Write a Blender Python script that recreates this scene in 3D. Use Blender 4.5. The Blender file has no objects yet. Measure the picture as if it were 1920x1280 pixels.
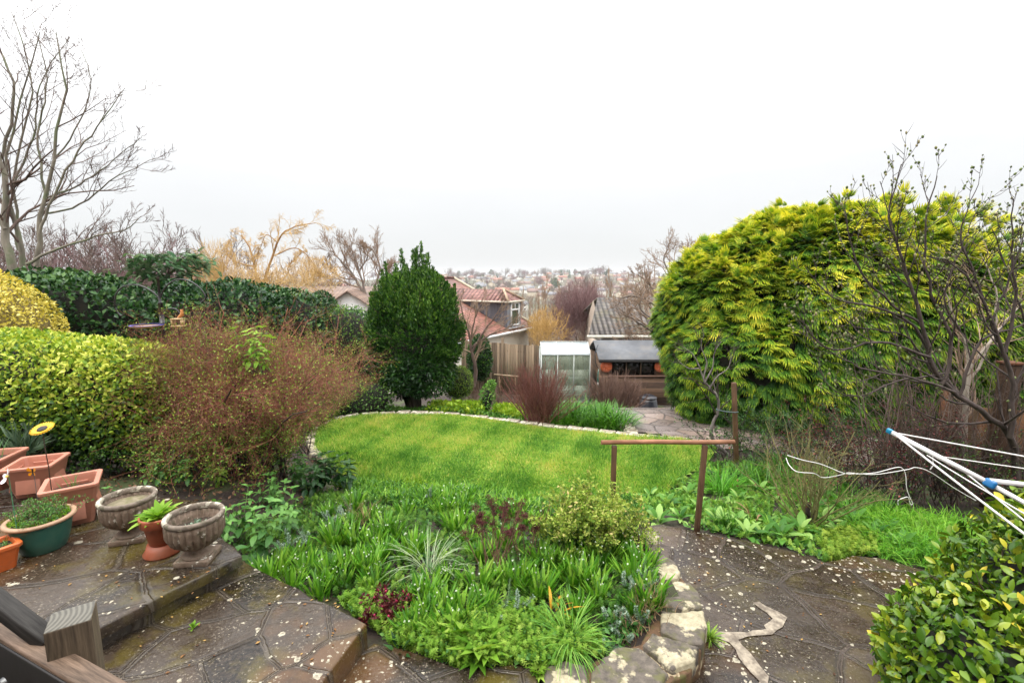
import bpy, math
import numpy as np
from math import radians, pi, sin, cos, tan, atan, sqrt

SC = bpy.context.scene
COL = SC.collection
FPX = 900.0
PITCH = atan(128 / 900.0)
CAMZ = 2.5

# ---------------------------------------------------------------- pixel -> world helpers
def ray(px, py):
    x, y, z = (px - 960) / FPX, 1.0, (640 - py) / FPX
    c, s = cos(PITCH), sin(PITCH)
    return np.array([x, y * c + z * s, -y * s + z * c])

def at(px, py, Y):
    d = ray(px, py)
    return np.array([0, 0, CAMZ]) + d * (Y / d[1])

def on(px, py, z):
    d = ray(px, py)
    return np.array([0, 0, CAMZ]) + d * ((z - CAMZ) / d[2])

# ---------------------------------------------------------------- terrain height
_by = [-60, 3.0, 4.6, 5.6, 6.2, 10.2, 12.5, 14.5, 16.3, 19.5, 25, 35, 60, 120, 250, 330, 600, 900, 1060, 1300, 2600]
_bz = [-.06, -.06, -.10, -.32, -.46, -.50, -1.1, -1.75, -2.2, -2.45, -4.2, -6.5, -12, -22, -33, -33, -22, -12, -9, -16, -60]
_ly = [-60, 5.0, 6.5, 8.5, 10.5, 12.5, 16.3]
_lz = [.30, .22, -.10, -.42, -.50, -1.1, -2.2]
def gz(x, y):
    x = np.asarray(x, float); y = np.asarray(y, float)
    b = np.interp(y, _by, _bz)
    l = np.interp(y, _ly, _lz)
    w = np.clip((-x - 1.9 - np.clip(y - 5.2, 0, 3.2) * .62) / 1.0, 0, 1); w = w * w * (3 - 2 * w)
    l = np.where(y > 16.3, b, l)
    z = b * (1 - w) + l * w
    far = np.clip((y - 60) / 300, 0, 1)
    z = z + far * (5 * np.sin(x * .006 + 1.3) + 3.0 * np.sin(x * .017 + y * .005) + 1.5 * np.sin(x * .05 + y * .03))
    near = np.clip(1 - np.abs(y - 9) / 12, 0, 1)
    z = z + near * .02 * (np.sin(x * 3.1 + y * 1.7) + np.sin(y * 4.3 - x * 1.2))
    return z

# ---------------------------------------------------------------- mesh building
class Geo:
    def __init__(s):
        s.V = []; s.F = {}; s.n = 0
    def add(s, V, Fs, var=None):
        V = np.asarray(V, float).reshape(-1, 3)
        if not isinstance(Fs, (list, tuple)) or (len(Fs) and np.isscalar(Fs[0])): Fs = [Fs]
        for f in Fs:
            f = np.asarray(f, int)
            if f.ndim == 1: f = f[None]
            v = np.broadcast_to(np.asarray(0.5 if var is None else var, float), (len(f),)) if (var is None or np.ndim(var) == 0 or len(var) == len(f)) else np.repeat(var, len(f) // len(var))
            s.F.setdefault(f.shape[1], []).append((f + s.n, v))
        s.V.append(V); s.n += len(V)
        return s
    def build(s, name, mat, parent=None, smooth=False):
        me = bpy.data.meshes.new(name)
        V = np.concatenate(s.V) if s.V else np.zeros((0, 3))
        me.vertices.add(len(V)); me.vertices.foreach_set('co', V.astype(np.float32).ravel())
        loops = []; starts = []; var = []; st = 0
        for k, lst in s.F.items():
            for f, v in lst:
                loops.append(f.ravel()); starts.append(st + np.arange(len(f)) * k); st += f.size; var.append(v)
        loops = np.concatenate(loops); starts = np.concatenate(starts); var = np.concatenate(var)
        me.loops.add(len(loops)); me.loops.foreach_set('vertex_index', loops.astype(np.int32))
        me.polygons.add(len(starts)); me.polygons.foreach_set('loop_start', starts.astype(np.int32))
        if smooth: me.polygons.foreach_set('use_smooth', np.ones(len(starts), bool))
        me.update(calc_edges=True)
        a = me.attributes.new('var', 'FLOAT', 'FACE'); a.data.foreach_set('value', var.astype(np.float32))
        if mat is not None: me.materials.append(mat)
        ob = bpy.data.objects.new(name, me); COL.objects.link(ob)
        if parent is not None: ob.parent = parent
        return ob
    # primitives
    def box(s, c, size, rz=0, rx=0, ry=0, var=None, taper=1.0):
        hx, hy, hz = [q / 2 for q in size]
        V = np.array([[x * hx * (taper if z > 0 else 1), y * hy * (taper if z > 0 else 1), z * hz] for z in (-1, 1) for y in (-1, 1) for x in (-1, 1)])
        V = V @ rotm(rx, ry, rz).T + np.array(c)
        return s.add(V, np.array([[0, 2, 3, 1], [4, 5, 7, 6], [0, 1, 5, 4], [2, 6, 7, 3], [0, 4, 6, 2], [1, 3, 7, 5]]), var)
    def beam(s, a, b, w, h, var=None, roll=0):
        a = np.array(a, float); b = np.array(b, float); d = b - a; L = np.linalg.norm(d); d /= L
        up = np.array([0, 0, 1.]) if abs(d[2]) < .9 else np.array([0, 1., 0])
        x = np.cross(d, up); x /= np.linalg.norm(x); u = np.cross(x, d)
        if roll: x, u = x * cos(roll) + u * sin(roll), u * cos(roll) - x * sin(roll)
        V = [a * (1 - t) + b * t + x * sx * w / 2 + u * su * h / 2 for t in (0, 1) for su in (-1, 1) for sx in (-1, 1)]
        return s.add(V, np.array([[0, 2, 3, 1], [4, 5, 7, 6], [0, 1, 5, 4], [2, 6, 7, 3], [0, 4, 6, 2], [1, 3, 7, 5]]), var)
    def lathe(s, prof, seg=40, c=(0, 0, 0), sx=1, sy=1, flute=0, fl=(0, 1), nfl=24, var=None):
        prof = np.array(prof, float); m = len(prof)
        th = np.arange(seg) / seg * 2 * pi
        r = np.repeat(prof[:, 0][:, None], seg, 1)
        if flute:
            k = np.exp(-((prof[:, 1] - fl[0]) / fl[1]) ** 2)[:, None]
            r = r * (1 + flute * k * (np.abs(np.sin(th * nfl / 2))[None] - .6))
        V = np.stack([r * np.cos(th) * sx, r * np.sin(th) * sy, np.repeat(prof[:, 1][:, None], seg, 1)], -1).reshape(-1, 3) + np.array(c)
        i, j = np.meshgrid(np.arange(m - 1), np.arange(seg), indexing='ij')
        j2 = (j + 1) % seg
        f = np.stack([i * seg + j, i * seg + j2, (i + 1) * seg + j2, (i + 1) * seg + j], -1).reshape(-1, 4)
        s.add(V, f, var)
        return s
    def tubes(s, P, R, sides=4, var=None, cap=False):
        P = np.asarray(P, float); R = np.asarray(R, float)
        if P.ndim == 2: P = P[None]; R = R[None]
        B, n, _ = P.shape
        T = np.gradient(P, axis=1); T /= np.linalg.norm(T, axis=2, keepdims=True) + 1e-9
        m = P[:, -1] - P[:, 0]; m /= np.linalg.norm(m, axis=1, keepdims=True) + 1e-9
        ref = np.where(np.abs(m[:, 2:3]) < .8, np.array([[0, 0, 1.]]), np.array([[1., 0, 0]]))[:, None]
        X = np.cross(T, ref); X /= np.linalg.norm(X, axis=2, keepdims=True) + 1e-9
        Y = np.cross(T, X)
        th = np.arange(sides) / sides * 2 * pi
        V = P[:, :, None] + R[:, :, None, None] * (X[:, :, None] * np.cos(th)[None, None, :, None] + Y[:, :, None] * np.sin(th)[None, None, :, None])
        b, i, j = np.meshgrid(np.arange(B), np.arange(n - 1), np.arange(sides), indexing='ij')
        base = b * n * sides
        j2 = (j + 1) % sides
        f = np.stack([base + i * sides + j, base + (i + 1) * sides + j, base + (i + 1) * sides + j2, base + i * sides + j2], -1).reshape(-1, 4)
        if var is not None and np.ndim(var) == 1: var = np.repeat(var, (n - 1) * sides)
        s.add(V.reshape(-1, 3), f, var)
        if cap:
            for bb in range(B):
                off = s.n - B * n * sides + bb * n * sides
                s.F.setdefault(sides, []).append((np.array([[off + (n - 1) * sides + q for q in range(sides)]]), np.array([.5])))
                s.F.setdefault(sides, []).append((np.array([[off + q for q in range(sides)][::-1]]), np.array([.5])))
        return s
    def scatter(s, T, pos, D, N, scale, var=None, width=None):
        """copies of a template (verts: x side, y along, z normal) on many frames"""
        tv, tf = T[:2]; fo = T[2] if len(T) > 2 else None
        pos = np.asarray(pos, float); D = unit(D); X = np.cross(D, N); X = unit(X); Z = np.cross(X, D)
        scale = np.broadcast_to(np.asarray(scale, float), (len(pos),))
        w = scale if width is None else np.broadcast_to(np.asarray(width, float), (len(pos),))
        V = pos[:, None] + X[:, None] * (tv[None, :, 0:1] * w[:, None, None]) + D[:, None] * (tv[None, :, 1:2] * scale[:, None, None]) + Z[:, None] * (tv[None, :, 2:3] * scale[:, None, None])
        k = len(tv); off = (np.arange(len(pos)) * k)
        fs = []; 
        if not isinstance(tf, list): tf = [tf]
        base = s.n
        s.V.append(V.reshape(-1, 3)); s.n += V.size // 3
        for f in tf:
            ff = (f[None] + off[:, None, None]).reshape(-1, f.shape[1]) + base
            v = np.full(len(ff), .5) if var is None else np.repeat(np.broadcast_to(np.asarray(var, float), (len(pos),)), len(f))
            if fo is not None: v = np.clip(v + np.tile(fo, len(pos)), 0, 1)
            s.F.setdefault(f.shape[1], []).append((ff, v))
        return s

def rotm(rx=0, ry=0, rz=0):
    cx, sx, cy, sy, cz, sz = cos(rx), sin(rx), cos(ry), sin(ry), cos(rz), sin(rz)
    return np.array([[cz, -sz, 0], [sz, cz, 0], [0, 0, 1]]) @ np.array([[cy, 0, sy], [0, 1, 0], [-sy, 0, cy]]) @ np.array([[1, 0, 0], [0, cx, -sx], [0, sx, cx]])
def unit(v):
    v = np.asarray(v, float); return v / (np.linalg.norm(v, axis=-1, keepdims=True) + 1e-9)
def rdir(rng, n): return unit(rng.normal(size=(n, 3)))

# ---------------------------------------------------------------- things
def tag(o, label=None, cat=None, group=None, kind=None):
    if label: o['label'] = label
    if cat: o['category'] = cat
    if group: o['group'] = group
    if kind: o['kind'] = kind
    return o
def empty(name, loc=(0, 0, 0), label=None, cat=None, group=None, rz=0):
    o = bpy.data.objects.new(name, None); COL.objects.link(o)
    o.empty_display_size = .1
    o.location = tuple(float(q) for q in loc); o.rotation_euler = (0, 0, rz)
    return tag(o, label, cat, group)
def copy_tree(o, parent=None):
    c = o.copy(); COL.objects.link(c); c.parent = parent
    for ch in [q for q in bpy.data.objects if q.parent is o]:
        copy_tree(ch, c)
    return c
_kids = {}
def copy_thing(o, loc, rz=0, s=1, sz=None, label=None, group=None):
    """copy of a thing with copies of its parts and sub-parts (the parts are looked up once)"""
    if o.name not in _kids:
        _kids[o.name] = [(q, [r for r in bpy.data.objects if r.parent is q]) for q in bpy.data.objects if q.parent is o]
    c = o.copy(); COL.objects.link(c)
    c.location = tuple(float(q) for q in loc); c.rotation_euler = (0, 0, rz); c.scale = (s, s, sz or s)
    for q, sub in _kids[o.name]:
        d = q.copy(); COL.objects.link(d); d.parent = c
        for r in sub:
            e = r.copy(); COL.objects.link(e); e.parent = d
    if label: c['label'] = label
    if group: c['group'] = group
    return c
def bevel(o, w=.01, seg=2):
    m = o.modifiers.new('bevel', 'BEVEL'); m.width = w; m.segments = seg; m.limit_method = 'ANGLE'; m.angle_limit = radians(40)
    return o

# ---------------------------------------------------------------- materials
def newmat(name):
    m = bpy.data.materials.new(name); m.use_nodes = True
    nt = m.node_tree; nt.nodes.clear()
    out = nt.nodes.new('ShaderNodeOutputMaterial')
    return m, nt, out
def N(nt, t, **kw):
    n = nt.nodes.new(t)
    for k, v in kw.items():
        if k.startswith('i_'):
            key = k[2:]
            key = int(key) if key.isdigit() else key.replace('_', ' ')
            n.inputs[key].default_value = v
        else: setattr(n, k, v)
    return n
def L(nt, a, b): nt.links.new(a, b)
def ramp(nt, stops, src=None, interp='LINEAR'):
    r = nt.nodes.new('ShaderNodeValToRGB'); cr = r.color_ramp; cr.interpolation = interp
    while len(cr.elements) < len(stops): cr.elements.new(.5)
    for e, (p, c) in zip(cr.elements, stops):
        e.position = p
        if np.isscalar(c): c = (c, c, c)
        e.color = (*c[:3], 1)
    if src is not None: L(nt, src, r.inputs[0])
    return r
def mixc(nt, fac, a, b, mode='MIX'):
    m = nt.nodes.new('ShaderNodeMix'); m.data_type = 'RGBA'; m.blend_type = mode
    for sock, v in ((m.inputs[0], fac), (m.inputs[6], a), (m.inputs[7], b)):
        if isinstance(v, bpy.types.NodeSocket): L(nt, v, sock)
        elif np.isscalar(v): sock.default_value = (v, v, v, 1) if sock.type == 'RGBA' else v
        else: sock.default_value = (*v[:3], 1)
    return m.outputs[2]
def mathn(nt, op, a, b=None, clamp=False):
    m = nt.nodes.new('ShaderNodeMath'); m.operation = op; m.use_clamp = clamp
    for sock, v in zip(m.inputs, (a, b)):
        if v is None: continue
        if isinstance(v, bpy.types.NodeSocket): L(nt, v, sock)
        else: sock.default_value = v
    return m.outputs[0]
def noise(nt, vec, scale, detail=4, rough=.55, dim='3D'):
    n = nt.nodes.new('ShaderNodeTexNoise'); n.inputs['Scale'].default_value = scale
    n.inputs['Detail'].default_value = detail; n.inputs['Roughness'].default_value = rough
    if vec is not None: L(nt, vec, n.inputs['Vector'])
    return n.outputs['Fac']
def objco(nt, scale=None):
    t = nt.nodes.new('ShaderNodeTexCoord')
    if scale is None: return t.outputs['Object']
    mp = nt.nodes.new('ShaderNodeMapping'); mp.inputs['Scale'].default_value = scale
    L(nt, t.outputs['Object'], mp.inputs['Vector']); return mp.outputs[0]
def wpos(nt):
    return nt.nodes.new('ShaderNodeNewGeometry').outputs['Position']

def leafmat(name, stops, rough=.4, transl=.25, spec=.4, nscale=1.2, namt=.35):
    """leaf: colour from a per-leaf value through a ramp, mixed with a slow noise; a little light passes through"""
    m, nt, out = newmat(name)
    a = N(nt, 'ShaderNodeAttribute', attribute_name='var')
    v = a.outputs['Fac']
    n = noise(nt, wpos(nt), nscale, 3)
    v2 = mathn(nt, 'ADD', v, mathn(nt, 'MULTIPLY', mathn(nt, 'SUBTRACT', n, .5), namt), True)
    c = ramp(nt, stops, v2).outputs[0]
    p = N(nt, 'ShaderNodeBsdfPrincipled'); L(nt, c, p.inputs['Base Color'])
    p.inputs['Roughness'].default_value = rough; p.inputs['Specular IOR Level'].default_value = spec * .5
    if transl:
        t = N(nt, 'ShaderNodeBsdfTranslucent')
        L(nt, mixc(nt, 1.0, c, (1.15, 1.2, .7), 'MULTIPLY'), t.inputs[0])
        mx = N(nt, 'ShaderNodeMixShader'); mx.inputs[0].default_value = transl
        L(nt, p.outputs[0], mx.inputs[1]); L(nt, t.outputs[0], mx.inputs[2]); L(nt, mx.outputs[0], out.inputs[0])
    else: L(nt, p.outputs[0], out.inputs[0])
    return m
def barkmat(name, c1, c2, scale=14, rough=.8, c3=None, stretch=.25, bump=.4):
    m, nt, out = newmat(name)
    v = objco(nt, (1, 1, stretch))
    n = noise(nt, v, scale, 5, .65)
    stops = [(.32, c1), (.68, c2)]
    c = ramp(nt, stops, n).outputs[0]
    if c3 is not None:
        n2 = noise(nt, objco(nt), scale * .35, 4, .6)
        c = mixc(nt, ramp(nt, [(.5, 0.), (.62, 1.)], n2).outputs[0], c, c3)
    p = N(nt, 'ShaderNodeBsdfPrincipled'); L(nt, c, p.inputs['Base Color']); p.inputs['Roughness'].default_value = rough
    b = N(nt, 'ShaderNodeBump'); b.inputs['Strength'].default_value = bump; b.inputs['Distance'].default_value = .01
    L(nt, n, b.inputs['Height']); L(nt, b.outputs[0], p.inputs['Normal'])
    L(nt, p.outputs[0], out.inputs[0])
    return m
def plainmat(name, col, rough=.5, var=.15, scale=8, bump=.0, metal=0, spec=.5, dirt=None, dscale=3, dlo=.5, dhi=.7):
    m, nt, out = newmat(name)
    n = noise(nt, objco(nt), scale, 4, .6)
    lo = tuple(q * (1 - var) for q in col); hi = tuple(min(1, q * (1 + var)) for q in col)
    c = ramp(nt, [(.3, lo), (.7, hi)], n).outputs[0]
    if dirt is not None:
        n2 = noise(nt, objco(nt), dscale, 5, .65)
        c = mixc(nt, ramp(nt, [(dlo, 0.), (dhi, 1.)], n2).outputs[0], c, dirt)
    p = N(nt, 'ShaderNodeBsdfPrincipled'); L(nt, c, p.inputs['Base Color'])
    p.inputs['Roughness'].default_value = rough; p.inputs['Metallic'].default_value = metal; p.inputs['Specular IOR Level'].default_value = spec
    if bump:
        b = N(nt, 'ShaderNodeBump'); b.inputs['Strength'].default_value = bump; b.inputs['Distance'].default_value = .01
        L(nt, n, b.inputs['Height']); L(nt, b.outputs[0], p.inputs['Normal'])
    L(nt, p.outputs[0], out.inputs[0])
    return m

# ---------------------------------------------------------------- leaf templates (x side, y along, z normal)
def T_simple(w=.5):
    return np.array([[0, 0, 0], [w / 2, .45, .03], [0, 1, 0], [-w / 2, .45, .03]]), np.array([[0, 1, 2, 3]])
def T_fold(w=.5, cup=.1, curl=0.):
    return (np.array([[0, 0, 0], [w / 2, .45, cup], [0, 1, -curl], [-w / 2, .45, cup], [0, .5, 0]]), np.array([[0, 1, 2, 4], [0, 4, 2, 3]]))
def T_oval(w=.5, cup=.08, curl=.15, n=5):
    """a rounder leaf with a spine, for plants close to the camera"""
    V = []; 
    for i in range(n + 1):
        t = i / n; ww = w / 2 * (sin(pi * min(1, t * .95 + .02)) ** .75); z = -curl * t * t
        V += [[-ww, t, z + cup * ww / w * 2], [0, t, z], [ww, t, z + cup * ww / w * 2]]
    F = []
    for i in range(n):
        a = i * 3; F += [[a, a + 3, a + 4, a + 1], [a + 1, a + 4, a + 5, a + 2]]
    return np.array(V), np.array(F)
def T_strap(w=.08, bend=.5, n=4, point=.5):
    V = []
    for i in range(n + 1):
        t = i / n; ang = bend * t
        y = sin(ang) / bend if bend else t; z = -(1 - cos(ang)) / bend if bend else 0
        ww = w / 2 * (1 - max(0, (t - point) / (1 - point)) ** 1.6 * .9) * (.6 + .4 * min(1, t * 3))
        V += [[-ww, y, z], [ww, y, z]]
    F = [[2 * i, 2 * i + 1, 2 * i + 3, 2 * i + 2] for i in range(n)]
    return np.array(V), np.array(F)
def T_spray(k=5, droop=.35, w=.55):
    """flat drooping conifer spray: a spine with slanted pointed fingers"""
    V = []; F3 = []; F4 = []
    for sgn in (-1, 1):
        for i in range(k):
            t = .08 + .8 * i / k
            ln = w * (1 - t * .62) * .62
            y0, y1 = t, t + .1
            z0 = -droop * t * t
            tipx = sgn * ln * .8; tipy = t + .12 + ln * .65; z1 = -droop * tipy * tipy - .12 * ln
            b = len(V); V += [[0, y0, z0], [0, y0 + .055, -droop * (y0 + .055) ** 2], [tipx, tipy, z1], [sgn * ln * .42, t + ln * .24, z0 - .02]]
            F4.append([b, b + 3, b + 2, b + 1])
    b = len(V); V += [[-.05, .7, -droop * .5], [.05, .7, -droop * .5], [0, 1.05, -droop * 1.15]]
    F3.append([b, b + 1, b + 2])
    return np.array(V), [np.array(F4), np.array(F3)]
def T_tuft(k=9, droop=.42, w=.085):
    """fan of narrow drooping feathery fingers; the tips are the young growth (paler)"""
    V = []; F = []; O = []; r = np.random.default_rng(3)
    for i in range(k):
        a = (i / (k - 1) - .5) * 1.9; ln = (1 - .35 * abs(a)) * r.uniform(.8, 1.1); b = len(V); a2 = a * .75
        for q, (t, ww) in enumerate(((.08, .6), (.40, 1.), (.72, .9), (1., .12))):
            aa = a + (a2 - a) * t; y = cos(aa) * t * ln; x = sin(aa) * t * ln; z = -droop * t * t * ln + .05 * sin(i * 2.1)
            nx_, ny_ = cos(aa), -sin(aa); h_ = w * ww / 2
            V += [[x - nx_ * h_, y - ny_ * h_, z], [x + nx_ * h_, y + ny_ * h_, z]]
        for q, o in enumerate((-.30, -.04, .20)): F.append([b + 2 * q, b + 2 * q + 1, b + 2 * q + 3, b + 2 * q + 2]); O.append(o)
    return np.array(V), np.array(F), np.array(O)
def T_palm(k=5, w=.3):
    """lobed leaf"""
    V = [[0, 0, 0]]; F = []
    for i in range(k):
        a = (i / (k - 1) - .5) * 2.3; ln = 1 - abs(i / (k - 1) - .5) * .7
        dx, dy = sin(a), cos(a)
        b = len(V); V += [[dx * .45 * ln - dy * w * .3, .12 + dy * .45 * ln + dx * w * .3, .04], [dx * ln, .12 + dy * ln, -.06], [dx * .45 * ln + dy * w * .3, .12 + dy * .45 * ln - dx * w * .3, .04]]
        F.append([0, b, b + 1, b + 2])
    return np.array(V), np.array(F)

# ---------------------------------------------------------------- branching
def grow(rng, pos, d, Ln, r0, n=5, wand=.15, up=0., taper=.35):
    B = len(pos); P = np.zeros((B, n, 3)); P[:, 0] = pos; d = unit(d)
    Ln = np.broadcast_to(Ln, (B,)); r0 = np.broadcast_to(r0, (B,))
    for i in range(1, n):
        d = unit(d + rng.normal(size=(B, 3)) * wand + np.array([0, 0, up]))
        P[:, i] = P[:, i - 1] + d * (Ln / (n - 1))[:, None]
    R = r0[:, None] * np.linspace(1, taper, n)[None]
    return P, R
def spawn(rng, P, R, k, t0=.3, t1=1., ang=.8, angv=.2, ln=.6, lnv=.3, rr=.6, n=5, wand=.15, up=.05, taper=.35, rmin=.0015, keep=1., tfall=.5, L0=None):
    B, m, _ = P.shape
    idx = np.repeat(np.arange(B), k)
    t = t0 + (t1 - t0) * (np.tile(np.arange(k), B) + rng.random(B * k)) / k
    if keep < 1:
        q = rng.random(len(idx)) < keep; idx = idx[q]; t = t[q]
    f = np.minimum(t * (m - 1), m - 1.001); i = f.astype(int); a = (f - i)[:, None]
    pos = P[idx, i] * (1 - a) + P[idx, i + 1] * a
    tg = unit(P[idx, i + 1] - P[idx, i])
    r = R[idx, i] * (1 - a[:, 0]) + R[idx, i + 1] * a[:, 0]
    perp = unit(np.cross(tg, rdir(rng, len(idx))))
    A = ang + angv * rng.normal(size=len(idx))
    d = tg * np.cos(A)[:, None] + perp * np.sin(A)[:, None]
    PL = np.linalg.norm(np.diff(P, axis=1), axis=2).sum(1)[idx]
    Ln = (PL * ln if L0 is None else L0) * (1 - tfall * (t - t0) / (t1 - t0 + 1e-6)) * (1 + lnv * rng.uniform(-1, 1, len(idx)))
    return grow(rng, pos, d, Ln, np.maximum(r * rr, rmin), n, wand, up, taper)

def lump(p, k=1.0, seed=0):
    r = np.random.default_rng(seed); s = 0
    for q in range(5):
        w = r.normal(size=3) * k * (1 + q * .5); s = s + np.sin(p @ w + r.uniform(0, 6.3)) / (1 + q * .5)
    return s / 2.3
def shell(rng, n, c, rad, pw=2.0, depth=.25, amp=.12, k=1.5, seed=0, zmin=None, top_only=False):
    """random points in the outer shell of a lumpy superellipsoid, with outward normals"""
    d = rdir(rng, n)
    if top_only: d[:, 2] = np.abs(d[:, 2])
    q = (np.abs(d) ** pw).sum(1) ** (1 / pw)
    u = d / q[:, None]
    rad = np.array(rad)
    sc = 1 + amp * lump(u * rad, k, seed)
    dd = 1 - depth * rng.random(n) ** 1.6
    p = u * rad * (sc * dd)[:, None]
    nr = unit(np.sign(u) * np.abs(u) ** (pw - 1) / rad)
    P = p + np.array(c)
    if zmin is not None:
        m = P[:, 2] > zmin; P = P[m]; nr = nr[m]; dd = dd[m]
    return P, nr, (1 - dd) / depth
def blob(g, c, rad, pw=2.0, amp=.12, k=1.5, seed=0, s=.82, nu=36, nv=20):
    th = np.arange(nu) / nu * 2 * pi; ph = np.linspace(-pi / 2 + .02, pi / 2 - .02, nv)
    P, T = np.meshgrid(ph, th, indexing='ij')
    d = np.stack([np.cos(P) * np.cos(T), np.cos(P) * np.sin(T), np.sin(P)], -1).reshape(-1, 3)
    q = (np.abs(d) ** pw).sum(1) ** (1 / pw); u = d / q[:, None]; rad = np.array(rad)
    V = u * rad * ((1 + amp * lump(u * rad, k, seed)) * s)[:, None] + np.array(c)
    i, j = np.meshgrid(np.arange(nv - 1), np.arange(nu), indexing='ij'); j2 = (j + 1) % nu
    g.add(V, np.stack([i * nu + j, i * nu + j2, (i + 1) * nu + j2, (i + 1) * nu + j], -1).reshape(-1, 4))
    return g
# ================================================================ camera, light, world
cam = bpy.data.cameras.new('camera'); camo = bpy.data.objects.new('camera', cam); COL.objects.link(camo)
cam.sensor_width = 36; cam.lens = 36 * FPX / 1920; cam.clip_start = .05; cam.clip_end = 6000
camo.location = (0, 0, CAMZ); camo.rotation_euler = (pi / 2 - PITCH, 0, 0)
SC.camera = camo

SUN_EL, SUN_AZ = radians(68), radians(215)      # high, veiled, a little behind the camera
sl = bpy.data.lights.new('sun', 'SUN'); sl.energy = 1.3; sl.angle = radians(35); sl.color = (1, .97, .92)
so = bpy.data.objects.new('sun', sl); COL.objects.link(so)
so.rotation_euler = (pi / 2 - SUN_EL, 0, -SUN_AZ + pi)
so.location = (0, -5, 30)

w = bpy.data.worlds.new('World'); SC.world = w; w.use_nodes = True
nt = w.node_tree; nt.nodes.clear()
wo = nt.nodes.new('ShaderNodeOutputWorld'); bg = nt.nodes.new('ShaderNodeBackground'); bg.inputs[1].default_value = .1
sky = nt.nodes.new('ShaderNodeTexSky'); sky.sky_type = 'NISHITA'; sky.sun_disc = False
sky.sun_elevation = SUN_EL; sky.sun_rotation = SUN_AZ
tc = nt.nodes.new('ShaderNodeTexCoord')
sep = nt.nodes.new('ShaderNodeSeparateXYZ'); L(nt, tc.outputs['Generated'], sep.inputs[0])
# overcast deck: brighter towards the zenith, faint cloud structure
mp = N(nt, 'ShaderNodeMapping'); mp.inputs['Scale'].default_value = (1, 1, 3.5); L(nt, tc.outputs['Generated'], mp.inputs[0])
cn = noise(nt, mp.outputs[0], 2.2, 6, .55)
el = mathn(nt, 'ADD', sep.outputs[2], mathn(nt, 'MULTIPLY', mathn(nt, 'SUBTRACT', cn, .5), .12))
deck = ramp(nt, [(.0, (5.2, 5.26, 5.32)), (.06, (5.45, 5.5, 5.54)), (.17, (6.2, 6.22, 6.24)), (.4, (13.5, 13.5, 13.5)), (1., (29, 29, 29))], el)
# ramp colours are stored unclamped
fl = mixc(nt, .93, sky.outputs[0], deck.outputs[0])
L(nt, fl, bg.inputs[0]); L(nt, bg.outputs[0], wo.inputs[0])

vs = SC.view_settings; vs.view_transform = 'Standard'; vs.look = 'None'; vs.exposure = .72; vs.gamma = 1
SC.cycles.use_denoising = True
SC.cycles.max_bounces = 5; SC.cycles.diffuse_bounces = 2; SC.cycles.glossy_bounces = 2; SC.cycles.transmission_bounces = 4
SC.cycles.transparent_max_bounces = 8

# ================================================================ ground sheet
def soilmat():
    m, nt, out = newmat('soil')
    P = wpos(nt)
    n = noise(nt, P, 9, 6, .7); n2 = noise(nt, P, 1.3, 4, .6); n3 = noise(nt, P, .035, 5, .6)
    near = ramp(nt, [(.3, (.009, .005, .003)), (.5, (.024, .014, .009)), (.75, (.055, .034, .022))], n).outputs[0]
    near = mixc(nt, ramp(nt, [(.52, 0.), (.66, 1.)], n2).outputs[0], near, (.05, .065, .018))
    far = ramp(nt, [(.32, (.045, .05, .02)), (.48, (.09, .075, .045)), (.62, (.06, .075, .03)), (.75, (.12, .10, .065))], n3).outputs[0]
    sp = N(nt, 'ShaderNodeSeparateXYZ'); L(nt, P, sp.inputs[0])
    f = N(nt, 'ShaderNodeMapRange'); f.inputs[1].default_value = 22; f.inputs[2].default_value = 45; L(nt, sp.outputs[1], f.inputs[0])
    c = mixc(nt, f.outputs[0], near, far)
    p = N(nt, 'ShaderNodeBsdfPrincipled'); L(nt, c, p.inputs['Base Color']); p.inputs['Roughness'].default_value = .85
    b = N(nt, 'ShaderNodeBump'); b.inputs['Strength'].default_value = .8; b.inputs['Distance'].default_value = .03
    L(nt, n, b.inputs['Height']); L(nt, b.outputs[0], p.inputs['Normal']); L(nt, p.outputs[0], out.inputs[0])
    return m
M_SOIL = soilmat()
xs = np.unique(np.concatenate([np.linspace(-2500, -200, 24), np.linspace(-200, -20, 30), np.linspace(-20, 20, 134), np.linspace(20, 200, 30), np.linspace(200, 2500, 24)]))
ys = np.unique(np.concatenate([np.linspace(-60, 0, 7), np.linspace(0, 20, 80), np.linspace(20, 130, 50), np.linspace(130, 1200, 80), np.linspace(1200, 2600, 12)]))
X, Y = np.meshgrid(xs, ys); Z = gz(X, Y)
V = np.stack([X, Y, Z], -1).reshape(-1, 3); nx = len(xs)
i, j = np.meshgrid(np.arange(len(ys) - 1), np.arange(nx - 1), indexing='ij')
F = np.stack([i * nx + j, i * nx + j + 1, (i + 1) * nx + j + 1, (i + 1) * nx + j], -1).reshape(-1, 4)
tag(Geo().add(V, F).build('ground', M_SOIL, smooth=True), kind='structure')

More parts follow.
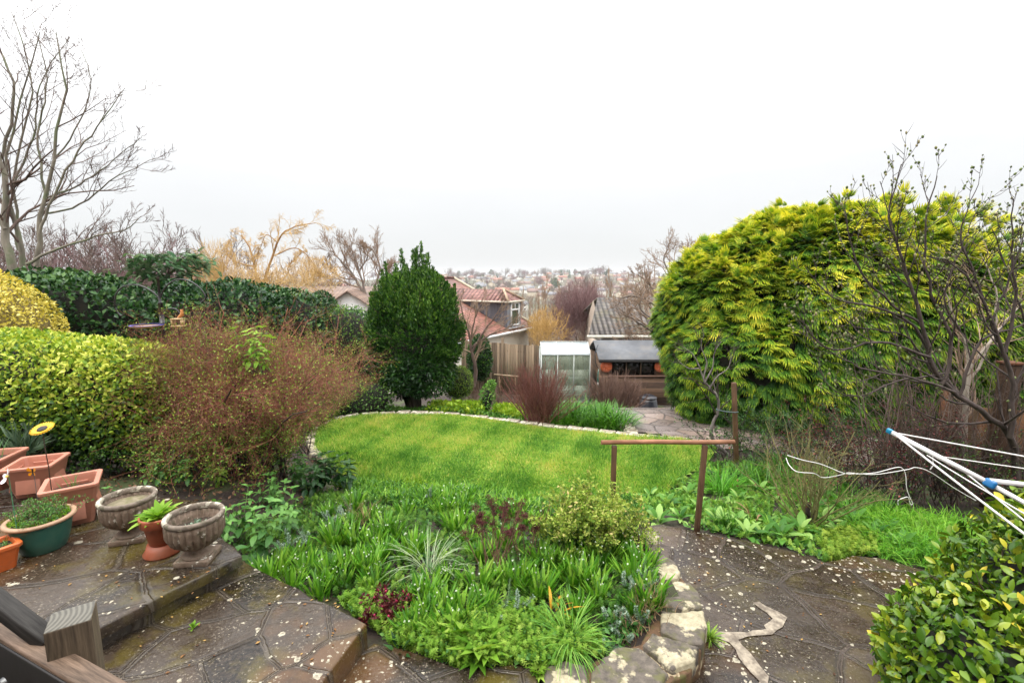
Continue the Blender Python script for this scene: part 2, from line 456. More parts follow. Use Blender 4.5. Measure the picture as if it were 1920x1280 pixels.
# ================================================================ polygons
def inpoly(p, poly):
    x, y = p[:, 0], p[:, 1]; r = np.zeros(len(p), bool); n = len(poly); j = n - 1
    for i in range(n):
        xi, yi = poly[i]; xj, yj = poly[j]
        c = ((yi > y) != (yj > y)) & (x < (xj - xi) * (y - yi) / (yj - yi + 1e-12) + xi)
        r ^= c; j = i
    return r
def rand_in(rng, n, poly):
    poly = np.array(poly)[:, :2]; lo, hi = poly.min(0), poly.max(0); out = []
    while sum(map(len, out)) < n:
        p = lo + (hi - lo) * rng.random((n * 2, 2)); out.append(p[inpoly(p, poly)])
    return np.concatenate(out)[:n]
def pxpoly(pts, z): return np.array([on(a, b, z)[:2] for a, b in pts])
def rough_outline(poly, step=.12, j=.012, seed=0):
    r = np.random.default_rng(seed); out = []
    n = len(poly)
    for i in range(n):
        a, b = poly[i], poly[(i + 1) % n]; k = max(1, int(np.linalg.norm(b - a) / step))
        for q in range(k): out.append(a + (b - a) * q / k + (r.normal(size=2) * j if q else r.normal(size=2) * j * .4))
    return np.array(out)
def slab(g, poly, zt, th, lip=.0):
    n = len(poly); c = poly.mean(0)
    ar = np.sum(poly[:, 0] * np.roll(poly[:, 1], -1) - np.roll(poly[:, 0], -1) * poly[:, 1])
    if ar < 0: poly = poly[::-1]
    e = np.roll(poly, -1, 0) - np.roll(poly, 1, 0); nr = unit(np.stack([e[:, 1], -e[:, 0]], 1))
    rings = [(poly - nr * .018, zt), (poly - nr * .006, zt - .004), (poly, zt - .014), (poly - nr * lip, zt - th)]
    V = np.concatenate([np.column_stack([p, np.full(n, z)]) for p, z in rings])
    F = []
    for k in range(3):
        for i in range(n): F.append([k * n + i, (k + 1) * n + i, (k + 1) * n + (i + 1) % n, k * n + (i + 1) % n])
    g.add(V, [np.array(F), np.arange(n)[None]])
    return g

# ================================================================ wet crazy paving
def pavemat(name, scale, spots=.5, moss=.4, base=((.020, .016, .013), (.05, .041, .033), (.085, .068, .055)), mort=(.10, .085, .072), off=(0, 0, 0), rough=(.09, .38), rot=.35):
    m, nt, out = newmat(name)
    P = wpos(nt)
    mp = N(nt, 'ShaderNodeMapping'); mp.inputs['Location'].default_value = off; mp.inputs['Rotation'].default_value = (0, 0, rot); L(nt, P, mp.inputs[0]); P0 = mp.outputs[0]
    nz = N(nt, 'ShaderNodeTexNoise', i_Scale=2.3, i_Detail=3.); L(nt, P0, nz.inputs['Vector'])
    vm = N(nt, 'ShaderNodeVectorMath', operation='MULTIPLY_ADD'); L(nt, nz.outputs['Color'], vm.inputs[0]); vm.inputs[1].default_value = (.14, .14, 0); L(nt, P0, vm.inputs[2])
    mp2 = N(nt, 'ShaderNodeMapping'); mp2.inputs['Scale'].default_value = (1, 1.35, 1); L(nt, vm.outputs[0], mp2.inputs[0]); W = mp2.outputs[0]
    def vor(vec, sc, feat='F1', rnd=1.):
        v = N(nt, 'ShaderNodeTexVoronoi', voronoi_dimensions='2D', feature=feat); v.inputs['Scale'].default_value = sc; v.inputs['Randomness'].default_value = rnd
        L(nt, vec, v.inputs['Vector']); return v
    ve = vor(W, scale, 'DISTANCE_TO_EDGE'); vc = vor(W, scale)
    fn = noise(nt, P, 45, 4, .7); mn = noise(nt, P, 7, 5, .65); ln = noise(nt, P, 1.1, 4, .6)
    d = mathn(nt, 'ADD', ve.outputs['Distance'], mathn(nt, 'MULTIPLY', mathn(nt, 'SUBTRACT', mn, .5), .035))
    joint = mathn(nt, 'MULTIPLY', ramp(nt, [(.020, 1.), (.034, 0.)], d).outputs[0], .75)
    crack = mathn(nt, 'MULTIPLY', ramp(nt, [(.0, 1.), (.004, 1.), (.009, 0.)], ve.outputs['Distance']).outputs[0], ramp(nt, [(.42, 0.), (.55, 1.)], noise(nt, P, 2.7, 2, .5)).outputs[0])
    lipd = mathn(nt, 'MULTIPLY', ramp(nt, [(.022, 0.), (.032, 1.), (.038, 1.), (.075, 0.)], d).outputs[0], ramp(nt, [(.35, .15), (.6, .8)], mn).outputs[0])
    bw = N(nt, 'ShaderNodeSeparateColor'); L(nt, vc.outputs['Color'], bw.inputs[0])
    tone = mathn(nt, 'ADD', mathn(nt, 'MULTIPLY', bw.outputs[0], .62), mathn(nt, 'MULTIPLY', mn, .55))
    col = ramp(nt, [(.3, base[0]), (.55, base[1]), (.85, base[2])], tone).outputs[0]
    col = mixc(nt, mathn(nt, 'MULTIPLY', ramp(nt, [(.45, 0.), (.7, 1.)], fn).outputs[0], .45), col, (.085, .068, .054))
    col = mixc(nt, mathn(nt, 'MULTIPLY', bw.outputs[1], .5), col, mixc(nt, 1.0, col, (1.25, .98, .72), 'MULTIPLY'))
    # rusty and olive algae patches
    n5 = noise(nt, P, 2.1, 5, .65)
    col = mixc(nt, mathn(nt, 'MULTIPLY', ramp(nt, [(.5, 0.), (.64, 1.)], n5).outputs[0], moss), col, (.085, .066, .012))
    col = mixc(nt, mathn(nt, 'MULTIPLY', ramp(nt, [(.56, 0.), (.66, 1.)], ln).outputs[0], moss * .8), col, (.11, .055, .022))
    mc = mixc(nt, mathn(nt, 'MULTIPLY', mn, .8), mort, tuple(q * .45 for q in mort))
    col = mixc(nt, lipd, col, (.025, .02, .016))
    col = mixc(nt, joint, col, mc)
    col = mixc(nt, mathn(nt, 'MULTIPLY', crack, .8), col, (.02, .012, .008))
    # pale lichen spots of several sizes
    nzz = N(nt, 'ShaderNodeTexNoise', i_Scale=30., i_Detail=2.); L(nt, P, nzz.inputs['Vector'])
    vm2 = N(nt, 'ShaderNodeVectorMath', operation='MULTIPLY_ADD'); L(nt, nzz.outputs['Color'], vm2.inputs[0]); vm2.inputs[1].default_value = (.03, .03, 0); L(nt, P, vm2.inputs[2])
    patch = noise(nt, P, 1.1, 3, .6)
    spot = None
    for sc, mx_, keep in ((6, .19, .86), (12, .28, .84), (30, .30, .86)):
        v = vor(vm2.outputs[0], sc); s2 = N(nt, 'ShaderNodeSeparateColor'); L(nt, v.outputs['Color'], s2.inputs[0])
        rad = mathn(nt, 'MULTIPLY', mathn(nt, 'GREATER_THAN', mathn(nt, 'ADD', s2.outputs[0], mathn(nt, 'MULTIPLY', mathn(nt, 'SUBTRACT', patch, .5), 1.6)), keep + (.5 - spots) * .5), mathn(nt, 'MULTIPLY', s2.outputs[1], mx_))
        q = mathn(nt, 'LESS_THAN', v.outputs['Distance'], rad)
        spot = q if spot is None else mathn(nt, 'MAXIMUM', spot, q)
    gn = N(nt, 'ShaderNodeNewGeometry'); gs = N(nt, 'ShaderNodeSeparateXYZ'); L(nt, gn.outputs['True Normal'], gs.inputs[0])
    flat = mathn(nt, 'GREATER_THAN', gs.outputs[2], .6)
    spot = mathn(nt, 'MULTIPLY', spot, flat)
    sp2 = noise(nt, P, 75, 3, .6); sp3 = noise(nt, P, 3.3, 3, .6)
    speck = mathn(nt, 'MULTIPLY', ramp(nt, [(.60, 0.), (.66, 1.)], sp2).outputs[0], ramp(nt, [(.40, .12), (.62, .8)], sp3).outputs[0])
    col = mixc(nt, speck, col, (.27, .23, .17))
    lich = ramp(nt, [(.35, (.16, .14, .10)), (.6, (.46, .42, .32))], fn).outputs[0]
    col = mixc(nt, mathn(nt, 'MULTIPLY', spot, .92), col, lich)
    p = N(nt, 'ShaderNodeBsdfPrincipled'); L(nt, col, p.inputs['Base Color'])
    rr = ramp(nt, [(.35, rough[0]), (.65, rough[1])], mn).outputs[0]
    rr2 = mixc(nt, spot, rr, .75)
    L(nt, rr2, p.inputs['Roughness']); p.inputs['Specular IOR Level'].default_value = .34
    h = mathn(nt, 'ADD', mathn(nt, 'MULTIPLY', fn, .25), mathn(nt, 'MULTIPLY', mn, .7))
    h = mathn(nt, 'ADD', h, mathn(nt, 'MULTIPLY', ln, 2.2))
    h = mathn(nt, 'ADD', h, mathn(nt, 'MULTIPLY', joint, .55))
    h = mathn(nt, 'SUBTRACT', h, mathn(nt, 'MULTIPLY', lipd, .35))
    h = mathn(nt, 'SUBTRACT', h, mathn(nt, 'MULTIPLY', crack, .9))
    b = N(nt, 'ShaderNodeBump'); b.inputs['Strength'].default_value = .75; b.inputs['Distance'].default_value = .012
    L(nt, h, b.inputs['Height']); L(nt, b.outputs[0], p.inputs['Normal']); L(nt, p.outputs[0], out.inputs[0])
    return m
M_PATIO = pavemat('wet_crazy_paving', 2.0, spots=.28, moss=.85, base=((.006, .0045, .0035), (.020, .015, .011), (.043, .032, .023)), mort=(.095, .078, .06), rot=-.3, off=(.3, .1, 0))
M_PATH = pavemat('wet_lichen_paving', 1.75, spots=.66, moss=.45, base=((.012, .007, .004), (.033, .022, .014), (.066, .048, .037)), mort=(.090, .068, .056), off=(1.7, .4, 0), rot=.5)
ZU, ZM, ZL = .54, .38, .22

# upper patio (carries the pots)
pu = pxpoly([(453, 1040), (205, 1166), (-60, 1300), (-900, 1300)], ZU)
c0 = pu[0]; back = on(400, 984, ZU)[:2]
pu = np.array([pu[0], pu[1], pu[2], [pu[2][0] - 2.5, pu[2][1] - 1.0], [-6.5, 1.2], [-6.5, 4.0], [-3.6, 4.12], [-2.75, 3.95], [back[0] - .05, back[1] + .15], back])
g = Geo(); slab(g, rough_outline(pu, .14, .008, 1), ZU, .075, .0)
slab(g, rough_outline(np.array([p + np.array([-.05, .03]) if k < 3 else p for k, p in enumerate(pu)]), .1, .02, 2), ZU - .07, .25, .0)
tag(g.build('patio', M_PATIO), kind='structure')
# middle step
pm = pxpoly([(686, 1166), (590, 1300), (300, 1700)], ZM)
bk = on(455, 1062, ZM)[:2]
pm = np.array([pm[0], pm[1], pm[2], [-2.9, .9], [-2.9, 2.2], bk + np.array([-.35, .25]), bk + np.array([.0, .06])])
g = Geo(); slab(g, rough_outline(pm, .14, .007, 3), ZM, .17)
tag(g.build('patio_step', M_PATIO), kind='structure')
# lower step with the foot of the bed
pl = pxpoly([(640, 1246), (700, 1204), (760, 1214), (860, 1250), (1000, 1240), (1016, 1300), (1020, 1500), (500, 1500)], ZL)
g = Geo(); slab(g, rough_outline(pl, .14, .007, 4), ZL, .25)
tag(g.build('lower_step', M_PATIO), kind='structure')
# path on the right
pr = pxpoly([(1212, 984), (1240, 981), (1312, 997), (1400, 1012), (1480, 1030), (1548, 1052), (1600, 1040), (1660, 1046), (1750, 1072), (1860, 1110), (2100, 1180), (2300, 1500), (900, 1800), (1000, 1330), (1200, 1240), (1240, 1100), (1215, 1020)], 0.)
g = Geo(); slab(g, rough_outline(pr, .13, .012, 5), 0., .12)
tag(g.build('path', M_PATH), kind='structure')
# pale cement repair, a zig-zag of fresh mortar between flags
pc = pxpoly([(1412, 1130), (1424, 1128), (1476, 1158), (1468, 1176), (1448, 1190), (1400, 1194), (1384, 1200), (1405, 1222), (1440, 1268), (1444, 1300), (1415, 1300), (1424, 1278), (1395, 1245), (1368, 1206), (1352, 1200), (1330, 1186), (1345, 1184), (1400, 1186), (1436, 1180), (1432, 1172), (1448, 1160)], .0)
pc = rough_outline(pc, .05, .005, 8)
g = Geo(); g.add(np.column_stack([pc, np.full(len(pc), .006)]), np.arange(len(pc))[None])
tag(g.build('mortar_patch', plainmat('fresh_mortar', (.29, .245, .185), .75, .3, 22, .5, dirt=(.12, .095, .07), dscale=12, dlo=.42, dhi=.6)), kind='structure')

# lower path behind, by the compost bin
LOWP = [(1150, 782), (1240, 778), (1300, 800), (1420, 815), (1480, 840), (1500, 880), (1420, 870), (1290, 835), (1200, 822)]
def drape(g, poly, dz=.02, step=.25, seed=0, zf=gz):
    lo, hi = poly.min(0), poly.max(0); nx, ny = [max(3, int(q / step)) for q in (hi - lo)]
    xs = np.linspace(lo[0], hi[0], nx); ys = np.linspace(lo[1], hi[1], ny); X, Y = np.meshgrid(xs, ys)
    V = np.stack([X, Y, zf(X, Y) + dz], -1).reshape(-1, 3)
    i, j = np.meshgrid(np.arange(ny - 1), np.arange(nx - 1), indexing='ij')
    F = np.stack([i * nx + j, i * nx + j + 1, (i + 1) * nx + j + 1, (i + 1) * nx + j], -1).reshape(-1, 4)
    c = V[F].mean(1); F = F[inpoly(c[:, :2], poly)]
    g.add(V, F); return g
low = np.array([[1.9, 9.0], [2.0, 10.4], [2.2, 12.5], [2.9, 15.9], [5.6, 15.9], [5.2, 12.5], [4.6, 10.2], [5.3, 8.6], [7.0, 8.2], [7.0, 6.9], [4.8, 7.2], [3.6, 7.9], [2.8, 8.5]])
g = Geo(); drape(g, low, .03, .12)
tag(g.build('lower_path', pavemat('grey_wet_path', 2.6, spots=.35, moss=.1, base=((.10, .085, .082), (.16, .135, .13), (.24, .20, .19)), mort=(.07, .06, .055), rough=(.2, .5))), kind='structure')

# ================================================================ lawn
ZLAWN = -.40
LAWN = pxpoly([(612, 872), (592, 845), (588, 828), (597, 806), (625, 790), (672, 780), (740, 776), (850, 779), (950, 791), (1060, 804), (1180, 818), (1290, 826), (1345, 838), (1330, 862), (1290, 885), (1235, 930), (1180, 1000), (1050, 1010), (900, 990), (760, 940), (660, 905)], ZLAWN)
def lawnmat():
    m, nt, out = newmat('lawn_turf')
    P = wpos(nt)
    n1 = noise(nt, P, .9, 5, .6); n2 = noise(nt, P, 22, 4, .7)
    c = ramp(nt, [(.3, (.07, .14, .012)), (.5, (.12, .20, .016)), (.68, (.20, .24, .025))], mathn(nt, 'ADD', mathn(nt, 'MULTIPLY', n1, .6), mathn(nt, 'MULTIPLY', n2, .4))).outputs[0]
    p = N(nt, 'ShaderNodeBsdfPrincipled'); L(nt, c, p.inputs['Base Color']); p.inputs['Roughness'].default_value = .8
    L(nt, p.outputs[0], out.inputs[0]); return m
def zl(x, y): return ZLAWN + .012 * np.sin(x * 2.1 + y) + .012 * np.sin(y * 2.7 - x * .8) - np.clip((7 - y) * .03, 0, .1)
g = Geo(); drape(g, LAWN, 0, .1, zf=zl)
tag(g.build('lawn', lawnmat()), kind='structure')
rng = np.random.default_rng(11)
p = rand_in(rng, 170000, LAWN); nb = len(p)
hgt = .028 + .055 * rng.random(nb) ** 2 * (1 + .9 * lump(np.column_stack([p * 1.5, np.zeros(nb)]), 1.2, 4))
# tussocks of longer grass
tus = np.array([on(a, b, ZLAWN)[:2] for a, b in [(960, 888), (1010, 900), (820, 838), (1245, 870), (1180, 880), (690, 865), (1060, 850), (1120, 830), (730, 815)]])
dt = np.min(np.linalg.norm(p[:, None] - tus[None], axis=2), axis=1)
hgt = hgt * (1 + .7 * np.exp(-(dt / .13) ** 2))
lean = rng.normal(size=(nb, 2)) * .6 + np.column_stack([lump(np.column_stack([p, np.zeros(nb)]), 3, 1), lump(np.column_stack([p, np.zeros(nb)]), 3, 2)]) * .5
D = unit(np.column_stack([lean, np.ones(nb)]))
pos = np.column_stack([p, zl(p[:, 0], p[:, 1])])
V = np.zeros((nb, 3, 3)); side = unit(np.cross(D, rdir(rng, nb))) * (.0045 + .004 * rng.random(nb))[:, None]
V[:, 0] = pos - side; V[:, 1] = pos + side; V[:, 2] = pos + D * hgt[:, None]
var = np.clip(.47 + .26 * rng.normal(size=nb) + .34 * lump(np.column_stack([p * 1.3, np.zeros(nb)]), 1.6, 7) + .26 * lump(np.column_stack([p * 5, np.zeros(nb)]), 1.6, 9), 0, 1)
g = Geo(); g.add(V.reshape(-1, 3), np.arange(nb * 3).reshape(-1, 3), var)
M_GRASS = leafmat('grass_blades', [(0, (.06, .18, .022)), (.3, (.155, .33, .045)), (.55, (.27, .45, .065)), (.8, (.42, .51, .09)), (1, (.60, .52, .16))], .45, .35, .3, 1.5, .25)
tag(g.build('lawn_grass', M_GRASS), 'short bright green grass of the oval lawn', 'grass', kind='stuff')

# soil mound of the middle bed
BED = pxpoly([(452, 1050), (560, 1110), (690, 1172), (720, 1210), (860, 1246), (1000, 1236), (1100, 1225), (1200, 1180), (1235, 1110), (1215, 1040), (1190, 990), (1120, 975), (900, 965), (760, 930), (650, 890), (560, 865), (470, 870), (410, 930)], .1)
def bedz(x, y):
    z = np.interp(y, [2, 3.3, 4.2, 5.3, 6.4, 7.2], [.20, .18, .10, -.12, -.40, -.46])
    return z + .025 * np.sin(x * 4 + y * 3) + .02 * np.sin(y * 7 - x * 2)
BEDP = pxpoly([(415, 1075), (535, 1150), (665, 1220), (700, 1262), (860, 1290), (1000, 1280), (1085, 1270), (1235, 1222), (1275, 1160), (1262, 1100), (1240, 1045), (1212, 985), (1120, 975), (900, 965), (760, 930), (650, 890), (560, 865), (470, 870), (400, 930)], .15)
g = Geo(); drape(g, BEDP, 0, .07, zf=bedz)
tag(g.build('bed_soil', M_SOIL, smooth=True), kind='structure')
# ================================================================ shared object materials
def stonemat(name, base=((.05, .045, .04), (.14, .12, .10)), lich=((.38, .34, .24), (.62, .56, .42)), lsc=6., lthr=.5, moss=(.10, .10, .03), rough=.7, bump=.6):
    m, nt, out = newmat(name)
    P = objco(nt)
    n = noise(nt, P, 18, 5, .7); n2 = noise(nt, P, lsc, 5, .6); n3 = noise(nt, P, lsc * 2.1, 4, .6)
    c = ramp(nt, [(.3, base[0]), (.7, base[1])], n).outputs[0]
    c = mixc(nt, mathn(nt, 'MULTIPLY', ramp(nt, [(.5, 0.), (.65, 1.)], n3).outputs[0], .7), c, moss)
    lc = ramp(nt, [(.35, lich[0]), (.65, lich[1])], n).outputs[0]
    c = mixc(nt, ramp(nt, [(lthr, 0.), (lthr + .035, 1.)], n2).outputs[0], c, lc)
    p = N(nt, 'ShaderNodeBsdfPrincipled'); L(nt, c, p.inputs['Base Color']); p.inputs['Roughness'].default_value = rough; p.inputs['Specular IOR Level'].default_value = .3
    b = N(nt, 'ShaderNodeBump'); b.inputs['Strength'].default_value = bump; b.inputs['Distance'].default_value = .01
    L(nt, mathn(nt, 'ADD', n, mathn(nt, 'MULTIPLY', n2, .8)), b.inputs['Height']); L(nt, b.outputs[0], p.inputs['Normal']); L(nt, p.outputs[0], out.inputs[0])
    return m
M_COPE = stonemat('lichened_coping', base=((.045, .038, .032), (.15, .125, .10)), lich=((.22, .19, .12), (.44, .39, .27)), lsc=4.6, lthr=.50)
M_EDGE = stonemat('edging_stone', base=((.18, .15, .11), (.36, .31, .24)), lich=((.45, .40, .30), (.6, .56, .46)), lsc=8, lthr=.52)
M_WALLB = stonemat('rubble_face', base=((.05, .028, .014), (.15, .085, .045)), lich=((.3, .24, .15), (.42, .34, .22)), lthr=.6, moss=(.06, .07, .015))

# ---- curved wall round the middle bed
wall = empty('garden_wall', (0, 0, 0), 'low curved wall of lichened stones between the middle bed and the paving', 'wall')
STN = [[(1207, 988), (1226, 986), (1236, 1006), (1231, 1018), (1210, 1012)],
       [(1212, 1014), (1232, 1020), (1240, 1034), (1230, 1048), (1216, 1040)],
       [(1220, 1044), (1240, 1036), (1264, 1052), (1277, 1072), (1270, 1084), (1238, 1087), (1226, 1070)],
       [(1232, 1092), (1272, 1087), (1294, 1090), (1312, 1108), (1318, 1138), (1262, 1142), (1234, 1124)],
       [(1238, 1142), (1262, 1146), (1319, 1142), (1328, 1172), (1318, 1207), (1288, 1207), (1240, 1184)],
       [(1222, 1184), (1262, 1198), (1312, 1212), (1300, 1240), (1262, 1256), (1238, 1236), (1204, 1208)],
       [(1152, 1210), (1198, 1210), (1232, 1238), (1256, 1260), (1236, 1300), (1110, 1300), (1106, 1256)],
       [(1018, 1246), (1060, 1236), (1098, 1244), (1102, 1270), (1104, 1320), (1016, 1320)]]
for q, s_ in enumerate(STN):
    po = rough_outline(pxpoly(s_, ZL), .04, .005, 20 + q)
    c_ = po.mean(0); po = c_ + (po - c_) * .985
    g = Geo(); slab(g, po, ZL + .004 * (q % 3), .12)
    bevel(g.build('coping_stone', M_COPE, wall), .012, 3)
ring = pxpoly([(1214, 990), (1234, 1010), (1242, 1036), (1275, 1072), (1296, 1092), (1317, 1138), (1326, 1172), (1314, 1210), (1296, 1244), (1250, 1275), (1234, 1330), (1010, 1330), (1016, 1250), (1100, 1240), (1200, 1195), (1236, 1140), (1228, 1060), (1208, 1010)], ZL)
g = Geo(); slab(g, rough_outline(ring, .06, .010, 40), ZL - .035, .26)
g.build('wall_face', M_WALLB, wall)

# ---- pale stones edging the lawn
path_px = [(644, 876), (612, 862), (592, 842), (586, 824), (597, 804), (630, 788), (680, 779), (750, 775), (850, 778), (950, 790), (1060, 803), (1180, 818), (1290, 828)]
pp = pxpoly(path_px, ZLAWN)
seg = np.linalg.norm(np.diff(pp, axis=0), axis=1); cum = np.concatenate([[0], np.cumsum(seg)])
rg = np.random.default_rng(5); s0 = 0; k = 0
while s0 < cum[-1] - .1:
    ln_ = rg.uniform(.22, .42); a = np.array([np.interp(s0, cum, pp[:, d]) for d in (0, 1)]); b = np.array([np.interp(min(cum[-1], s0 + ln_ - .015), cum, pp[:, d]) for d in (0, 1)])
    d = unit(b - a); nn = np.array([-d[1], d[0]]); wd = rg.uniform(.10, .15)
    c_ = (a + b) / 2; hx = np.linalg.norm(b - a) / 2
    poly = np.array([-d * hx - nn * .02, d * hx - nn * .02, d * hx * .96 + nn * wd, -d * hx * .96 + nn * wd * rg.uniform(.8, 1.1)])
    g = Geo(); slab(g, rough_outline(poly, .06, .007, 100 + k), 0, .14)
    o = g.build('edging_stone', M_EDGE if s0 > 2.2 else M_COPE)
    o.location = (c_[0], c_[1], ZLAWN + .035 + rg.uniform(-.012, .012)); o.rotation_euler = (rg.normal() * .03, rg.normal() * .03, 0); bevel(o, .01, 2)
    tag(o, 'rough pale stone in the row edging the far side of the lawn' if s0 > 2.2 else 'lichened stone in the row edging the left end of the lawn', 'edging stone', 'stones edging the lawn')
    s0 += ln_; k += 1
for q, (a, b) in enumerate([(1180, 800), (1186, 808), (1172, 792), (1192, 815)]):
    po = pxpoly([(a - 12, b - 5), (a + 9, b - 5), (a + 12, b + 5), (a - 10, b + 6)], ZLAWN + .02)
    c_ = po.mean(0); g = Geo(); slab(g, rough_outline(po - c_, .07, .008, 60 + q), 0, .2)
    o = g.build('edging_stone', M_EDGE); o.location = (c_[0], c_[1], ZLAWN + .03 - .02 * q)
    tag(o, 'pale stone at the rounded corner where lawn edging meets the lower path', 'edging stone', 'stones edging the lawn')

# ================================================================ pots
def base_at(px, py): return on(px, py, ZU)
M_URN = stonemat('weathered_urn', base=((.11, .075, .05), (.27, .20, .15)), lich=((.45, .40, .32), (.7, .66, .58)), lsc=9, lthr=.60, moss=(.055, .05, .025), bump=.5)
M_URNRIM = stonemat('urn_rim', base=((.10, .08, .06), (.24, .19, .15)), lich=((.30, .27, .2), (.55, .51, .42)), lsc=11, lthr=.53, moss=(.05, .05, .02))
M_COMPOST = plainmat('potting_soil', (.035, .022, .014), .95, .5, 30, .8, dirt=(.09, .065, .04), dscale=20)
def urn(px, py, r, h, label, soil, rz=0):
    b = base_at(px, py); e = empty('garden_urn', b, label, 'urn', 'stone urns on the patio', rz)
    g = Geo(); g.box((0, 0, .02), (.215, .215, .04)); bevel(g.build('plinth', M_URN, e), .006)
    zb = .105
    prof = [(.001, .04), (.095, .04), (.10, .048), (.092, .056), (.082, .064), (.068, .074), (.058, .085), (.056, .092), (.064, .10), (.072, .105)]
    g = Geo(); g.lathe(prof, 48); g.build('foot', M_URN, e, smooth=True)
    H = h - zb
    prof = [(.03, zb - .002), (.07, zb), (r * .60, zb + H * .07), (r * .83, zb + H * .22), (r * .96, zb + H * .45), (r * .985, zb + H * .7), (r * .985, zb + H * .8), (r * .95, zb + H * .85), (r * .9, zb + H * .86), (r * .86, zb + H * .6), (r * .6, zb + H * .3), (.001, zb + H * .25)]
    g = Geo(); g.lathe(prof, 208, flute=.12, fl=(zb + H * .38, H * .36), nfl=26); g.build('bowl', M_URN, e, smooth=True)
    prof = [(r * .955, zb + H * .83), (r * .99, zb + H * .85), (r * 1.03, zb + H * .88), (r * 1.04, zb + H * .93), (r * 1.02, zb + H * .985), (r * .96, zb + H), (r * .88, zb + H * .985), (r * .86, zb + H * .9), (r * .87, zb + H * .84)]
    g = Geo(); g.lathe(prof, 72); g.build('rim', M_URNRIM, e, smooth=True)
    g = Geo(); g.lathe([(.001, zb + H * soil + .012), (r * .4, zb + H * soil + .008), (r * .83, zb + H * soil)], 32); g.build('soil', M_COMPOST if soil < .7 else stonemat('old_soil', base=((.12, .10, .06), (.25, .21, .14)), lthr=.8), e, smooth=True)
    return e, b, zb + H * soil
u1 = urn(248, 1008, .175, .335, 'weathered fluted stone urn with nothing growing in it, behind the terracotta pot', .72, .3)
u2 = urn(372, 1047, .178, .335, 'weathered fluted stone urn with white lichen and dark soil at the patio corner', .55, .12)

# terracotta pot standing on an upturned pot
b = base_at(306, 1034); e = empty('terracotta_pot', b, 'round terracotta pot of light green leaves standing on an upturned saucer between the urns', 'plant pot')
M_TERRA = plainmat('terracotta', (.29, .070, .028), .55, .22, 7, .15, dirt=(.24, .09, .05), dscale=5)
g = Geo(); g.lathe([(.001, .0), (.115, 0), (.118, .012), (.10, .04), (.09, .075), (.001, .075)], 40); g.build('saucer', M_TERRA, e, smooth=False)
g = Geo(); g.lathe([(.001, .078), (.072, .078), (.076, .085), (.098, .215), (.112, .215), (.117, .222), (.122, .28), (.118, .286), (.108, .286), (.102, .25), (.001, .25)], 48); bevel(g.build('pot', M_TERRA, e, smooth=True), .003)
TPOT = (e, .25)

# green glazed pot
b = on(84, 1026, ZU); e = empty('green_pot', b, 'dark green round plastic pot with a tan rim, filled with straggly low plants', 'plant pot')
M_GREENPOT = plainmat('green_plastic', (.025, .115, .085), .32, .12, 3, .02, dirt=(.05, .13, .09), dscale=6)
g = Geo(); g.lathe([(.001, 0), (.118, 0), (.125, .008), (.15, .09), (.170, .19), (.176, .222), (.16, .222), (.15, .15), (.001, .15)], 64); g.build('pot', M_GREENPOT, e, smooth=True)
g = Geo(); g.lathe([(.174, .216), (.196, .220), (.200, .228), (.197, .238), (.182, .244), (.168, .240), (.163, .222)], 64); g.build('rim', plainmat('tan_rim', (.36, .22, .13), .5, .2, 6, dirt=(.22, .13, .07), dscale=5), e, smooth=True)
g = Geo(); g.lathe([(.001, .222), (.1, .218), (.165, .212)], 32); g.build('soil', M_COMPOST, e, smooth=True)
GPOT = (e, .215)

# orange trough at the left edge
A0 = on(45, 1060, ZU); A1 = on(-6, 1079, ZU); d = unit((A1 - A0)[:2]); nn = np.array([d[1], -d[0]]); nn = nn if nn[1] > 0 else -nn
ln_, wd, hh = .62, .19, .175
cc = A0[:2] + d * ln_ / 2 + nn * wd / 2
e = empty('orange_trough', (cc[0], cc[1], ZU), 'bright orange plastic trough of small seedlings at the left edge of the patio', 'planter', rz=math.atan2(d[1], d[0]))
M_ORANGE = plainmat('orange_plastic', (.62, .135, .03), .38, .1, 4, .02, dirt=(.42, .12, .05), dscale=7, dlo=.55, dhi=.75)
def trough_shell(L0, W0, H0, t=.012, fl=.025):
    g = Geo(); a, c = L0 / 2, W0 / 2
    rings = [(a - fl, c - fl, 0), (a, c, H0 - .03), (a + .012, c + .012, H0 - .028), (a + .014, c + .014, H0 - .004), (a + .010, c + .010, H0), (a - t, c - t, H0), (a - t - .004, c - t - .004, H0 - .03), (a - fl - t, c - fl - t, .02)]
    V = []
    for x, y, z in rings:
        ch = .02
        V += [(x, -y + ch, z), (x, y - ch, z), (x - ch, y, z), (-x + ch, y, z), (-x, y - ch, z), (-x, -y + ch, z), (-x + ch, -y, z), (x - ch, -y, z)]
    F = []
    for k in range(len(rings) - 1):
        for q in range(8): F.append([k * 8 + q, k * 8 + (q + 1) % 8, (k + 1) * 8 + (q + 1) % 8, (k + 1) * 8 + q])
    g.add(V, [np.array(F), np.array([[7, 6, 5, 4, 3, 2, 1, 0]]), np.array([[(len(rings) - 1) * 8 + q for q in range(8)]])])
    return g
bevel(trough_shell(ln_, wd, hh).build('box', M_ORANGE, e), .004)
g = Geo(); g.box((0, 0, .135), (ln_ - .04, wd - .035, .02)); g.build('soil', M_COMPOST, e)
TROUGH = (e, .145, ln_, wd)

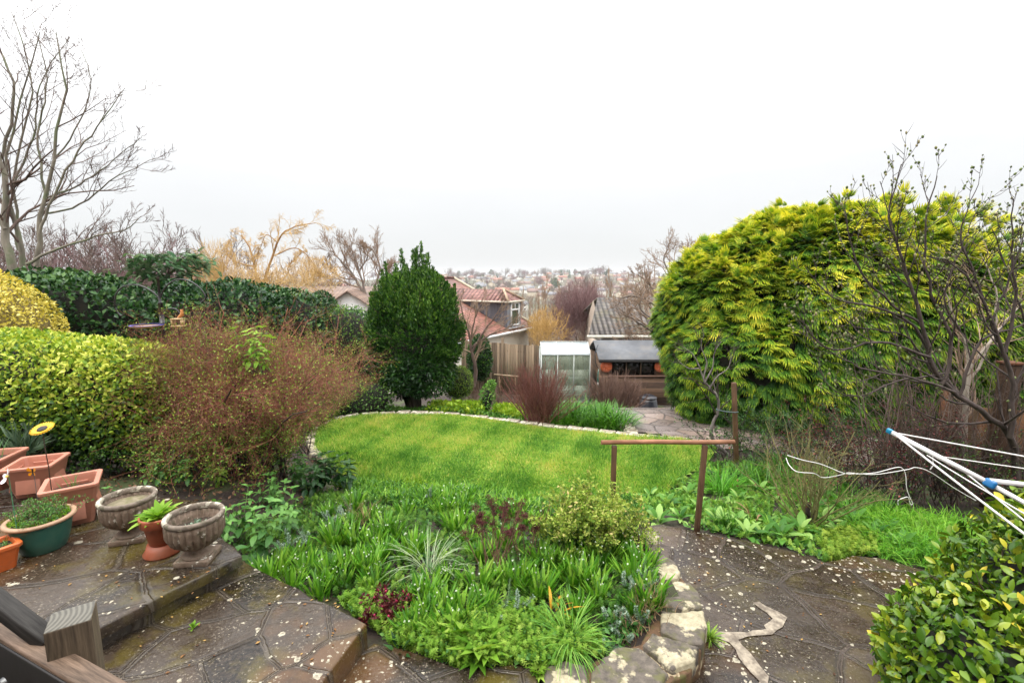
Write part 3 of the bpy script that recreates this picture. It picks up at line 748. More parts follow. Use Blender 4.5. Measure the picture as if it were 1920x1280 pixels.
# pink clay-coloured square planters
M_PINK = plainmat('faded_terracotta_plastic', (.43, .175, .115), .5, .12, 5, .05, dirt=(.34, .15, .10), dscale=4)
def planter(px, py, w, h, rz, label, soil=.8, w2=None):
    b = on(px, py, ZU) if not isinstance(px, tuple) else np.array(px)
    e = empty('square_planter', b, label, 'planter', 'square faded terracotta planters', rz)
    g = trough_shell(w2 or w, w, h, .02, .05)
    for sx in (-1, 1):
        g.box((sx * ((w2 or w) / 2 - .018), 0, h * .5), (.012, w * .5, h * .66), ry=-sx * .16)
        g.box((0, sx * (w / 2 - .018), h * .5), ((w2 or w) * .5, .012, h * .66), rx=sx * .16)
    bevel(g.build('box', M_PINK, e), .005)
    g = Geo(); g.box((0, 0, h * soil), (max(.05, (w2 or w) - .07), w - .07, .02)); g.build('soil', M_PINK if soil < .7 else M_COMPOST, e)
    return e, h * soil
PLT1 = planter((-3.50, 3.62, ZU), None, .33, .33, .62, 'faded terracotta square planter behind the green pot with a few thin shoots', .72)
PLT2 = planter((-4.28, 4.12, ZU), None, .34, .29, .35, 'faded terracotta planter further back under the hedge, mostly empty', .6)
PLT3 = planter((-4.78, 4.22, ZU), None, .34, .31, .2, 'faded terracotta planter at the left edge under the spiky grey plant', .8)

# sunflower stake
hd = at(80, 805, 3.52); bt = at(73, 893, 3.55)
e = empty('sunflower_stake', (hd[0], hd[1], bt[2] - .2), 'yellow metal sunflower on a thin dark stem above the planters', 'garden ornament')
zz = hd[2] - (bt[2] - .2)
g = Geo(); g.tubes(np.array([[0, 0, 0.0], [0.004, 0, zz * .5], [-.004, 0, zz * .8], [0, 0, zz]]), np.full(4, .0035), 6); g.build('stem', plainmat('dark_wire', (.05, .03, .02), .5), e)
M_YEL = plainmat('yellow_enamel', (.80, .47, .005), .35, .12, 20)
Rt = rotm(radians(24), 0, 0)
g = Geo(); n_ = 26
for lay, (r1, r0, dz) in enumerate([(.078, .03, 0), (.068, .03, .006)]):
    for q in range(n_):
        a = (q + lay * .5) / n_ * 2 * pi; da = pi / n_ * 1.05
        V = np.array([[r0 * cos(a - da), r0 * sin(a - da), 0], [r1 * .8 * cos(a - da), r1 * .8 * sin(a - da), .008], [r1 * cos(a), r1 * sin(a), .012], [r1 * .8 * cos(a + da), r1 * .8 * sin(a + da), .008], [r0 * cos(a + da), r0 * sin(a + da), 0]])
        V2 = V.copy(); V2[:, 2] -= .002
        g.add((np.concatenate([V, V2]) + [0, 0, dz]) @ Rt.T + [0, 0, zz], [np.array([[0, 1, 2, 3, 4], [9, 8, 7, 6, 5]]), np.array([[0, 5, 6, 1], [1, 6, 7, 2], [2, 7, 8, 3], [3, 8, 9, 4]])], np.random.rand())
g.build('petals', M_YEL, e)
g = Geo(); g.lathe([(.001, .022), (.02, .02), (.032, .012), (.034, .002)], 28); g.V[-1] = g.V[-1] @ Rt.T + [0, 0, zz]
g.build('centre', plainmat('flower_centre', (.035, .03, .03), .7, .5, 90, .6), e, smooth=True)

# white pinwheel flower at the left edge
c = at(13, 893, 3.05)
e = empty('pinwheel_flower', (c[0], c[1], ZU + .1), 'white pinwheel flower on a stick at the left edge above the green pot', 'garden ornament')
zz = c[2] - ZU - .1
g = Geo(); g.tubes(np.array([[0, .01, 0], [0, .01, zz]]), np.full(2, .003), 6); g.build('stick', plainmat('green_wire', (.06, .2, .1), .5), e)
g = Geo(); fx = rotm(radians(62), 0, radians(-38))
for q in range(6):
    a = q / 6 * 2 * pi + .2
    d = np.array([cos(a), sin(a), 0]); s_ = np.array([-sin(a), cos(a), 0])
    V = np.array([d * .006, d * .025 - s_ * .016 + [0, 0, .004], d * .05 - s_ * .014 + [0, 0, .01], d * .058 + [0, 0, .012], d * .05 + s_ * .014 + [0, 0, .004], d * .025 + s_ * .016])
    g.add(V @ fx.T + [0, 0, zz], np.arange(6)[None])
g.build('petals', plainmat('white_plastic', (.82, .80, .80), .4, .05, 10, dirt=(.7, .5, .55), dscale=40), e)
g = Geo(); blob(g, (0, 0, zz), (.009, .009, .009), s=1, nu=12, nv=8, amp=0); g.build('hub', M_YEL, e, smooth=True)

# orange butterfly pick
c = at(62, 884, 3.35)
e = empty('butterfly_pick', (c[0], c[1], ZU + .15), 'small orange butterfly ornament on a wire beside the pinwheel', 'garden ornament')
zz = c[2] - ZU - .15
g = Geo(); g.tubes(np.array([[0, 0, 0], [.005, 0, zz]]), np.full(2, .002), 5); g.build('wire', plainmat('pick_wire', (.1, .1, .1), .4), e)
g = Geo()
for sx in (-1, 1):
    for (lx, lz, ang) in ((.034, .034, .5), (.026, -.028, -.4)):
        V = [(0, 0, zz), (sx * lx * .6, -.008, zz + lz * 1.05), (sx * lx, -.014, zz + lz * .8), (sx * lx * .9, -.012, zz + lz * .25)]
        g.add(V, [[0, 1, 2, 3]]) 
g.build('wings', plainmat('orange_enamel', (.75, .28, .01), .35, .3, 60), e)
g = Geo(); g.tubes(np.array([[0, -.003, zz - .025], [0, -.004, zz], [0, -.003, zz + .025]]), np.array([.003, .005, .003]), 6, cap=True); g.build('body', plainmat('butterfly_body', (.03, .02, .02), .5), e)

# ================================================================ foreground timber rail (bottom-left corner)
M_TIMBER = barkmat('weathered_timber', (.09, .060, .040), (.27, .20, .145), 10, .75, stretch=.12, bump=.5)
def woodmat(name, c1, c2, axis=(1, 12, 12), sc=5, rough=.75, wet=None, bump=.35, knots=True):
    m, nt, out = newmat(name)
    P = objco(nt, axis)
    n = noise(nt, P, sc, 6, .65); n2 = noise(nt, objco(nt), 2.5, 4, .6)
    c = ramp(nt, [(.3, c1), (.55, tuple((a + b) / 2 for a, b in zip(c1, c2))), (.75, c2)], n).outputs[0]
    c = mixc(nt, mathn(nt, 'MULTIPLY', ramp(nt, [(.45, 0.), (.7, 1.)], n2).outputs[0], .55), c, wet or tuple(q * .35 for q in c1))
    p = N(nt, 'ShaderNodeBsdfPrincipled'); L(nt, c, p.inputs['Base Color']); p.inputs['Roughness'].default_value = rough; p.inputs['Specular IOR Level'].default_value = .3
    b = N(nt, 'ShaderNodeBump'); b.inputs['Strength'].default_value = bump; b.inputs['Distance'].default_value = .004
    L(nt, n, b.inputs['Height']); L(nt, b.outputs[0], p.inputs['Normal']); L(nt, p.outputs[0], out.inputs[0]); return m
def endgrain():
    m, nt, out = newmat('end_grain')
    w_ = N(nt, 'ShaderNodeTexWave', wave_type='RINGS', rings_direction='Z', i_Scale=34., i_Distortion=1.6, i_Detail=3.)
    mp = N(nt, 'ShaderNodeMapping'); mp.inputs['Location'].default_value = (.075, -.01, 0); L(nt, objco(nt), mp.inputs[0]); L(nt, mp.outputs[0], w_.inputs['Vector'])
    c = ramp(nt, [(.2, (.05, .048, .042)), (.8, (.125, .12, .10))], w_.outputs['Fac']).outputs[0]
    n = noise(nt, objco(nt), 60, 4, .7); c = mixc(nt, mathn(nt, 'MULTIPLY', n, .4), c, (.22, .20, .16))
    p = N(nt, 'ShaderNodeBsdfPrincipled'); L(nt, c, p.inputs['Base Color']); p.inputs['Roughness'].default_value = .8
    b = N(nt, 'ShaderNodeBump'); b.inputs['Strength'].default_value = .3; b.inputs['Distance'].default_value = .002; L(nt, w_.outputs['Fac'], b.inputs['Height']); L(nt, b.outputs[0], p.inputs['Normal'])
    L(nt, p.outputs[0], out.inputs[0]); return m
ZP = 1.77
k4 = [on(108, 1178, ZP), on(197, 1151, ZP), on(152, 1132, ZP), on(72, 1157, ZP)]
pc_ = sum(k4) / 4
ex = unit((k4[1] - k4[0])); ey = np.array([-ex[1], ex[0], 0]); s_post = np.linalg.norm(k4[1] - k4[0])
M_POSTW = woodmat('post_timber', (.035, .024, .015), (.17, .125, .08), (30, 30, 1.6), 6)
e = empty('deck_railing', (pc_[0], pc_[1], ZU), 'weathered timber railing with a square post in the bottom left corner', 'railing', rz=math.atan2(ex[1], ex[0]))
Lp = ZP - ZU
g = Geo(); g.box((0, 0, Lp / 2), (s_post, s_post, Lp)); po = g.build('post', M_POSTW, e); bevel(po, .004, 2)
po.data.materials.append(endgrain()); po.data.polygons[1].material_index = 1
ca, sa = cos(-math.atan2(ex[1], ex[0])), sin(-math.atan2(ex[1], ex[0]))
def loc(p): 
    q = np.array(p) - np.array([pc_[0], pc_[1], ZU]); return np.array([q[0] * ca - q[1] * sa, q[0] * sa + q[1] * ca, q[2]])
ZR = 1.705
a_, b_ = on(-160, 1057, ZR), on(330, 1326, ZR)
dd_ = unit(b_ - a_); pn = np.array([dd_[1], -dd_[0], 0]);
if pn[1] > 0: pn = -pn
M_RAILW = woodmat('rail_timber', (.06, .038, .024), (.27, .185, .13), (1.6, 22, 22), 7, rough=.6)
def rail_obj(name, a, b, w, h, mat):
    g = Geo(); a, b = np.array(a), np.array(b); Lr = np.linalg.norm(b - a); d = unit(b - a)
    g.box((0, 0, 0), (Lr, w, h)); o = g.build(name, mat, e); 
    m_ = (a + b) / 2; l_ = loc(m_); o.location = tuple(l_)
    dl = loc(b) - loc(a); o.rotation_euler = (0, -math.asin(dl[2] / Lr), math.atan2(dl[1], dl[0])); bevel(o, .004, 2); return o
rail_obj('rail', a_ + pn * .022 + [0, 0, -.075], b_ + pn * .022 + [0, 0, -.075], .044, .15, M_RAILW)
rail_obj('side_shade', a_ + pn * .046 + [0, 0, -.083], b_ + pn * .046 + [0, 0, -.083], .006, .15, plainmat('rail_side_shade', (.010, .008, .007), .6, .4, 6, .3))  # thin near-black strip: shade on the rail's side, put into its colour
p_ = at(74, 1172, k4[3][1] + .0)
r2a = at(-130, 1010, .98); r2b = at(92, 1186, pc_[1] + .01)
rail_obj('handrail_timber', r2a + np.array([0, 0, -.035]), r2b + np.array([0, 0, -.022]), .036, .03, woodmat('grey_timber', (.018, .016, .015), (.07, .066, .06), (1.6, 22, 22), 7))
l1, l2 = on(-60, 1215, 1.52), on(110, 1326, 1.52)
rail_obj('lower_rail', l1 + pn * .03, l2 + pn * .03, .06, .05, woodmat('grey_timber_low', (.10, .10, .10), (.24, .24, .24), (1.5, 14, 14), 4))
bo = at(60, 1252, .62)
g = Geo(); g.lathe([(.001, .012), (.008, .012), (.0125, .006), (.014, 0)], 20); o = g.build('bolt', plainmat('bolt_steel', (.12, .12, .12), .35, metal=.8), e)
mid = on(62, 1204, ZR) + pn * .051 + np.array([0, 0, -.055]); o.location = tuple(loc(mid)); o.rotation_euler = (radians(90), 0, math.atan2((loc(b_) - loc(a_))[1], (loc(b_) - loc(a_))[0]))

# ================================================================ handrail beside the path
M_POLE = woodmat('handrail_pole', (.20, .085, .04), (.42, .21, .12), (2, 14, 14), 4, .6)
M_POLEV = woodmat('brown_post', (.065, .034, .018), (.18, .10, .053), (16, 16, 1.5), 4, .6)
YR = 4.45; ra, rb = at(1127, 829, YR), at(1377, 828, YR)
e = empty('path_handrail', (at(1307, 990, YR)[0], YR, 0), 'brown wooden handrail on two slim posts at the top of the path', 'handrail')
off = np.array(e.location)
g = Geo(); g.tubes(np.array([ra, ra * .6 + rb * .4 + [0, 0, .004], ra * .3 + rb * .7 - [0, 0, .003], rb]) - off, np.array([.0225, .023, .0225, .0215]), 14, cap=True); g.build('rail', M_POLE, e, smooth=False)
for (xt, yt, xb, yb) in ((1322, 832, 1306, 998), (1152, 833, 1148, 955)):
    t_, b__ = at(xt, yt, YR), at(xb, yb, YR)
    g = Geo(); g.beam(b__ - off, t_ - off - [0, 0, .012], .046, .046); bevel(g.build('post', M_POLEV, e), .004)

# stake by the crooked tree
b_ = on(1383, 872, -.46); t_ = at(1376, 717, b_[1])
e = empty('wooden_stake', b_, 'tall brown wooden stake tied to the small crooked tree', 'stake')
g = Geo(); g.beam(np.array([0, 0, -.2]), t_ - b_, .062, .062); bevel(g.build('stake', M_POLEV, e), .005)
q0 = at(1378, 772, b_[1] - .05) - b_; q1 = at(1347, 768, b_[1] + .1) - b_
g = Geo(); g.tubes(np.array([q0 + [.05, 0, 0], q0 + [0, -.03, 0], (q0 + q1) / 2 + [0, 0, -.015], q1 + [-.03, 0, 0], q1 + [0, .06, 0]]), np.full(5, .009), 6); g.build('tie', plainmat('dark_tie', (.06, .09, .09), .6), e)

# ================================================================ rotary clothes airer (arms reach in from the right)
M_WHITE = plainmat('white_metal', (.78, .77, .76), .3, .04, 5)
M_LINE = plainmat('white_line', (.72, .70, .68), .45, .1, 60)
M_BLUE = plainmat('blue_plastic', (.01, .13, .33), .35, .1, 8)
cap = at(1668, 808, 2.15); jt = at(1856, 906, 1.80); h1 = at(2080, 925, 1.75); h2 = at(2080, 1030, 1.62)
base_ = np.array([2.75, 1.35, 0.0])
e = empty('rotary_airer', base_, 'white rotary clothes airer with blue joints leaning in from the right edge', 'clothes airer')
g = Geo(); g.beam(cap - base_, jt - base_ + (jt - cap) * .02, .013, .016); g.beam(jt - base_, h2 - base_, .012, .015); g.build('arm', M_WHITE, e)
g = Geo(); g.beam(jt - base_ + [0, 0, .012], h1 - base_, .013, .015); g.build('strut', M_WHITE, e)
g = Geo(); g.tubes(np.array([h1 - base_ + [.06, 0, .35], [h1[0] - base_[0] + .06, h1[1] - base_[1], 0]]), np.array([.022, .022]), 16, cap=True); g.build('mast', M_WHITE, e)
dc = unit(jt - cap)
g = Geo(); g.beam(cap - base_ - dc * .012, cap - base_ + dc * .012, .018, .022); bevel(g.build('end_cap', plainmat('teal_cap', (.01, .22, .38), .35), e), .004)
g = Geo(); g.beam(jt - base_ - dc * .020, jt - base_ + dc * .020, .018, .034, roll=.3); bevel(g.build('joint', M_BLUE, e), .012, 3)
def line(pts, r=.0022, sag=0.):
    P = []
    for a, b in zip(pts[:-1], pts[1:]):
        for t in np.linspace(0, 1, 8, endpoint=False): P.append(a * (1 - t) + b * t - np.array([0, 0, sag * 4 * t * (1 - t)]))
    P.append(pts[-1]); P = np.array(P)
    g = Geo(); g.tubes(P - base_, np.full(len(P), r), 6); g.build('washing_line', M_LINE, e)
line([cap + dc * .01, at(1990, 868, 1.9)], .0032); line([cap + dc * .02, at(1990, 1052, 1.5)], .0042, .004)
line([at(1760, 855, 2.0), at(1990, 888, 1.9)], .0024); line([at(1738, 853, 2.0), at(2010, 1012, 1.5)], .0024, .006)
line([at(1790, 868, 1.93), at(1815, 890, 1.9), at(2000, 1040, 1.5)], .0028); line([at(1850, 735 + 170, 1.85), at(2000, 985, 1.6)], .0024)
line([at(1748, 850, 2.0), at(1750, 872, 2.0), at(1744, 880, 2.0)], .0022)

# loose white cord hung over the bare bush
YC = 4.45
def cordpts(l, y=YC): return np.array([at(a, b, y + dy) for a, b, dy in l])
def smooth(P, k=6):
    P = np.array(P); out = []; n = len(P)
    for i in range(n - 1):
        p0, p1, p2, p3 = P[max(0, i - 1)], P[i], P[i + 1], P[min(n - 1, i + 2)]
        for t in np.arange(k) / k: out.append(.5 * (2 * p1 + (p2 - p0) * t + (2 * p0 - 5 * p1 + 4 * p2 - p3) * t * t + (3 * p1 - 3 * p2 + p3 - p0) * t ** 3))
    out.append(P[-1]); return np.array(out)
g = Geo()
for l in ([(1474, 858, .1), (1480, 872, .0), (1495, 884, -.1), (1526, 887, -.1), (1545, 895, 0), (1585, 888, -.1), (1592, 886, -.1), (1640, 889, 0), (1700, 880, .1), (1718, 876, .1), (1745, 885, .1), (1790, 915, .2), (1830, 938, .2)],
          [(1476, 853, .1), (1505, 862, 0), (1540, 870, -.05), (1580, 886, -.1), (1600, 888, -.1), (1640, 886, -.05), (1680, 876, 0), (1692, 878, 0), (1698, 890, 0), (1700, 915, 0), (1706, 932, 0), (1711, 943, 0), (1707, 945, 0), (1703, 932, 0), (1694, 933, 0), (1684, 938, 0), (1684, 946, 0)]):
    P = smooth(cordpts(l)); g.tubes(P, np.full(len(P), .0036), 6)
tag(g.build('loose_cord', M_LINE), 'loose white cord slung across the green-stemmed bare bush', 'cord')

# ================================================================ bird feeding station behind the clipped hedge
bt = at(308, 640, 5.9); tp = at(292, 521, 5.9); base_ = np.array([bt[0] - .0, 5.9, gz(bt[0], 5.9)])
e = empty('bird_feeder', base_, 'dark metal bird feeding pole with curled hooks and a blue-rimmed dish behind the hedge', 'bird feeder')
M_IRON = plainmat('dark_iron', (.02, .016, .018), .35, .2, 10)
g = Geo(); zt = tp[2] - base_[2]; g.tubes(np.array([[0, 0, 0], [0, 0, zt - .4]]), np.full(2, .02), 10); g.tubes(np.array([[0, 0, zt - .55], [0, 0, zt - .3]]), np.full(2, .028), 10, cap=True); g.tubes(np.array([[0, 0, zt - .4], [0, 0, zt]]), np.full(2, .016), 10, cap=True)
g.build('pole', M_IRON, e)
for sx, pts in ((-1, [(0, -.27), (-.08, -.17), (-.24, -.09), (-.42, -.10), (-.53, -.2), (-.56, -.36), (-.5, -.46), (-.44, -.42)]), (1, [(0, -.27), (.06, -.14), (.2, -.03), (.36, -.03), (.5, -.12), (.56, -.24), (.5, -.30)]), (1, [(0, -.42), (.08, -.38), (.18, -.38), (.24, -.46)])):
    P = smooth(np.array([[x, 0, zt + z] for x, z in pts])); g = Geo(); g.tubes(P, np.full(len(P), .009), 6); g.build('hook', M_IRON, e)
dish = at(275, 612, 5.8) - base_
g = Geo(); g.lathe([(.001, -.012), (.13, -.012), (.165, .0), (.175, .012), (.165, .012), (.12, .0), (.001, -.004)], 40, c=dish); g.build('dish', plainmat('wood_dish', (.30, .19, .10), .6), e, smooth=True)
g = Geo(); g.lathe([(.150, .014), (.176, .014), (.177, .02), (.148, .02)], 40, c=dish); g.build('dish_rim', plainmat('blue_rim', (.06, .045, .30), .4), e, smooth=True)
tf = at(334, 608, 5.7)
g = Geo()
g.box((0, 0, 0), (.13, .08, .014)); g.box((0, 0, .085), (.13, .08, .012)); g.box((-.055, 0, .043), (.012, .07, .075)); g.box((.055, 0, .043), (.012, .07, .075))
e2 = empty('feeding_table', (tf[0], tf[1], tf[2] - .02), 'small pale wooden feeding table with a toy bird, right of the dark pole', 'bird table')
g.build('table', plainmat('pale_wood', (.50, .34, .16), .6, .2, 20), e2)
g = Geo(); P = np.array([[.0, 0, .10], [.03, 0, .115], [.055, 0, .135], [.06, 0, .165], [.058, 0, .19], [.075, 0, .195]]); g.tubes(P, np.array([.006, .018, .022, .016, .016, .004]), 10, cap=True); g.build('toy_bird', plainmat('orange_wood', (.5, .2, .06), .5), e2, smooth=True)
g = Geo(); g.tubes(np.array([[0, 0, -.007], [0, 0, -(tf[2] - .02 - gz(tf[0], tf[1]))]]), np.array([.008, .008]), 6); g.build('leg', M_IRON, e2)
# ================================================================ timber fence at the bottom of the garden
def boardmat(name, c1, c2, axis=(6, 6, .4), sc=3):
    m, nt, out = newmat(name)
    a = N(nt, 'ShaderNodeAttribute', attribute_name='var'); n = noise(nt, objco(nt, axis), sc, 5, .65)
    c = ramp(nt, [(.25, c1), (.75, c2)], mathn(nt, 'ADD', mathn(nt, 'MULTIPLY', a.outputs['Fac'], .5), mathn(nt, 'MULTIPLY', n, .5))).outputs[0]
    n2 = noise(nt, objco(nt), .9, 4, .6); c = mixc(nt, mathn(nt, 'MULTIPLY', ramp(nt, [(.45, 0.), (.65, 1.)], n2).outputs[0], .5), c, (.07, .075, .03))
    p = N(nt, 'ShaderNodeBsdfPrincipled'); L(nt, c, p.inputs['Base Color']); p.inputs['Roughness'].default_value = .8; p.inputs['Specular IOR Level'].default_value = .2
    L(nt, p.outputs[0], out.inputs[0]); return m
M_FENCE = boardmat('old_fence_boards', (.045, .030, .019), (.24, .175, .115))
def fence(a, b, h, label, name='board_fence', bw=.11, M=None, posts=4, seed=0, top=None, down=.3):
    M = M or M_FENCE
    rg = np.random.default_rng(seed); a = np.array(a, float); b = np.array(b, float); d = b - a; Ld = np.linalg.norm(d[:2]); u = np.array([d[0], d[1], 0]) / Ld; nn = np.array([-u[1], u[0], 0])
    e = empty(name, a, label, 'fence', rz=math.atan2(u[1], u[0]))
    n = int(Ld / bw); g = Geo()
    for k in range(n):
        s_ = (k + .5) * bw; zt = (b[2] - a[2]) * s_ / Ld + h + rg.normal() * .012
        zb = (b[2] - a[2]) * s_ / Ld - down
        g.box((s_, (.012 if k % 2 else 0) + rg.normal() * .003, (zt + zb) / 2), (bw * 1.04 if k % 2 else bw * .92, .018, zt - zb), ry=rg.normal() * .004, var=rg.random())
    g.build('boards', M, e)
    for k in range(posts):
        s_ = Ld * (k + .0) / max(1, posts - 1); z = (b[2] - a[2]) * s_ / Ld
        g = Geo(); g.box((s_, -.06, z + h / 2), (.09, .09, h + .5)); g.build('post', M, e)
    g = Geo(); 
    for zz in (.3, .85 * h): g.beam((0, .045, zz), (Ld, .045, (b[2] - a[2]) + zz), .04, .07)
    g.build('rail', M, e)
    return e
f0 = at(868, 638, 19.6); f1 = at(1020, 649, 19.0)
fence((f0[0], f0[1], f0[2] - 2.0), (f1[0], f1[1], f1[2] - 2.0), 2.0, 'tall weathered board fence left of the greenhouse', posts=3, seed=1)
f0 = at(1112, 652, 19.3); f1 = at(1290, 660, 19.3)
fence((f0[0], f0[1], f0[2] - 1.9), (f1[0], f1[1], f1[2] - 1.9), 1.9, 'dark board fence behind the shed and the greenhouse', posts=3, seed=2)

# ================================================================ greenhouse
YG = 17.6; zb_ = -2.32
gl = at(1015, 700, YG)[0]; gr = at(1106, 700, YG)[0]; ze = at(1060, 664, YG)[2]; zr = at(1060, 641, YG + .65)[2]; Wg = gr - gl; Dg = 1.35
e = empty('greenhouse', (gl, YG, zb_), 'small aluminium greenhouse with a white translucent roof, beside the shed', 'greenhouse')
M_ALU = plainmat('aluminium', (.46, .48, .46), .45, .15, 9, metal=.3)
def glassmat(name, tint, fac, gl=.25, rough=.15):
    m, nt, out = newmat(name)
    t = N(nt, 'ShaderNodeBsdfTransparent'); t.inputs[0].default_value = (.93, .97, .94, 1)
    n = noise(nt, objco(nt), 2.5, 4, .6)
    p = N(nt, 'ShaderNodeBsdfPrincipled'); p.inputs['Base Color'].default_value = (*tint, 1); p.inputs['Roughness'].default_value = rough; p.inputs['Specular IOR Level'].default_value = gl
    mx = N(nt, 'ShaderNodeMixShader'); L(nt, ramp(nt, [(.3, fac * .7), (.7, min(1, fac * 1.3))], n).outputs[0], mx.inputs[0]); L(nt, t.outputs[0], mx.inputs[1]); L(nt, p.outputs[0], mx.inputs[2]); L(nt, mx.outputs[0], out.inputs[0]); return m
M_GL = glassmat('greenhouse_glass', (.30, .34, .26), .42)
M_GLR = glassmat('greenhouse_roof_glass', (.42, .47, .49), .8, .4, .3)
he, hr = ze - zb_, zr - zb_
yc = Dg / 2
g = Geo(); t = .028
for x in np.linspace(0, Wg, 4):
    for y in (0, Dg): g.beam((x, y, 0), (x, y, he), t, t)
    g.beam((x, 0, he), (x, yc, hr), t, t); g.beam((x, Dg, he), (x, yc, hr), t, t)
for y in (0, Dg):
    for z in (.02, he): g.beam((0, y, z), (Wg, y, z), t, t * 1.3)
g.beam((0, yc, hr), (Wg, yc, hr), t, t * 1.6)
for x in (0, Wg):
    for z in (.02, he): g.beam((x, 0, z), (x, Dg, z), t, t)
    g.beam((x, yc - .32, 0), (x, yc - .32, he + .2), t, t); g.beam((x, yc + .32, 0), (x, yc + .32, he + .2), t, t)
g.beam((Wg * .52, .02, he), (Wg - .1, .02, .05), t * .7, t * .7); g.beam((Wg * .72, .02, he), (Wg * .86, .02, he * .5), t * .6, t * .6)
g.build('frame', M_ALU, e)
g = Geo()
for k in range(3):
    x0, x1 = Wg * k / 3 + .015, Wg * (k + 1) / 3 - .015
    for y in (0, Dg):
        for z0, z1 in ((.03, he * .35), (he * .35, he * .68), (he * .68, he - .02)): g.box(((x0 + x1) / 2, y, (z0 + z1) / 2), (x1 - x0, .004, z1 - z0 - .008))
for x in (0, Wg):
    g.box((x, yc, he / 2), (.004, Dg - .04, he - .04))
    g.add(np.array([(x, .03, he + .01), (x, Dg - .03, he + .01), (x, yc, hr - .03)]), [[0, 1, 2]])
g.build('glass_wall', M_GL, e)
g = Geo()
for k in range(3):
    x0, x1 = Wg * k / 3 + .015, Wg * (k + 1) / 3 - .015
    for s_, y0 in ((1, 0), (-1, Dg)):
        g.add(np.array([(x0, y0 - s_ * .04, he - .01), (x1, y0 - s_ * .04, he - .01), (x1, yc, hr - .012), (x0, yc, hr - .012)]) + [0, 0, -.004], [[0, 1, 2, 3]])
g.build('roof_glass', M_GLR, e)
g = Geo(); g.box((Wg * .68, Dg * .35, he * .45), (Wg * .6, .35, .03)); g.box((Wg * .68, Dg * .35, he * .2), (Wg * .6, .35, .03)); g.box((.3, .5, .8), (.16, .1, 1.3))
g.build('staging', plainmat('pale_staging', (.55, .55, .5), .5), e)
o = tag(Geo().lathe([(.001, 0), (.11, 0), (.16, .12), (.15, .12), (.1, .02)], 20).build('watering_bowl', plainmat('green_tray', (.05, .28, .15), .4)), 'green bowl standing on the greenhouse shelf', 'bowl')
o.location = (gl + Wg * .5, YG + .3, zb_ + he * .45 + .015)
# green tall cylinder between greenhouse and shed
c = at(1122.5, 744, 17.4)
e = empty('water_butt', (c[0], 17.4, c[2]), 'slim dark green water butt with a pale band between greenhouse and shed', 'water butt')
hh = at(1122, 692, 17.4)[2] - c[2]
g = Geo(); g.lathe([(.001, 0), (.075, 0), (.08, .1), (.075, hh * .8), (.06, hh * .93), (.001, hh * .94)], 18); g.build('barrel', plainmat('green_barrel', (.01, .10, .075), .4), e, smooth=True)
g = Geo(); g.lathe([(.04, hh * .93), (.05, hh), (.001, hh + .01)], 14); g.build('cap', plainmat('pale_cap', (.25, .4, .36), .5), e)
g = Geo(); g.lathe([(.0815, hh * .45), (.0815, hh * .54)], 18); g.build('band', plainmat('pale_band', (.6, .62, .6), .5), e)
g = Geo(); P = smooth(np.array([[-.05, .1, hh + .9], [-.17, 0, hh + .6], [-.14, -.05, hh + .2], [0, 0, hh]])); g.tubes(P, np.full(len(P), .015), 6); g.build('pipe', plainmat('dark_hose', (.03, .04, .05), .5), e)

# ================================================================ shed
YS = 17.0
sl_ = at(1126, 700, YS)[0]; sr_ = sl_ + 2.7; zb_ = -2.35; ze = at(1126, 672, YS)[2]; zr = at(1180, 640, YS + 1.1)[2]
e = empty('garden_shed', (sl_, YS, zb_), 'brown horizontal-board shed with a grey felt roof and a row of dark windows', 'shed')
he, hr = ze - zb_, zr - zb_; Ws = sr_ - sl_; Ds = 2.2
def shedmat():
    m, nt, out = newmat('shed_boards')
    s_ = N(nt, 'ShaderNodeSeparateXYZ'); L(nt, objco(nt), s_.inputs[0])
    fr = mathn(nt, 'FRACT', mathn(nt, 'MULTIPLY', s_.outputs[2], 5.5)); row = mathn(nt, 'FLOOR', mathn(nt, 'MULTIPLY', s_.outputs[2], 5.5))
    n = noise(nt, objco(nt, (1, 8, 8)), 4, 5, .65)
    wn = N(nt, 'ShaderNodeTexWhiteNoise', noise_dimensions='1D'); L(nt, row, wn.inputs['W'])
    c = ramp(nt, [(.25, (.05, .026, .015)), (.8, (.26, .155, .095))], mathn(nt, 'ADD', mathn(nt, 'MULTIPLY', n, .6), mathn(nt, 'MULTIPLY', wn.outputs[0], .4))).outputs[0]
    c = mixc(nt, ramp(nt, [(.0, 1.), (.16, 0.)], fr).outputs[0], c, (.008, .005, .004))
    p = N(nt, 'ShaderNodeBsdfPrincipled'); L(nt, c, p.inputs['Base Color']); p.inputs['Roughness'].default_value = .8
    b = N(nt, 'ShaderNodeBump'); b.inputs['Distance'].default_value = .02; L(nt, fr, b.inputs['Height']); L(nt, b.outputs[0], p.inputs['Normal'])
    L(nt, p.outputs[0], out.inputs[0]); return m
M_SHED = shedmat()
g = Geo(); zw = he - .62
g.box((Ws / 2, .03, zw / 2), (Ws, .06, zw)); g.box((.2, .03, (zw + he) / 2), (.4, .06, he - zw)); g.box((Ws - .35, .03, (zw + he) / 2), (.70, .06, he - zw))
g.box((.03, Ds / 2 + .03, he / 2), (.06, Ds - .1, he)); g.box((Ws - .03, Ds / 2 + .03, he / 2), (.06, Ds - .1, he)); g.box((Ws / 2, Ds, he / 2), (Ws - .14, .06, he))
g.build('wall', M_SHED, e)
g = Geo(); yr = Ds / 2
V = np.array([(-.1, -.14, he - .05), (Ws + .1, -.14, he - .05), (Ws + .1, yr, hr), (-.1, yr, hr), (-.1, Ds + .14, he - .05), (Ws + .1, Ds + .14, he - .05)]); V2 = V + [0, 0, .05]
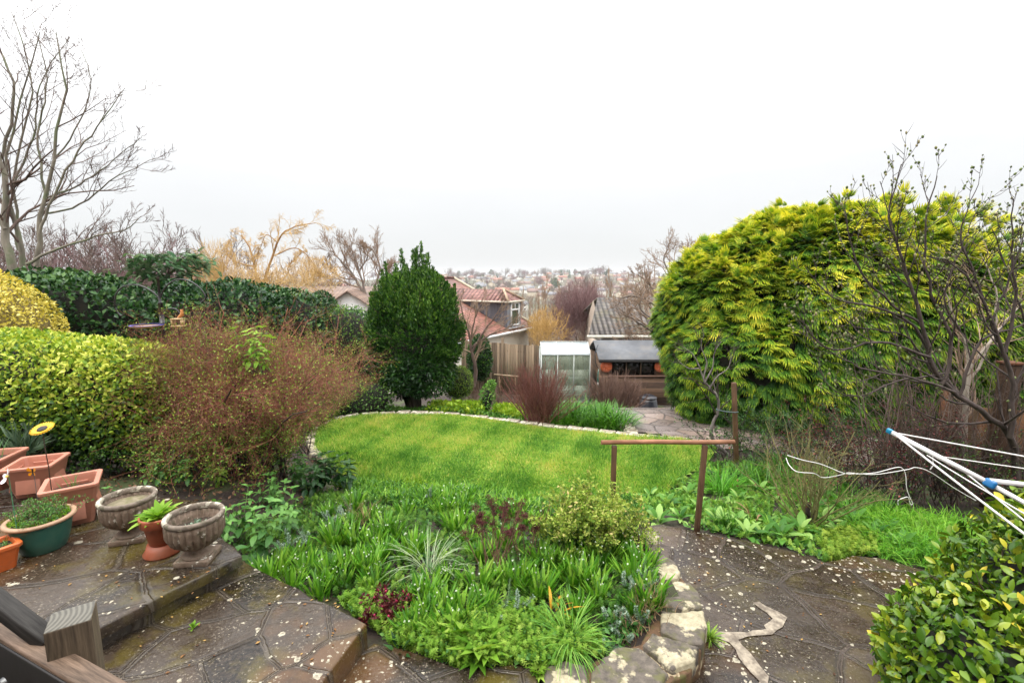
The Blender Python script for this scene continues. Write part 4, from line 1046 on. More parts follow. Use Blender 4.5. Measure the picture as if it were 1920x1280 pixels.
g.add(np.concatenate([V, V2]), np.array([[0, 3, 2, 1], [3, 4, 5, 2], [6, 7, 8, 9], [9, 8, 11, 10], [0, 1, 7, 6], [4, 10, 11, 5], [0, 6, 9, 3], [3, 9, 10, 4], [1, 2, 8, 7], [2, 5, 11, 8]]))
g.build('roof', plainmat('roofing_felt', (.085, .09, .10), .45, .25, 3, .2, dirt=(.13, .12, .11), dscale=2), e)
g = Geo(); g.box((Ws / 2, -.125, he - .085), (Ws + .2, .02, .07)); g.build('fascia', plainmat('dark_fascia', (.02, .017, .016), .5), e)
M_SHG = plainmat('dark_window', (.010, .010, .009), .15, .3, 3)
g = Geo(); g.box((Ws * .5, -.02, zw - .015), (Ws * .82, .1, .04)); g.build('sill', plainmat('sill_wood', (.16, .09, .06), .7), e)
x0, x1 = .42, Ws - .71
for k in range(3):
    a, b = x0 + (x1 - x0) * k / 3, x0 + (x1 - x0) * (k + 1) / 3
    g = Geo(); g.box((b - .02, .02, (zw + he) / 2), (.045, .05, he - zw)); 
    g.box(((a + b) / 2, .02, he - .12), (b - a, .05, .03))
    wnd = g.build('window', plainmat('window_post', (.09, .055, .03), .7), e)
    g = Geo(); g.box(((a + b) / 2, .035, (zw + he) / 2), (b - a - .01, .01, he - zw)); g.build('pane', M_SHG, wnd)
M_PLQ = plainmat('orange_plaque', (.52, .12, .045), .5, .2, 9)
for px_, lab in ((.2, 'round orange sun-face plaque at the left end of the shed front'), (Ws - .55, 'round orange plaque on the shed front, half hidden by the golden conifer')):
    g = Geo(); g.lathe([(.001, .03), (.05, .035), (.06, .02), (.12, .022), (.165, .012), (.17, 0)], 26)
    for q in range(8):
        a = q / 8 * 2 * pi; g.beam((.06 * cos(a), .06 * sin(a), .022), (.15 * cos(a), .15 * sin(a), .022), .018, .015)
    o = tag(g.build('sun_plaque', M_PLQ), lab, 'plaque', 'orange plaques on the shed'); o.scale = (1.25,) * 3; o.location = (sl_ + px_, YS - .004, zb_ + (zw + he) / 2 + .02); o.rotation_euler = (radians(90), 0, 0)

# compost bin
c = on(1220, 776, -2.35); YB = 15.9; c = at(1214, 777, YB)
e = empty('compost_bin', (c[0], YB, c[2]), 'black plastic compost bin with a domed lid beside the shed', 'compost bin')
M_BIN = plainmat('black_plastic', (.012, .013, .018), .32, .2, 5)
hh = at(1219, 744, YB)[2] - c[2]
g = Geo(); g.lathe([(.001, 0), (.37, 0), (.372, .03), (.35, hh * .3), (.345, hh * .31), (.338, hh * .33), (.30, hh * .78), (.29, hh * .8), (.27, hh * .97), (.001, hh * .97)], 40)
g.build('bin', M_BIN, e, smooth=True)
g = Geo(); g.lathe([(.285, hh * .95), (.295, hh * .97), (.285, hh * 1.01), (.2, hh * 1.09), (.12, hh * 1.13), (.10, hh * 1.10), (.001, hh * 1.10)], 40); g.build('lid', M_BIN, e, smooth=True)
g = Geo(); g.box((0, -.36, .1), (.32, .03, .2)); bevel(g.build('hatch', M_BIN, e), .01)

# small posts-and-bar support in the far bed
M_STICK = plainmat('pale_stick', (.30, .22, .13), .8, .3, 12)
e_b = at(938, 741, 15.6)
e = empty('stick_frame', e_b, 'low frame of pale sticks in the far bed in front of the fence', 'plant support')
for a, b in (((938, 742), (936, 703)), ((967, 738), (966, 704))):
    g = Geo(); g.beam(at(*a, 15.6) - e_b, at(*b, 15.6) - e_b, .05, .05); g.build('post', M_STICK, e)
g = Geo(); g.beam(at(926, 702, 15.6) - e_b, at(972, 706, 15.5) - e_b, .05, .05); g.build('crossbar', M_STICK, e)

# ================================================================ houses just beyond the garden
def tilemat(name, c1, c2, sx, sz, moss=None, lo=.5, bump=1.):
    """rows of tiles laid in the roof's own (object) plane: x along the eaves, y up the slope"""
    m, nt, out = newmat(name)
    s_ = N(nt, 'ShaderNodeSeparateXYZ'); L(nt, objco(nt), s_.inputs[0])
    ax = mathn(nt, 'MULTIPLY', s_.outputs[0], sx); ay = mathn(nt, 'MULTIPLY', s_.outputs[1], sz)
    fx = mathn(nt, 'FRACT', ax); fy = mathn(nt, 'FRACT', ay)
    cv = N(nt, 'ShaderNodeCombineXYZ'); L(nt, mathn(nt, 'FLOOR', ax), cv.inputs[0]); L(nt, mathn(nt, 'FLOOR', ay), cv.inputs[1])
    wn = N(nt, 'ShaderNodeTexWhiteNoise', noise_dimensions='2D'); L(nt, cv.outputs[0], wn.inputs['Vector'])
    n = noise(nt, objco(nt), .8, 5, .65)
    c = ramp(nt, [(.25, c1), (.8, c2)], mathn(nt, 'ADD', mathn(nt, 'MULTIPLY', n, .65), mathn(nt, 'MULTIPLY', wn.outputs[0], .35))).outputs[0]
    if moss is not None:
        n2 = noise(nt, objco(nt), .5, 5, .7); c = mixc(nt, ramp(nt, [(lo, 0.), (lo + .12, .85)], n2).outputs[0], c, moss)
    dk = tuple(q * .28 for q in c1)
    c = mixc(nt, ramp(nt, [(0., 1.), (.14, 0.)], fy).outputs[0], c, dk)
    c = mixc(nt, mathn(nt, 'MULTIPLY', ramp(nt, [(0., 1.), (.16, 0.), (.9, 0.), (1., 1.)], fx).outputs[0], .5), c, dk)
    p = N(nt, 'ShaderNodeBsdfPrincipled'); L(nt, c, p.inputs['Base Color']); p.inputs['Roughness'].default_value = .6
    wv = mathn(nt, 'SINE', mathn(nt, 'MULTIPLY', fx, pi))
    b = N(nt, 'ShaderNodeBump'); b.inputs['Strength'].default_value = bump; b.inputs['Distance'].default_value = .05
    L(nt, mathn(nt, 'SUBTRACT', wv, fy), b.inputs['Height']); L(nt, b.outputs[0], p.inputs['Normal']); L(nt, p.outputs[0], out.inputs[0]); return m
def roofplane(name, a, b, c, d, mat, parent, poff, th=.06):
    """a,b: eave ends; c,d: ridge ends above b,a. Mesh laid in local xy then turned into place, so tile courses follow the slope."""
    a, b, c, d = [np.array(q, float) for q in (a, b, c, d)]
    ux = unit(b - a); nz = unit(np.cross(ux, d - a)); uy = np.cross(nz, ux)
    R = np.array([ux, uy, nz]); pts = [(q - a) @ R.T for q in (a, b, c, d)]
    V = [p_ for p_ in pts] + [p_ - np.array([0, 0, th]) for p_ in pts]
    g = Geo(); g.add(V, np.array([[0, 1, 2, 3], [7, 6, 5, 4], [0, 4, 5, 1], [1, 5, 6, 2], [2, 6, 7, 3], [3, 7, 4, 0]]))
    o = g.build(name, mat, parent)
    from mathutils import Matrix
    M = Matrix([[ux[0], uy[0], nz[0], 0], [ux[1], uy[1], nz[1], 0], [ux[2], uy[2], nz[2], 0], [0, 0, 0, 1]])
    o.location = tuple(a - poff); o.rotation_euler = M.to_euler()
    return o
M_RED = tilemat('red_brown_tiles', (.18, .065, .045), (.36, .155, .11), 3.3, 3.2, moss=(.16, .085, .07), bump=.9)
M_RED2 = tilemat('dormer_tiles', (.13, .05, .04), (.32, .15, .12), 3.6, 3.6, moss=(.30, .20, .15), lo=.6, bump=1.6)
M_REND = plainmat('cream_render', (.62, .58, .50), .8, .07, 2, dirt=(.45, .42, .35), dscale=1.5)
M_TRIM = plainmat('white_upvc', (.78, .78, .76), .35, .04, 5)
E = at(1004, 611, 30.0); az = radians(30)
u = np.array([sin(az), cos(az), 0]); v = np.array([sin(az + pi / 2), cos(az + pi / 2), 0])
T = E - v * 6.39 + np.array([0, 0, 2.96]); LEN = 8.2; HIP = 4.6
e = empty('dormer_house', (*(E - v * 6.39 - u * 6)[:2], E[2] - 3.0), 'house with a red-brown tiled roof and a grey slate dormer beyond the fence', 'house')
off = np.array(e.location)
roofplane('roof', E - u * LEN, E, T, T - u * (LEN - HIP), M_RED, e, off, .12)
T2 = E - v * 12.78
roofplane('roof', T2, T2 - u * LEN, T - u * (LEN - HIP), T, M_RED, e, off, .12)
roofplane('roof', T2 - u * LEN, E - u * LEN, T - u * (LEN - HIP), T - u * (LEN - HIP), M_RED, e, off, .12)
g = Geo()
g.beam(E + u * .03 - off + [0, 0, .05], T + u * .03 - off + [0, 0, .05], .14, .12); g.beam(T2 + u * .03 - off + [0, 0, .05], T + u * .03 - off + [0, 0, .05], .14, .12); g.build('verge', plainmat('mortar_verge', (.42, .36, .26), .8, .2, 4), e)
g = Geo(); g.beam(E + v * .06 - off - [0, 0, .07], E + v * .06 - u * LEN - off - [0, 0, .07], .1, .12); g.build('gutter', M_TRIM, e)
# walls
w0 = E - v * .35 - u * .25; w1 = w0 - u * (LEN - .5); w2 = T2 + v * .35 - u * .25; w3 = w2 - u * (LEN - .5); hb = 3.4
V = [];
for q in (w0, w1, w3, w2): V += [q - off - [0, 0, hb], q - off - [0, 0, -.0]]
rt0, rt1 = T - u * .25 - off - [0, 0, .2], T - u * (LEN - HIP) - off - [0, 0, .3]
V += [rt0, rt1]
g = Geo(); g.add(V, [np.array([[0, 1, 3, 2], [4, 5, 7, 6]]), np.array([[2, 3, 9, 5, 4], [6, 7, 8, 1, 0]])]); g.build('wall', M_REND, e)
g = Geo()
for k in range(10): q = T - u * ((LEN - HIP) * (k + .5) / 10) - off + [0, 0, .04]; g.beam(q - u * .22, q + u * .22, .24, .12)
g.build('ridge_tiles', M_RED2, e)
# dormer on the right-hand slope
sl__ = 2.96 / 6.39
best = None
for bq in np.linspace(.2, 4.5, 300):
    for aq in np.linspace(.0, 6, 300):
        p_ = E - u * aq - v * bq + np.array([0, 0, bq * sl__]); d_ = ray(951, 616) * (p_[1] / ray(951, 616)[1]) + [0, 0, CAMZ]
        er = np.linalg.norm(d_ - p_)
        if best is None or er < best[0]: best = (er, aq, bq, p_)
_, aq, bq, D0 = best
WD = 1.6; HD = at(951, 566, D0[1])[2] - D0[2]
D1 = D0 + u * WD
dep = HD / sl__ * .98
M_SLATE = tilemat('slate_cheek', (.045, .045, .055), (.11, .11, .125), 5, 5, bump=.4)
top0, top1 = D0 + [0, 0, HD], D1 + [0, 0, HD]
g = Geo()
bk0, bk1 = top0 - v * dep, top1 - v * dep
g.add([q - off for q in (D0, top0, bk0, D1, top1, bk1)], [np.array([[0, 2, 1], [3, 4, 5]])]); 
dorm = g.build('dormer', M_SLATE, e)
g = Geo(); g.add([q - off - v * .0 for q in (D0, D1, top1, top0)], [[0, 1, 2, 3]]); g.build('front', plainmat('lead_grey', (.16, .17, .19), .5, .15, 3), dorm)
# window in the front face
wa, wb = D0 + u * .45 + v * .03, D0 + u * 1.35 + v * .03
def bar(g, x0, z0, x1, z1, t_=.07): g.beam(D0 + u * x0 + v * .04 + [0, 0, z0] - off, D0 + u * x1 + v * .04 + [0, 0, z1] - off, t_, t_)
g = Geo(); z0, z1 = .16, HD - .1
for x in (.4, 1.3): bar(g, x, z0, x, z1, .09)
for z in (z0, z1, z1 - .38): bar(g, .36, z, 1.34, z, .09)
bar(g, .85, z1 - .38, .85, z1, .06)
win = g.build('window', M_TRIM, dorm)
g = Geo(); g.add([D0 + u * x + v * .02 + [0, 0, z] - off for x, z in ((.4, z0), (1.3, z0), (1.3, z1), (.4, z1))], [[0, 1, 2, 3]]); g.build('pane', plainmat('window_glass', (.06, .085, .06), .1, .4, 2), win)
g = Geo(); g.beam(D0 + v * .12 - u * .08 - off + [0, 0, .02], D1 + v * .12 + u * .1 - off + [0, 0, .02], .3, .06); g.build('apron', plainmat('lead_apron', (.30, .31, .34), .5), dorm)
ov = .16
q0, q1 = top0 - u * ov + v * ov, top1 + u * ov + v * ov
rdg_f = (top0 + top1) / 2 - v * .75 + [0, 0, .68]; rdg_b = (top0 + top1) / 2 - v * (dep + 1.25) + [0, 0, .68]
b0_, b1_ = top0 - u * ov - v * (dep + .1), top1 + u * ov - v * (dep + .1)
roofplane('roof', b0_, q0, rdg_f, rdg_b, M_RED2, dorm, off); roofplane('roof', q1, b1_, rdg_b, rdg_f, M_RED2, dorm, off)
roofplane('roof', q0, q1, rdg_f, rdg_f, M_RED2, dorm, off)
g = Geo(); g.beam(q0 - off, q1 - off, .09, .1); g.beam(q0 - off, b0_ - off, .09, .1)
g.build('fascia', plainmat('pale_fascia', (.55, .50, .40), .6), dorm)
g = Geo(); g.beam(q1 - off + [0, 0, .05], rdg_f - off + [0, 0, .05], .13, .1); g.beam(q0 - off + [0, 0, .05], rdg_f - off + [0, 0, .05], .13, .1); g.build('hip_tiles', plainmat('hip', (.34, .24, .16), .7), dorm)
# little red lean-to roof at the foot of the far wall
l0, l1 = at(962, 642, 27.5), at(1008, 642, 31)

# ---- white gabled house at left behind the twiggy bush
YW = 27.
ap = at(654, 546, YW); e1 = at(634, 566, YW); e2 = at(690, 583, YW)
e = empty('white_house', (ap[0], YW, gz(ap[0], YW)), 'white gabled house with a brown roof between the bare bush and the evergreen tree', 'house')
off = np.array(e.location)
hw = 2.1; za = ap[2]; zee = at(690, 590, YW)[2]; zg = gz(ap[0], YW)
g = Geo()
V = [(ap[0] - hw, YW, zg), (ap[0] + hw, YW, zg), (ap[0] + hw, YW, zee), (ap[0], YW, za), (ap[0] - hw, YW, zee)]
V2 = [(x - 1, y + 7, z) for x, y, z in V]
g.add(np.array(V + V2) - off, [np.array([[0, 1, 2, 3, 4], [9, 8, 7, 6, 5]]), np.array([[1, 6, 7, 2], [0, 4, 9, 5]])]); g.build('wall', plainmat('white_render', (.85, .84, .82), .8, .05, 2), e)
M_BRN = tilemat('brown_tiles', (.12, .07, .05), (.26, .17, .12), 3, 3)
s_ = (za - zee) / hw
roofplane('roof', (ap[0] + hw + .35, YW - .3, zee - .35 * s_), (ap[0] + hw - .65, YW + 7, zee - .35 * s_), (ap[0] - 1, YW + 7, za + .05), (ap[0], YW - .3, za + .05), M_BRN, e, off)
roofplane('roof', (ap[0] - hw - 1.35, YW + 7, zee - .35 * s_), (ap[0] - hw - .35, YW - .3, zee - .35 * s_), (ap[0], YW - .3, za + .05), (ap[0] - 1, YW + 7, za + .05), M_BRN, e, off)
g = Geo(); g.box((0.3, -.02, za - off[2] - 1.9), (.9, .06, 1.0)); wn_ = g.build('window', M_TRIM, e)
g = Geo(); g.box((0.3, -.055, za - off[2] - 1.9), (.74, .02, .84)); g.build('pane', plainmat('dim_glass', (.07, .08, .09), .1), wn_)
# brown-roofed bungalow behind it
c = at(620, 560, 44.)
e = empty('brown_roof_house', (c[0], 44, gz(c[0], 44)), 'long low brown-roofed house behind the white gabled one', 'house')
off = np.array(e.location); zr_ = at(620, 537, 46)[2]; ze_ = at(620, 562, 43)[2]
g = Geo(); g.box((0, 3, (ze_ - off[2]) / 2), (12, 5.4, ze_ - off[2])); g.build('wall', M_REND, e)
x0, x1 = c[0] - 6.4, c[0] + 6.4
roofplane('roof', (x0, 43.9, ze_), (x1, 43.9, ze_), (x1, 47, zr_), (x0, 47, zr_), M_BRN, e, off)
roofplane('roof', (x1, 50.1, ze_), (x0, 50.1, ze_), (x0, 47, zr_), (x1, 47, zr_), M_BRN, e, off)

# ---- tiled house at the right
YH = 25.
ex0, zev = at(1104, 627, YH)[0], at(1104, 627, YH)[2]
rx0, zrg = at(1122, 557, YH + 3.6)[0], at(1122, 557, YH + 3.6)[2]
WH = 9.
e = empty('grey_roof_house', (ex0 + .5, YH + .6, gz(ex0, YH) - .5), 'cream-walled house with a mossy grey-brown tiled roof behind the shed', 'house')
off = np.array(e.location)
M_GREYT = tilemat('mossy_grey_tiles', (.05, .04, .035), (.17, .145, .125), 3.6, 3.0, moss=(.09, .075, .02), lo=.48, bump=1.8)
roofplane('roof', (ex0, YH, zev), (ex0 + WH, YH, zev), (rx0 + WH, YH + 3.6, zrg), (rx0 - .05, YH + 3.6, zrg), M_GREYT, e, off, .1)
roofplane('roof', (ex0 + WH, YH + 7.2, zev), (ex0, YH + 7.2, zev), (rx0 - .05, YH + 3.6, zrg), (rx0 + WH, YH + 3.6, zrg), M_GREYT, e, off, .1)
g = Geo(); zt = zev - off[2]
g.box((WH / 2 - .1, 3.0, zt / 2 - .12), (WH - .8, 5.8, zt - .1))
g.add([(.3, .1, zt - .17), (.3, 5.9, zt - .17), (.3, 3.0, zrg - off[2] - .15)], [[0, 1, 2]]); g.build('wall', plainmat('pink_cream_render', (.50, .41, .33), .8, .08, 2), e)
g = Geo(); g.beam((-.6, -.66, zt - .1), (WH - .4, -.66, zt - .1), .12, .14); g.build('gutter', plainmat('cream_gutter', (.66, .62, .52), .5), e)
g = Geo(); g.beam((.28, .02, zt - .2), (.28, .02, 0), .09, .09); g.beam((-.3, -.55, zt - .12), (.28, .0, zt - .45), .09, .09); g.beam((1.45, .04, zt - .2), (1.45, .04, .5), .1, .1); g.build('downpipe', M_TRIM, e)
for x in (1.95, 2.9, 5.0, 6.6):
    g = Geo(); 
    for dx in (-.42, .42): g.beam((x + dx, .04, zt - 1.3), (x + dx, .04, zt - .2), .09, .08)
    for dz in (-.25, -.62, -1.25): g.beam((x - .42, .04, zt + dz), (x + .42, .04, zt + dz), .08, .09)
    wn_ = g.build('window', M_TRIM, e); g = Geo(); g.box((x, .07, zt - .75), (.8, .03, 1.05)); g.build('pane', plainmat('dark_pane', (.04, .04, .045), .1), wn_)

# ---- brown fence at the right behind the bare fig
a_ = at(1748, 742, 6.3); b_ = at(2050, 745, 5.0)
M_F2 = boardmat('orange_brown_boards', (.04, .016, .008), (.15, .06, .028))
za_ = gz(4.9, 5.9)
fence((5.85, 6.3, za_), (7.2, 4.8, za_ + .1), 1.15, 'orange-brown board fence behind the bare bushes at the right', posts=2, seed=5, M=M_F2)
pt = at(1895, 690, 5.4); b = np.array([pt[0], 5.4, gz(pt[0], 5.4)])
e = empty('fence_post', b, 'thick rough brown gate post at the right edge among the bare branches', 'post')
g = Geo(); g.box((0, 0, (pt[2] - b[2]) / 2), (.16, .14, pt[2] - b[2] + .1)); bevel(g.build('post', woodmat('rough_post', (.03, .015, .008), (.11, .06, .033), (14, 14, 1), 4), e), .02)
g = Geo(); g.box((0, 0, pt[2] - b[2] + .06), (.19, .17, .03)); bevel(g.build('cap', M_F2, e), .008)

# ---- back wall of the house the photograph is taken from (unseen, added behind the viewpoint to block sky and shade the near ground)
e = empty('added_house_wall', (-1.5, -1.9, ZU), 'unseen brick house wall added behind the viewpoint for shade', 'house')
g = Geo(); g.box((-3.6, 0, 2.7), (5.2, .3, 5.6)); g.box((3.9, 0, 2.7), (6.2, .3, 5.6)); g.box((-.1, 0, 4.0), (1.8, .3, 3.0)); g.build('wall', plainmat('added_wall_brick', (.17, .10, .075), .85, .3, 5, .4), e)  # the added, unseen wall
g = Geo(); g.box((-.1, .02, 1.2), (1.7, .06, 2.5)); d_ = g.build('door', plainmat('added_wall_door', (.30, .30, .29), .5), e)  # door of the added, unseen wall
g = Geo(); g.box((.55, .08, 1.1), (.12, .05, .03)); g.build('added_door_handle', M_ALU, d_)
# ================================================================ leaf materials
G1 = leafmat('strap_leaf', [(0, (.022, .085, .008)), (.35, (.06, .19, .012)), (.7, (.14, .32, .022)), (1, (.27, .44, .06))], .32, .25, .5, 3)
G_PALE = leafmat('fresh_sprig', [(0, (.06, .16, .012)), (.5, (.17, .33, .03)), (1, (.34, .48, .08))], .5, .3, .3, 2)
G_BLUE = leafmat('blue_spurge', [(0, (.09, .15, .10)), (.5, (.20, .29, .21)), (1, (.36, .44, .34))], .55, .15, .3, 3)
G_NET = leafmat('matt_leaf', [(0, (.03, .10, .022)), (.5, (.075, .20, .045)), (1, (.16, .32, .07))], .42, .25, .5, 2)
G_DARK = leafmat('dark_leaf', [(0, (.008, .035, .010)), (.5, (.020, .07, .018)), (1, (.06, .14, .035))], .3, .12, .5, 2)
G_LIME = leafmat('lime_leaf', [(0, (.10, .20, .01)), (.5, (.22, .36, .02)), (1, (.42, .50, .05))], .45, .3, .4, 2)
G_BRONZE = leafmat('red_leaf', [(0, (.035, .008, .008)), (.5, (.10, .018, .018)), (1, (.24, .045, .045))], .45, .15, .4, 5)
M_STEMR = barkmat('dead_stem', (.10, .05, .03), (.26, .15, .09), 30)
M_TWIGB = barkmat('brown_twig', (.05, .032, .024), (.15, .10, .075), 20)
M_STEMG = plainmat('green_stem', (.10, .19, .04), .5, .3, 20)
M_HEAD = plainmat('dark_seed_head', (.085, .014, .016), .8, .6, 60, .6, dirt=(.14, .04, .035), dscale=40)
M_PETALW = plainmat('white_bud', (.62, .70, .52), .5, .15, 50)
R_ = np.random.default_rng(77)

def clump(n, r0, Lm, w, bend, tilt=.5, rng=R_, g=None, c=(0, 0, 0), lv=.25, vr=(.2, .8), up=0):
    """arching straps radiating from a point"""
    g = g or Geo()
    a = rng.uniform(0, 2 * pi, n); rr = r0 * np.sqrt(rng.random(n))
    pos = np.column_stack([rr * np.cos(a), rr * np.sin(a), np.zeros(n)]) + np.array(c)
    tl = tilt * (rng.random(n) ** .8); a2 = a + rng.normal(size=n) * .5
    D = np.column_stack([np.sin(tl) * np.cos(a2), np.sin(tl) * np.sin(a2), np.cos(tl)])
    out = np.column_stack([np.cos(a2), np.sin(a2), np.full(n, .15)])
    Nn = -(out - (out * D).sum(1)[:, None] * D)
    for k in range(4):
        m = np.arange(n) % 4 == k
        g.scatter(T_strap(1., bend * (.5 + .35 * k), 5), pos[m], D[m], Nn[m], Lm * (1 + lv * rng.uniform(-1, 1, m.sum())), rng.uniform(*vr, m.sum()), width=w * rng.uniform(.7, 1.2, m.sum()))
    return g

# ---- snowdrop / bluebell clumps: five sources, then copies
protos = []
for q in range(5):
    e = empty('snowdrop_clump', (0, 0, 0), 'x', 'bulb clump', 'clumps of bulb leaves in the middle bed')
    r = np.random.default_rng(300 + q)
    clump(56, .085, .150, .021, .35, .62, rng=r, vr=(.15, .95)).build('leaves', G1, e, smooth=True)
    n = 5; a = r.uniform(0, 6.3, n); tl = r.uniform(.1, .45, n); Ls = r.uniform(.15, .21, n)
    tip = np.column_stack([np.sin(tl) * np.cos(a) * Ls * 1.3, np.sin(tl) * np.sin(a) * Ls * 1.3, Ls])
    g = Geo()
    P = np.stack([np.zeros((n, 3)), tip * .6, tip], 1); g.tubes(P, np.full((n, 3), .0014), 4); g.build('flower_stems', M_STEMG, e); g = Geo()
    g.scatter(T_fold(.75, .3), tip + [0, 0, .004], np.column_stack([np.cos(a), np.sin(a), -1.6 * np.ones(n)]), rdir(r, n), .014, 1.)
    g.scatter(T_fold(.75, .3), tip + [0, 0, .004], np.column_stack([np.cos(a + 2), np.sin(a + 2), -2.0 * np.ones(n)]), rdir(r, n), .013, 1.)
    g.build('flower_heads', M_PETALW, e)['kind'] = 'stuff'
    protos.append(e)
CL = [(500, 1085), (522, 1065), (545, 1100), (575, 1065), (600, 1110), (612, 1075), (640, 1090), (655, 1060), (690, 1062), (715, 1040), (745, 1052), (770, 1035), (700, 1090), (560, 1040),
      (810, 1105), (840, 1085), (862, 1120), (895, 1100), (830, 1140), (870, 1150), (905, 1135), (938, 1090), (930, 1120), (800, 1160), (845, 1180), (968, 1092), (790, 1125), (780, 1185),
      (990, 1060), (1015, 1050), (1040, 1070), (1065, 1050), (1075, 1090), (1105, 1085), (1095, 1130), (1120, 1115), (1130, 1050), (1150, 1020), (1165, 1000), (1180, 1045), (1160, 1080), (1190, 1080), (1140, 985), (1175, 1025), (1200, 1060), (1085, 1150),
      (640, 925), (665, 945), (620, 960), (690, 970), (720, 990), (760, 960), (800, 980), (835, 955), (860, 950), (855, 985), (880, 1010), (740, 1000), (590, 985), (625, 1010), (665, 1010), (700, 1020), (905, 1040), (950, 1015), (1010, 1020), (1050, 1000), (1080, 1020), (1110, 1010), (655, 985), (875, 930), (920, 955), (960, 960), (800, 925), (840, 935), (990, 975), (900, 975), (760, 925), (1020, 985), (1220, 1120), (1195, 1140), (1010, 1110), (985, 1085)]
def bedpt(px, py):
    z = 0.
    for _ in range(4):
        p = on(px, py, z); z = bedz(p[0], p[1])
    p = on(px, py, z); p[2] = z; return p
CL = [c_ for k_, c_ in enumerate(CL) if k_ % 6 != 4 or k_ < 5]
for q, (a, b) in enumerate(CL):
    p = bedpt(a, b + 8)
    lab = 'clump of bright green bulb leaves with small white buds in the middle bed' if b > 1030 or a > 980 else 'clump of bulb leaves at the back of the middle bed'
    s_ = R_.uniform(.85, 1.25)
    if q < 5: e = protos[q]; e.location = tuple(p); e.scale = (s_,) * 3; e['label'] = lab
    else: copy_thing(protos[q % 5], p, R_.uniform(0, 6.3), s_, label=lab)

# ---- low soft sprigs covering the soil (nobody could count them)
def T_sprig():
    V = []; F = []
    r = np.random.default_rng(9)
    for k in range(5):
        z = .15 + k * .2; n = 5; ln = .34 * (1 - k * .12)
        for j in range(n):
            a = j / n * 2 * pi + k * .6; d = np.array([cos(a), 0, sin(a)]); s = np.array([-sin(a), 0, cos(a)])
            b = len(V); o = np.array([0, z, 0]); up = np.array([0, 1, 0])
            V += [o, o + d * ln * .55 + s * ln * .2 + up * ln * .25, o + d * ln + up * ln * .2, o + d * ln * .55 - s * ln * .2 + up * ln * .25]
            F.append([b, b + 1, b + 2, b + 3])
    return np.array(V), np.array(F)
SPR = T_sprig()
def cover(name, label, cat, poly, n, size, mat, T=None, zf=None, up=1.5, seed=0, mask=None, hv=.4):
    r = np.random.default_rng(seed); p = rand_in(r, n, poly); zf = zf or gz
    if mask is not None: p = p[mask(p, r)]
    pos = np.column_stack([p, zf(p[:, 0], p[:, 1])]); k = len(p)
    D = unit(rdir(r, k) * .55 + [0, 0, up * .6]) if T is SPR or T is None else unit(rdir(r, k) + [0, 0, up * .35])
    pos[:, 2] += r.random(k) * size * hv
    g = Geo(); g.scatter(T or SPR, pos, D, rdir(r, k) + [0, 0, .8], size * r.uniform(.6, 1.3, k), np.clip(.5 + .25 * r.normal(size=k) + .25 * lump(pos * 3, 1.3, seed), 0, 1))
    return tag(g.build(name, mat), label, cat, kind='stuff')
B2 = BED.copy()
cover('bed_ground_cover', 'soft green ground cover filling the middle bed between the bulbs', 'ground cover', B2, 3600, .07, leafmat('mid_sprig', [(0, (.03, .09, .01)), (.5, (.08, .19, .02)), (1, (.22, .36, .05))], .5, .25, .3, 2), zf=bedz, seed=3)
front = pxpoly([(640, 1120), (690, 1166), (735, 1208), (860, 1254), (960, 1250), (1020, 1256), (1060, 1240), (1140, 1215), (1100, 1180), (980, 1150), (900, 1175), (800, 1180), (700, 1100)], .2)
cover('front_ground_cover', 'feathery light green sprigs spilling over the front edge of the middle bed', 'ground cover', front, 3200, .062, G_PALE, zf=bedz, seed=4, hv=.9)
cover('front_leaf_mix', 'small rounded darker leaves mixed through the front edge of the middle bed', 'ground cover', front, 2200, .035, G_NET, T_fold(.8, .12), zf=bedz, seed=44, up=1., hv=2.2)
cover('bed_leaf_litter', 'darker small leaves low between the plants of the middle bed', 'ground cover', B2, 6000, .05, G_NET, T_fold(.6, .1), zf=bedz, seed=5, up=.8)
bk = pxpoly([(620, 910), (700, 960), (900, 1000), (1040, 1010), (1160, 1010), (1215, 1005), (1190, 970), (1060, 955), (980, 950), (900, 938), (760, 905), (660, 880)], -.22)
cover('lime_edge_cover', 'lime green low leaves along the near edge of the lawn', 'ground cover', pxpoly([(640, 900), (700, 918), (790, 940), (860, 950), (850, 925), (790, 905), (700, 890)], -.3), 900, .06, G_LIME, T_fold(.7, .12), zf=bedz, seed=6, up=1.2)
cover('grassy_edge', 'thin grassy blades between the middle bed and the lawn', 'grass', bk, 5200, .13, G1, T_strap(.07, .9, 4), zf=bedz, seed=7, up=2.5)
cover('bed_edge_leaves', 'mixed small green leaves where the middle bed meets the lawn', 'ground cover', bk, 4200, .06, G_RB if 'G_RB' in globals() else G_NET, T_fold(.55, .12), zf=bedz, seed=8, up=1.2, hv=1.)

# ---- blue-green spurge
def spurge(px, py, spikes, H, label, seed):
    r = np.random.default_rng(seed); p = bedpt(px, py); e = empty('spurge', p, label, 'spurge', 'blue-green spurges in the middle bed')
    gs, gl_ = Geo(), Geo()
    for k in range(spikes):
        d = unit(np.array([r.normal() * .45, r.normal() * .45, 1])); P, R = grow(r, np.array([[r.normal() * .03, r.normal() * .03, 0]]), d[None], H * r.uniform(.7, 1.1), .003, 8, .12, .02, .8)
        gs.tubes(P, R, 5); n = 110; t = .25 + .75 * np.sort(r.random(n)); f = t * 6.99; i = f.astype(int); a = (f - i)[:, None]
        q = P[0][i] * (1 - a) + P[0][i + 1] * a; tg = unit(P[0][i + 1] - P[0][i])
        pr = unit(np.cross(tg, rdir(r, n))); gl_.scatter(T_simple(.28), q, pr + tg * .5, tg, .026 * (1.2 - .5 * t), r.random(n))
    gs.build('stem', M_STEMG, e); gl_.build('leaves', G_BLUE, e)
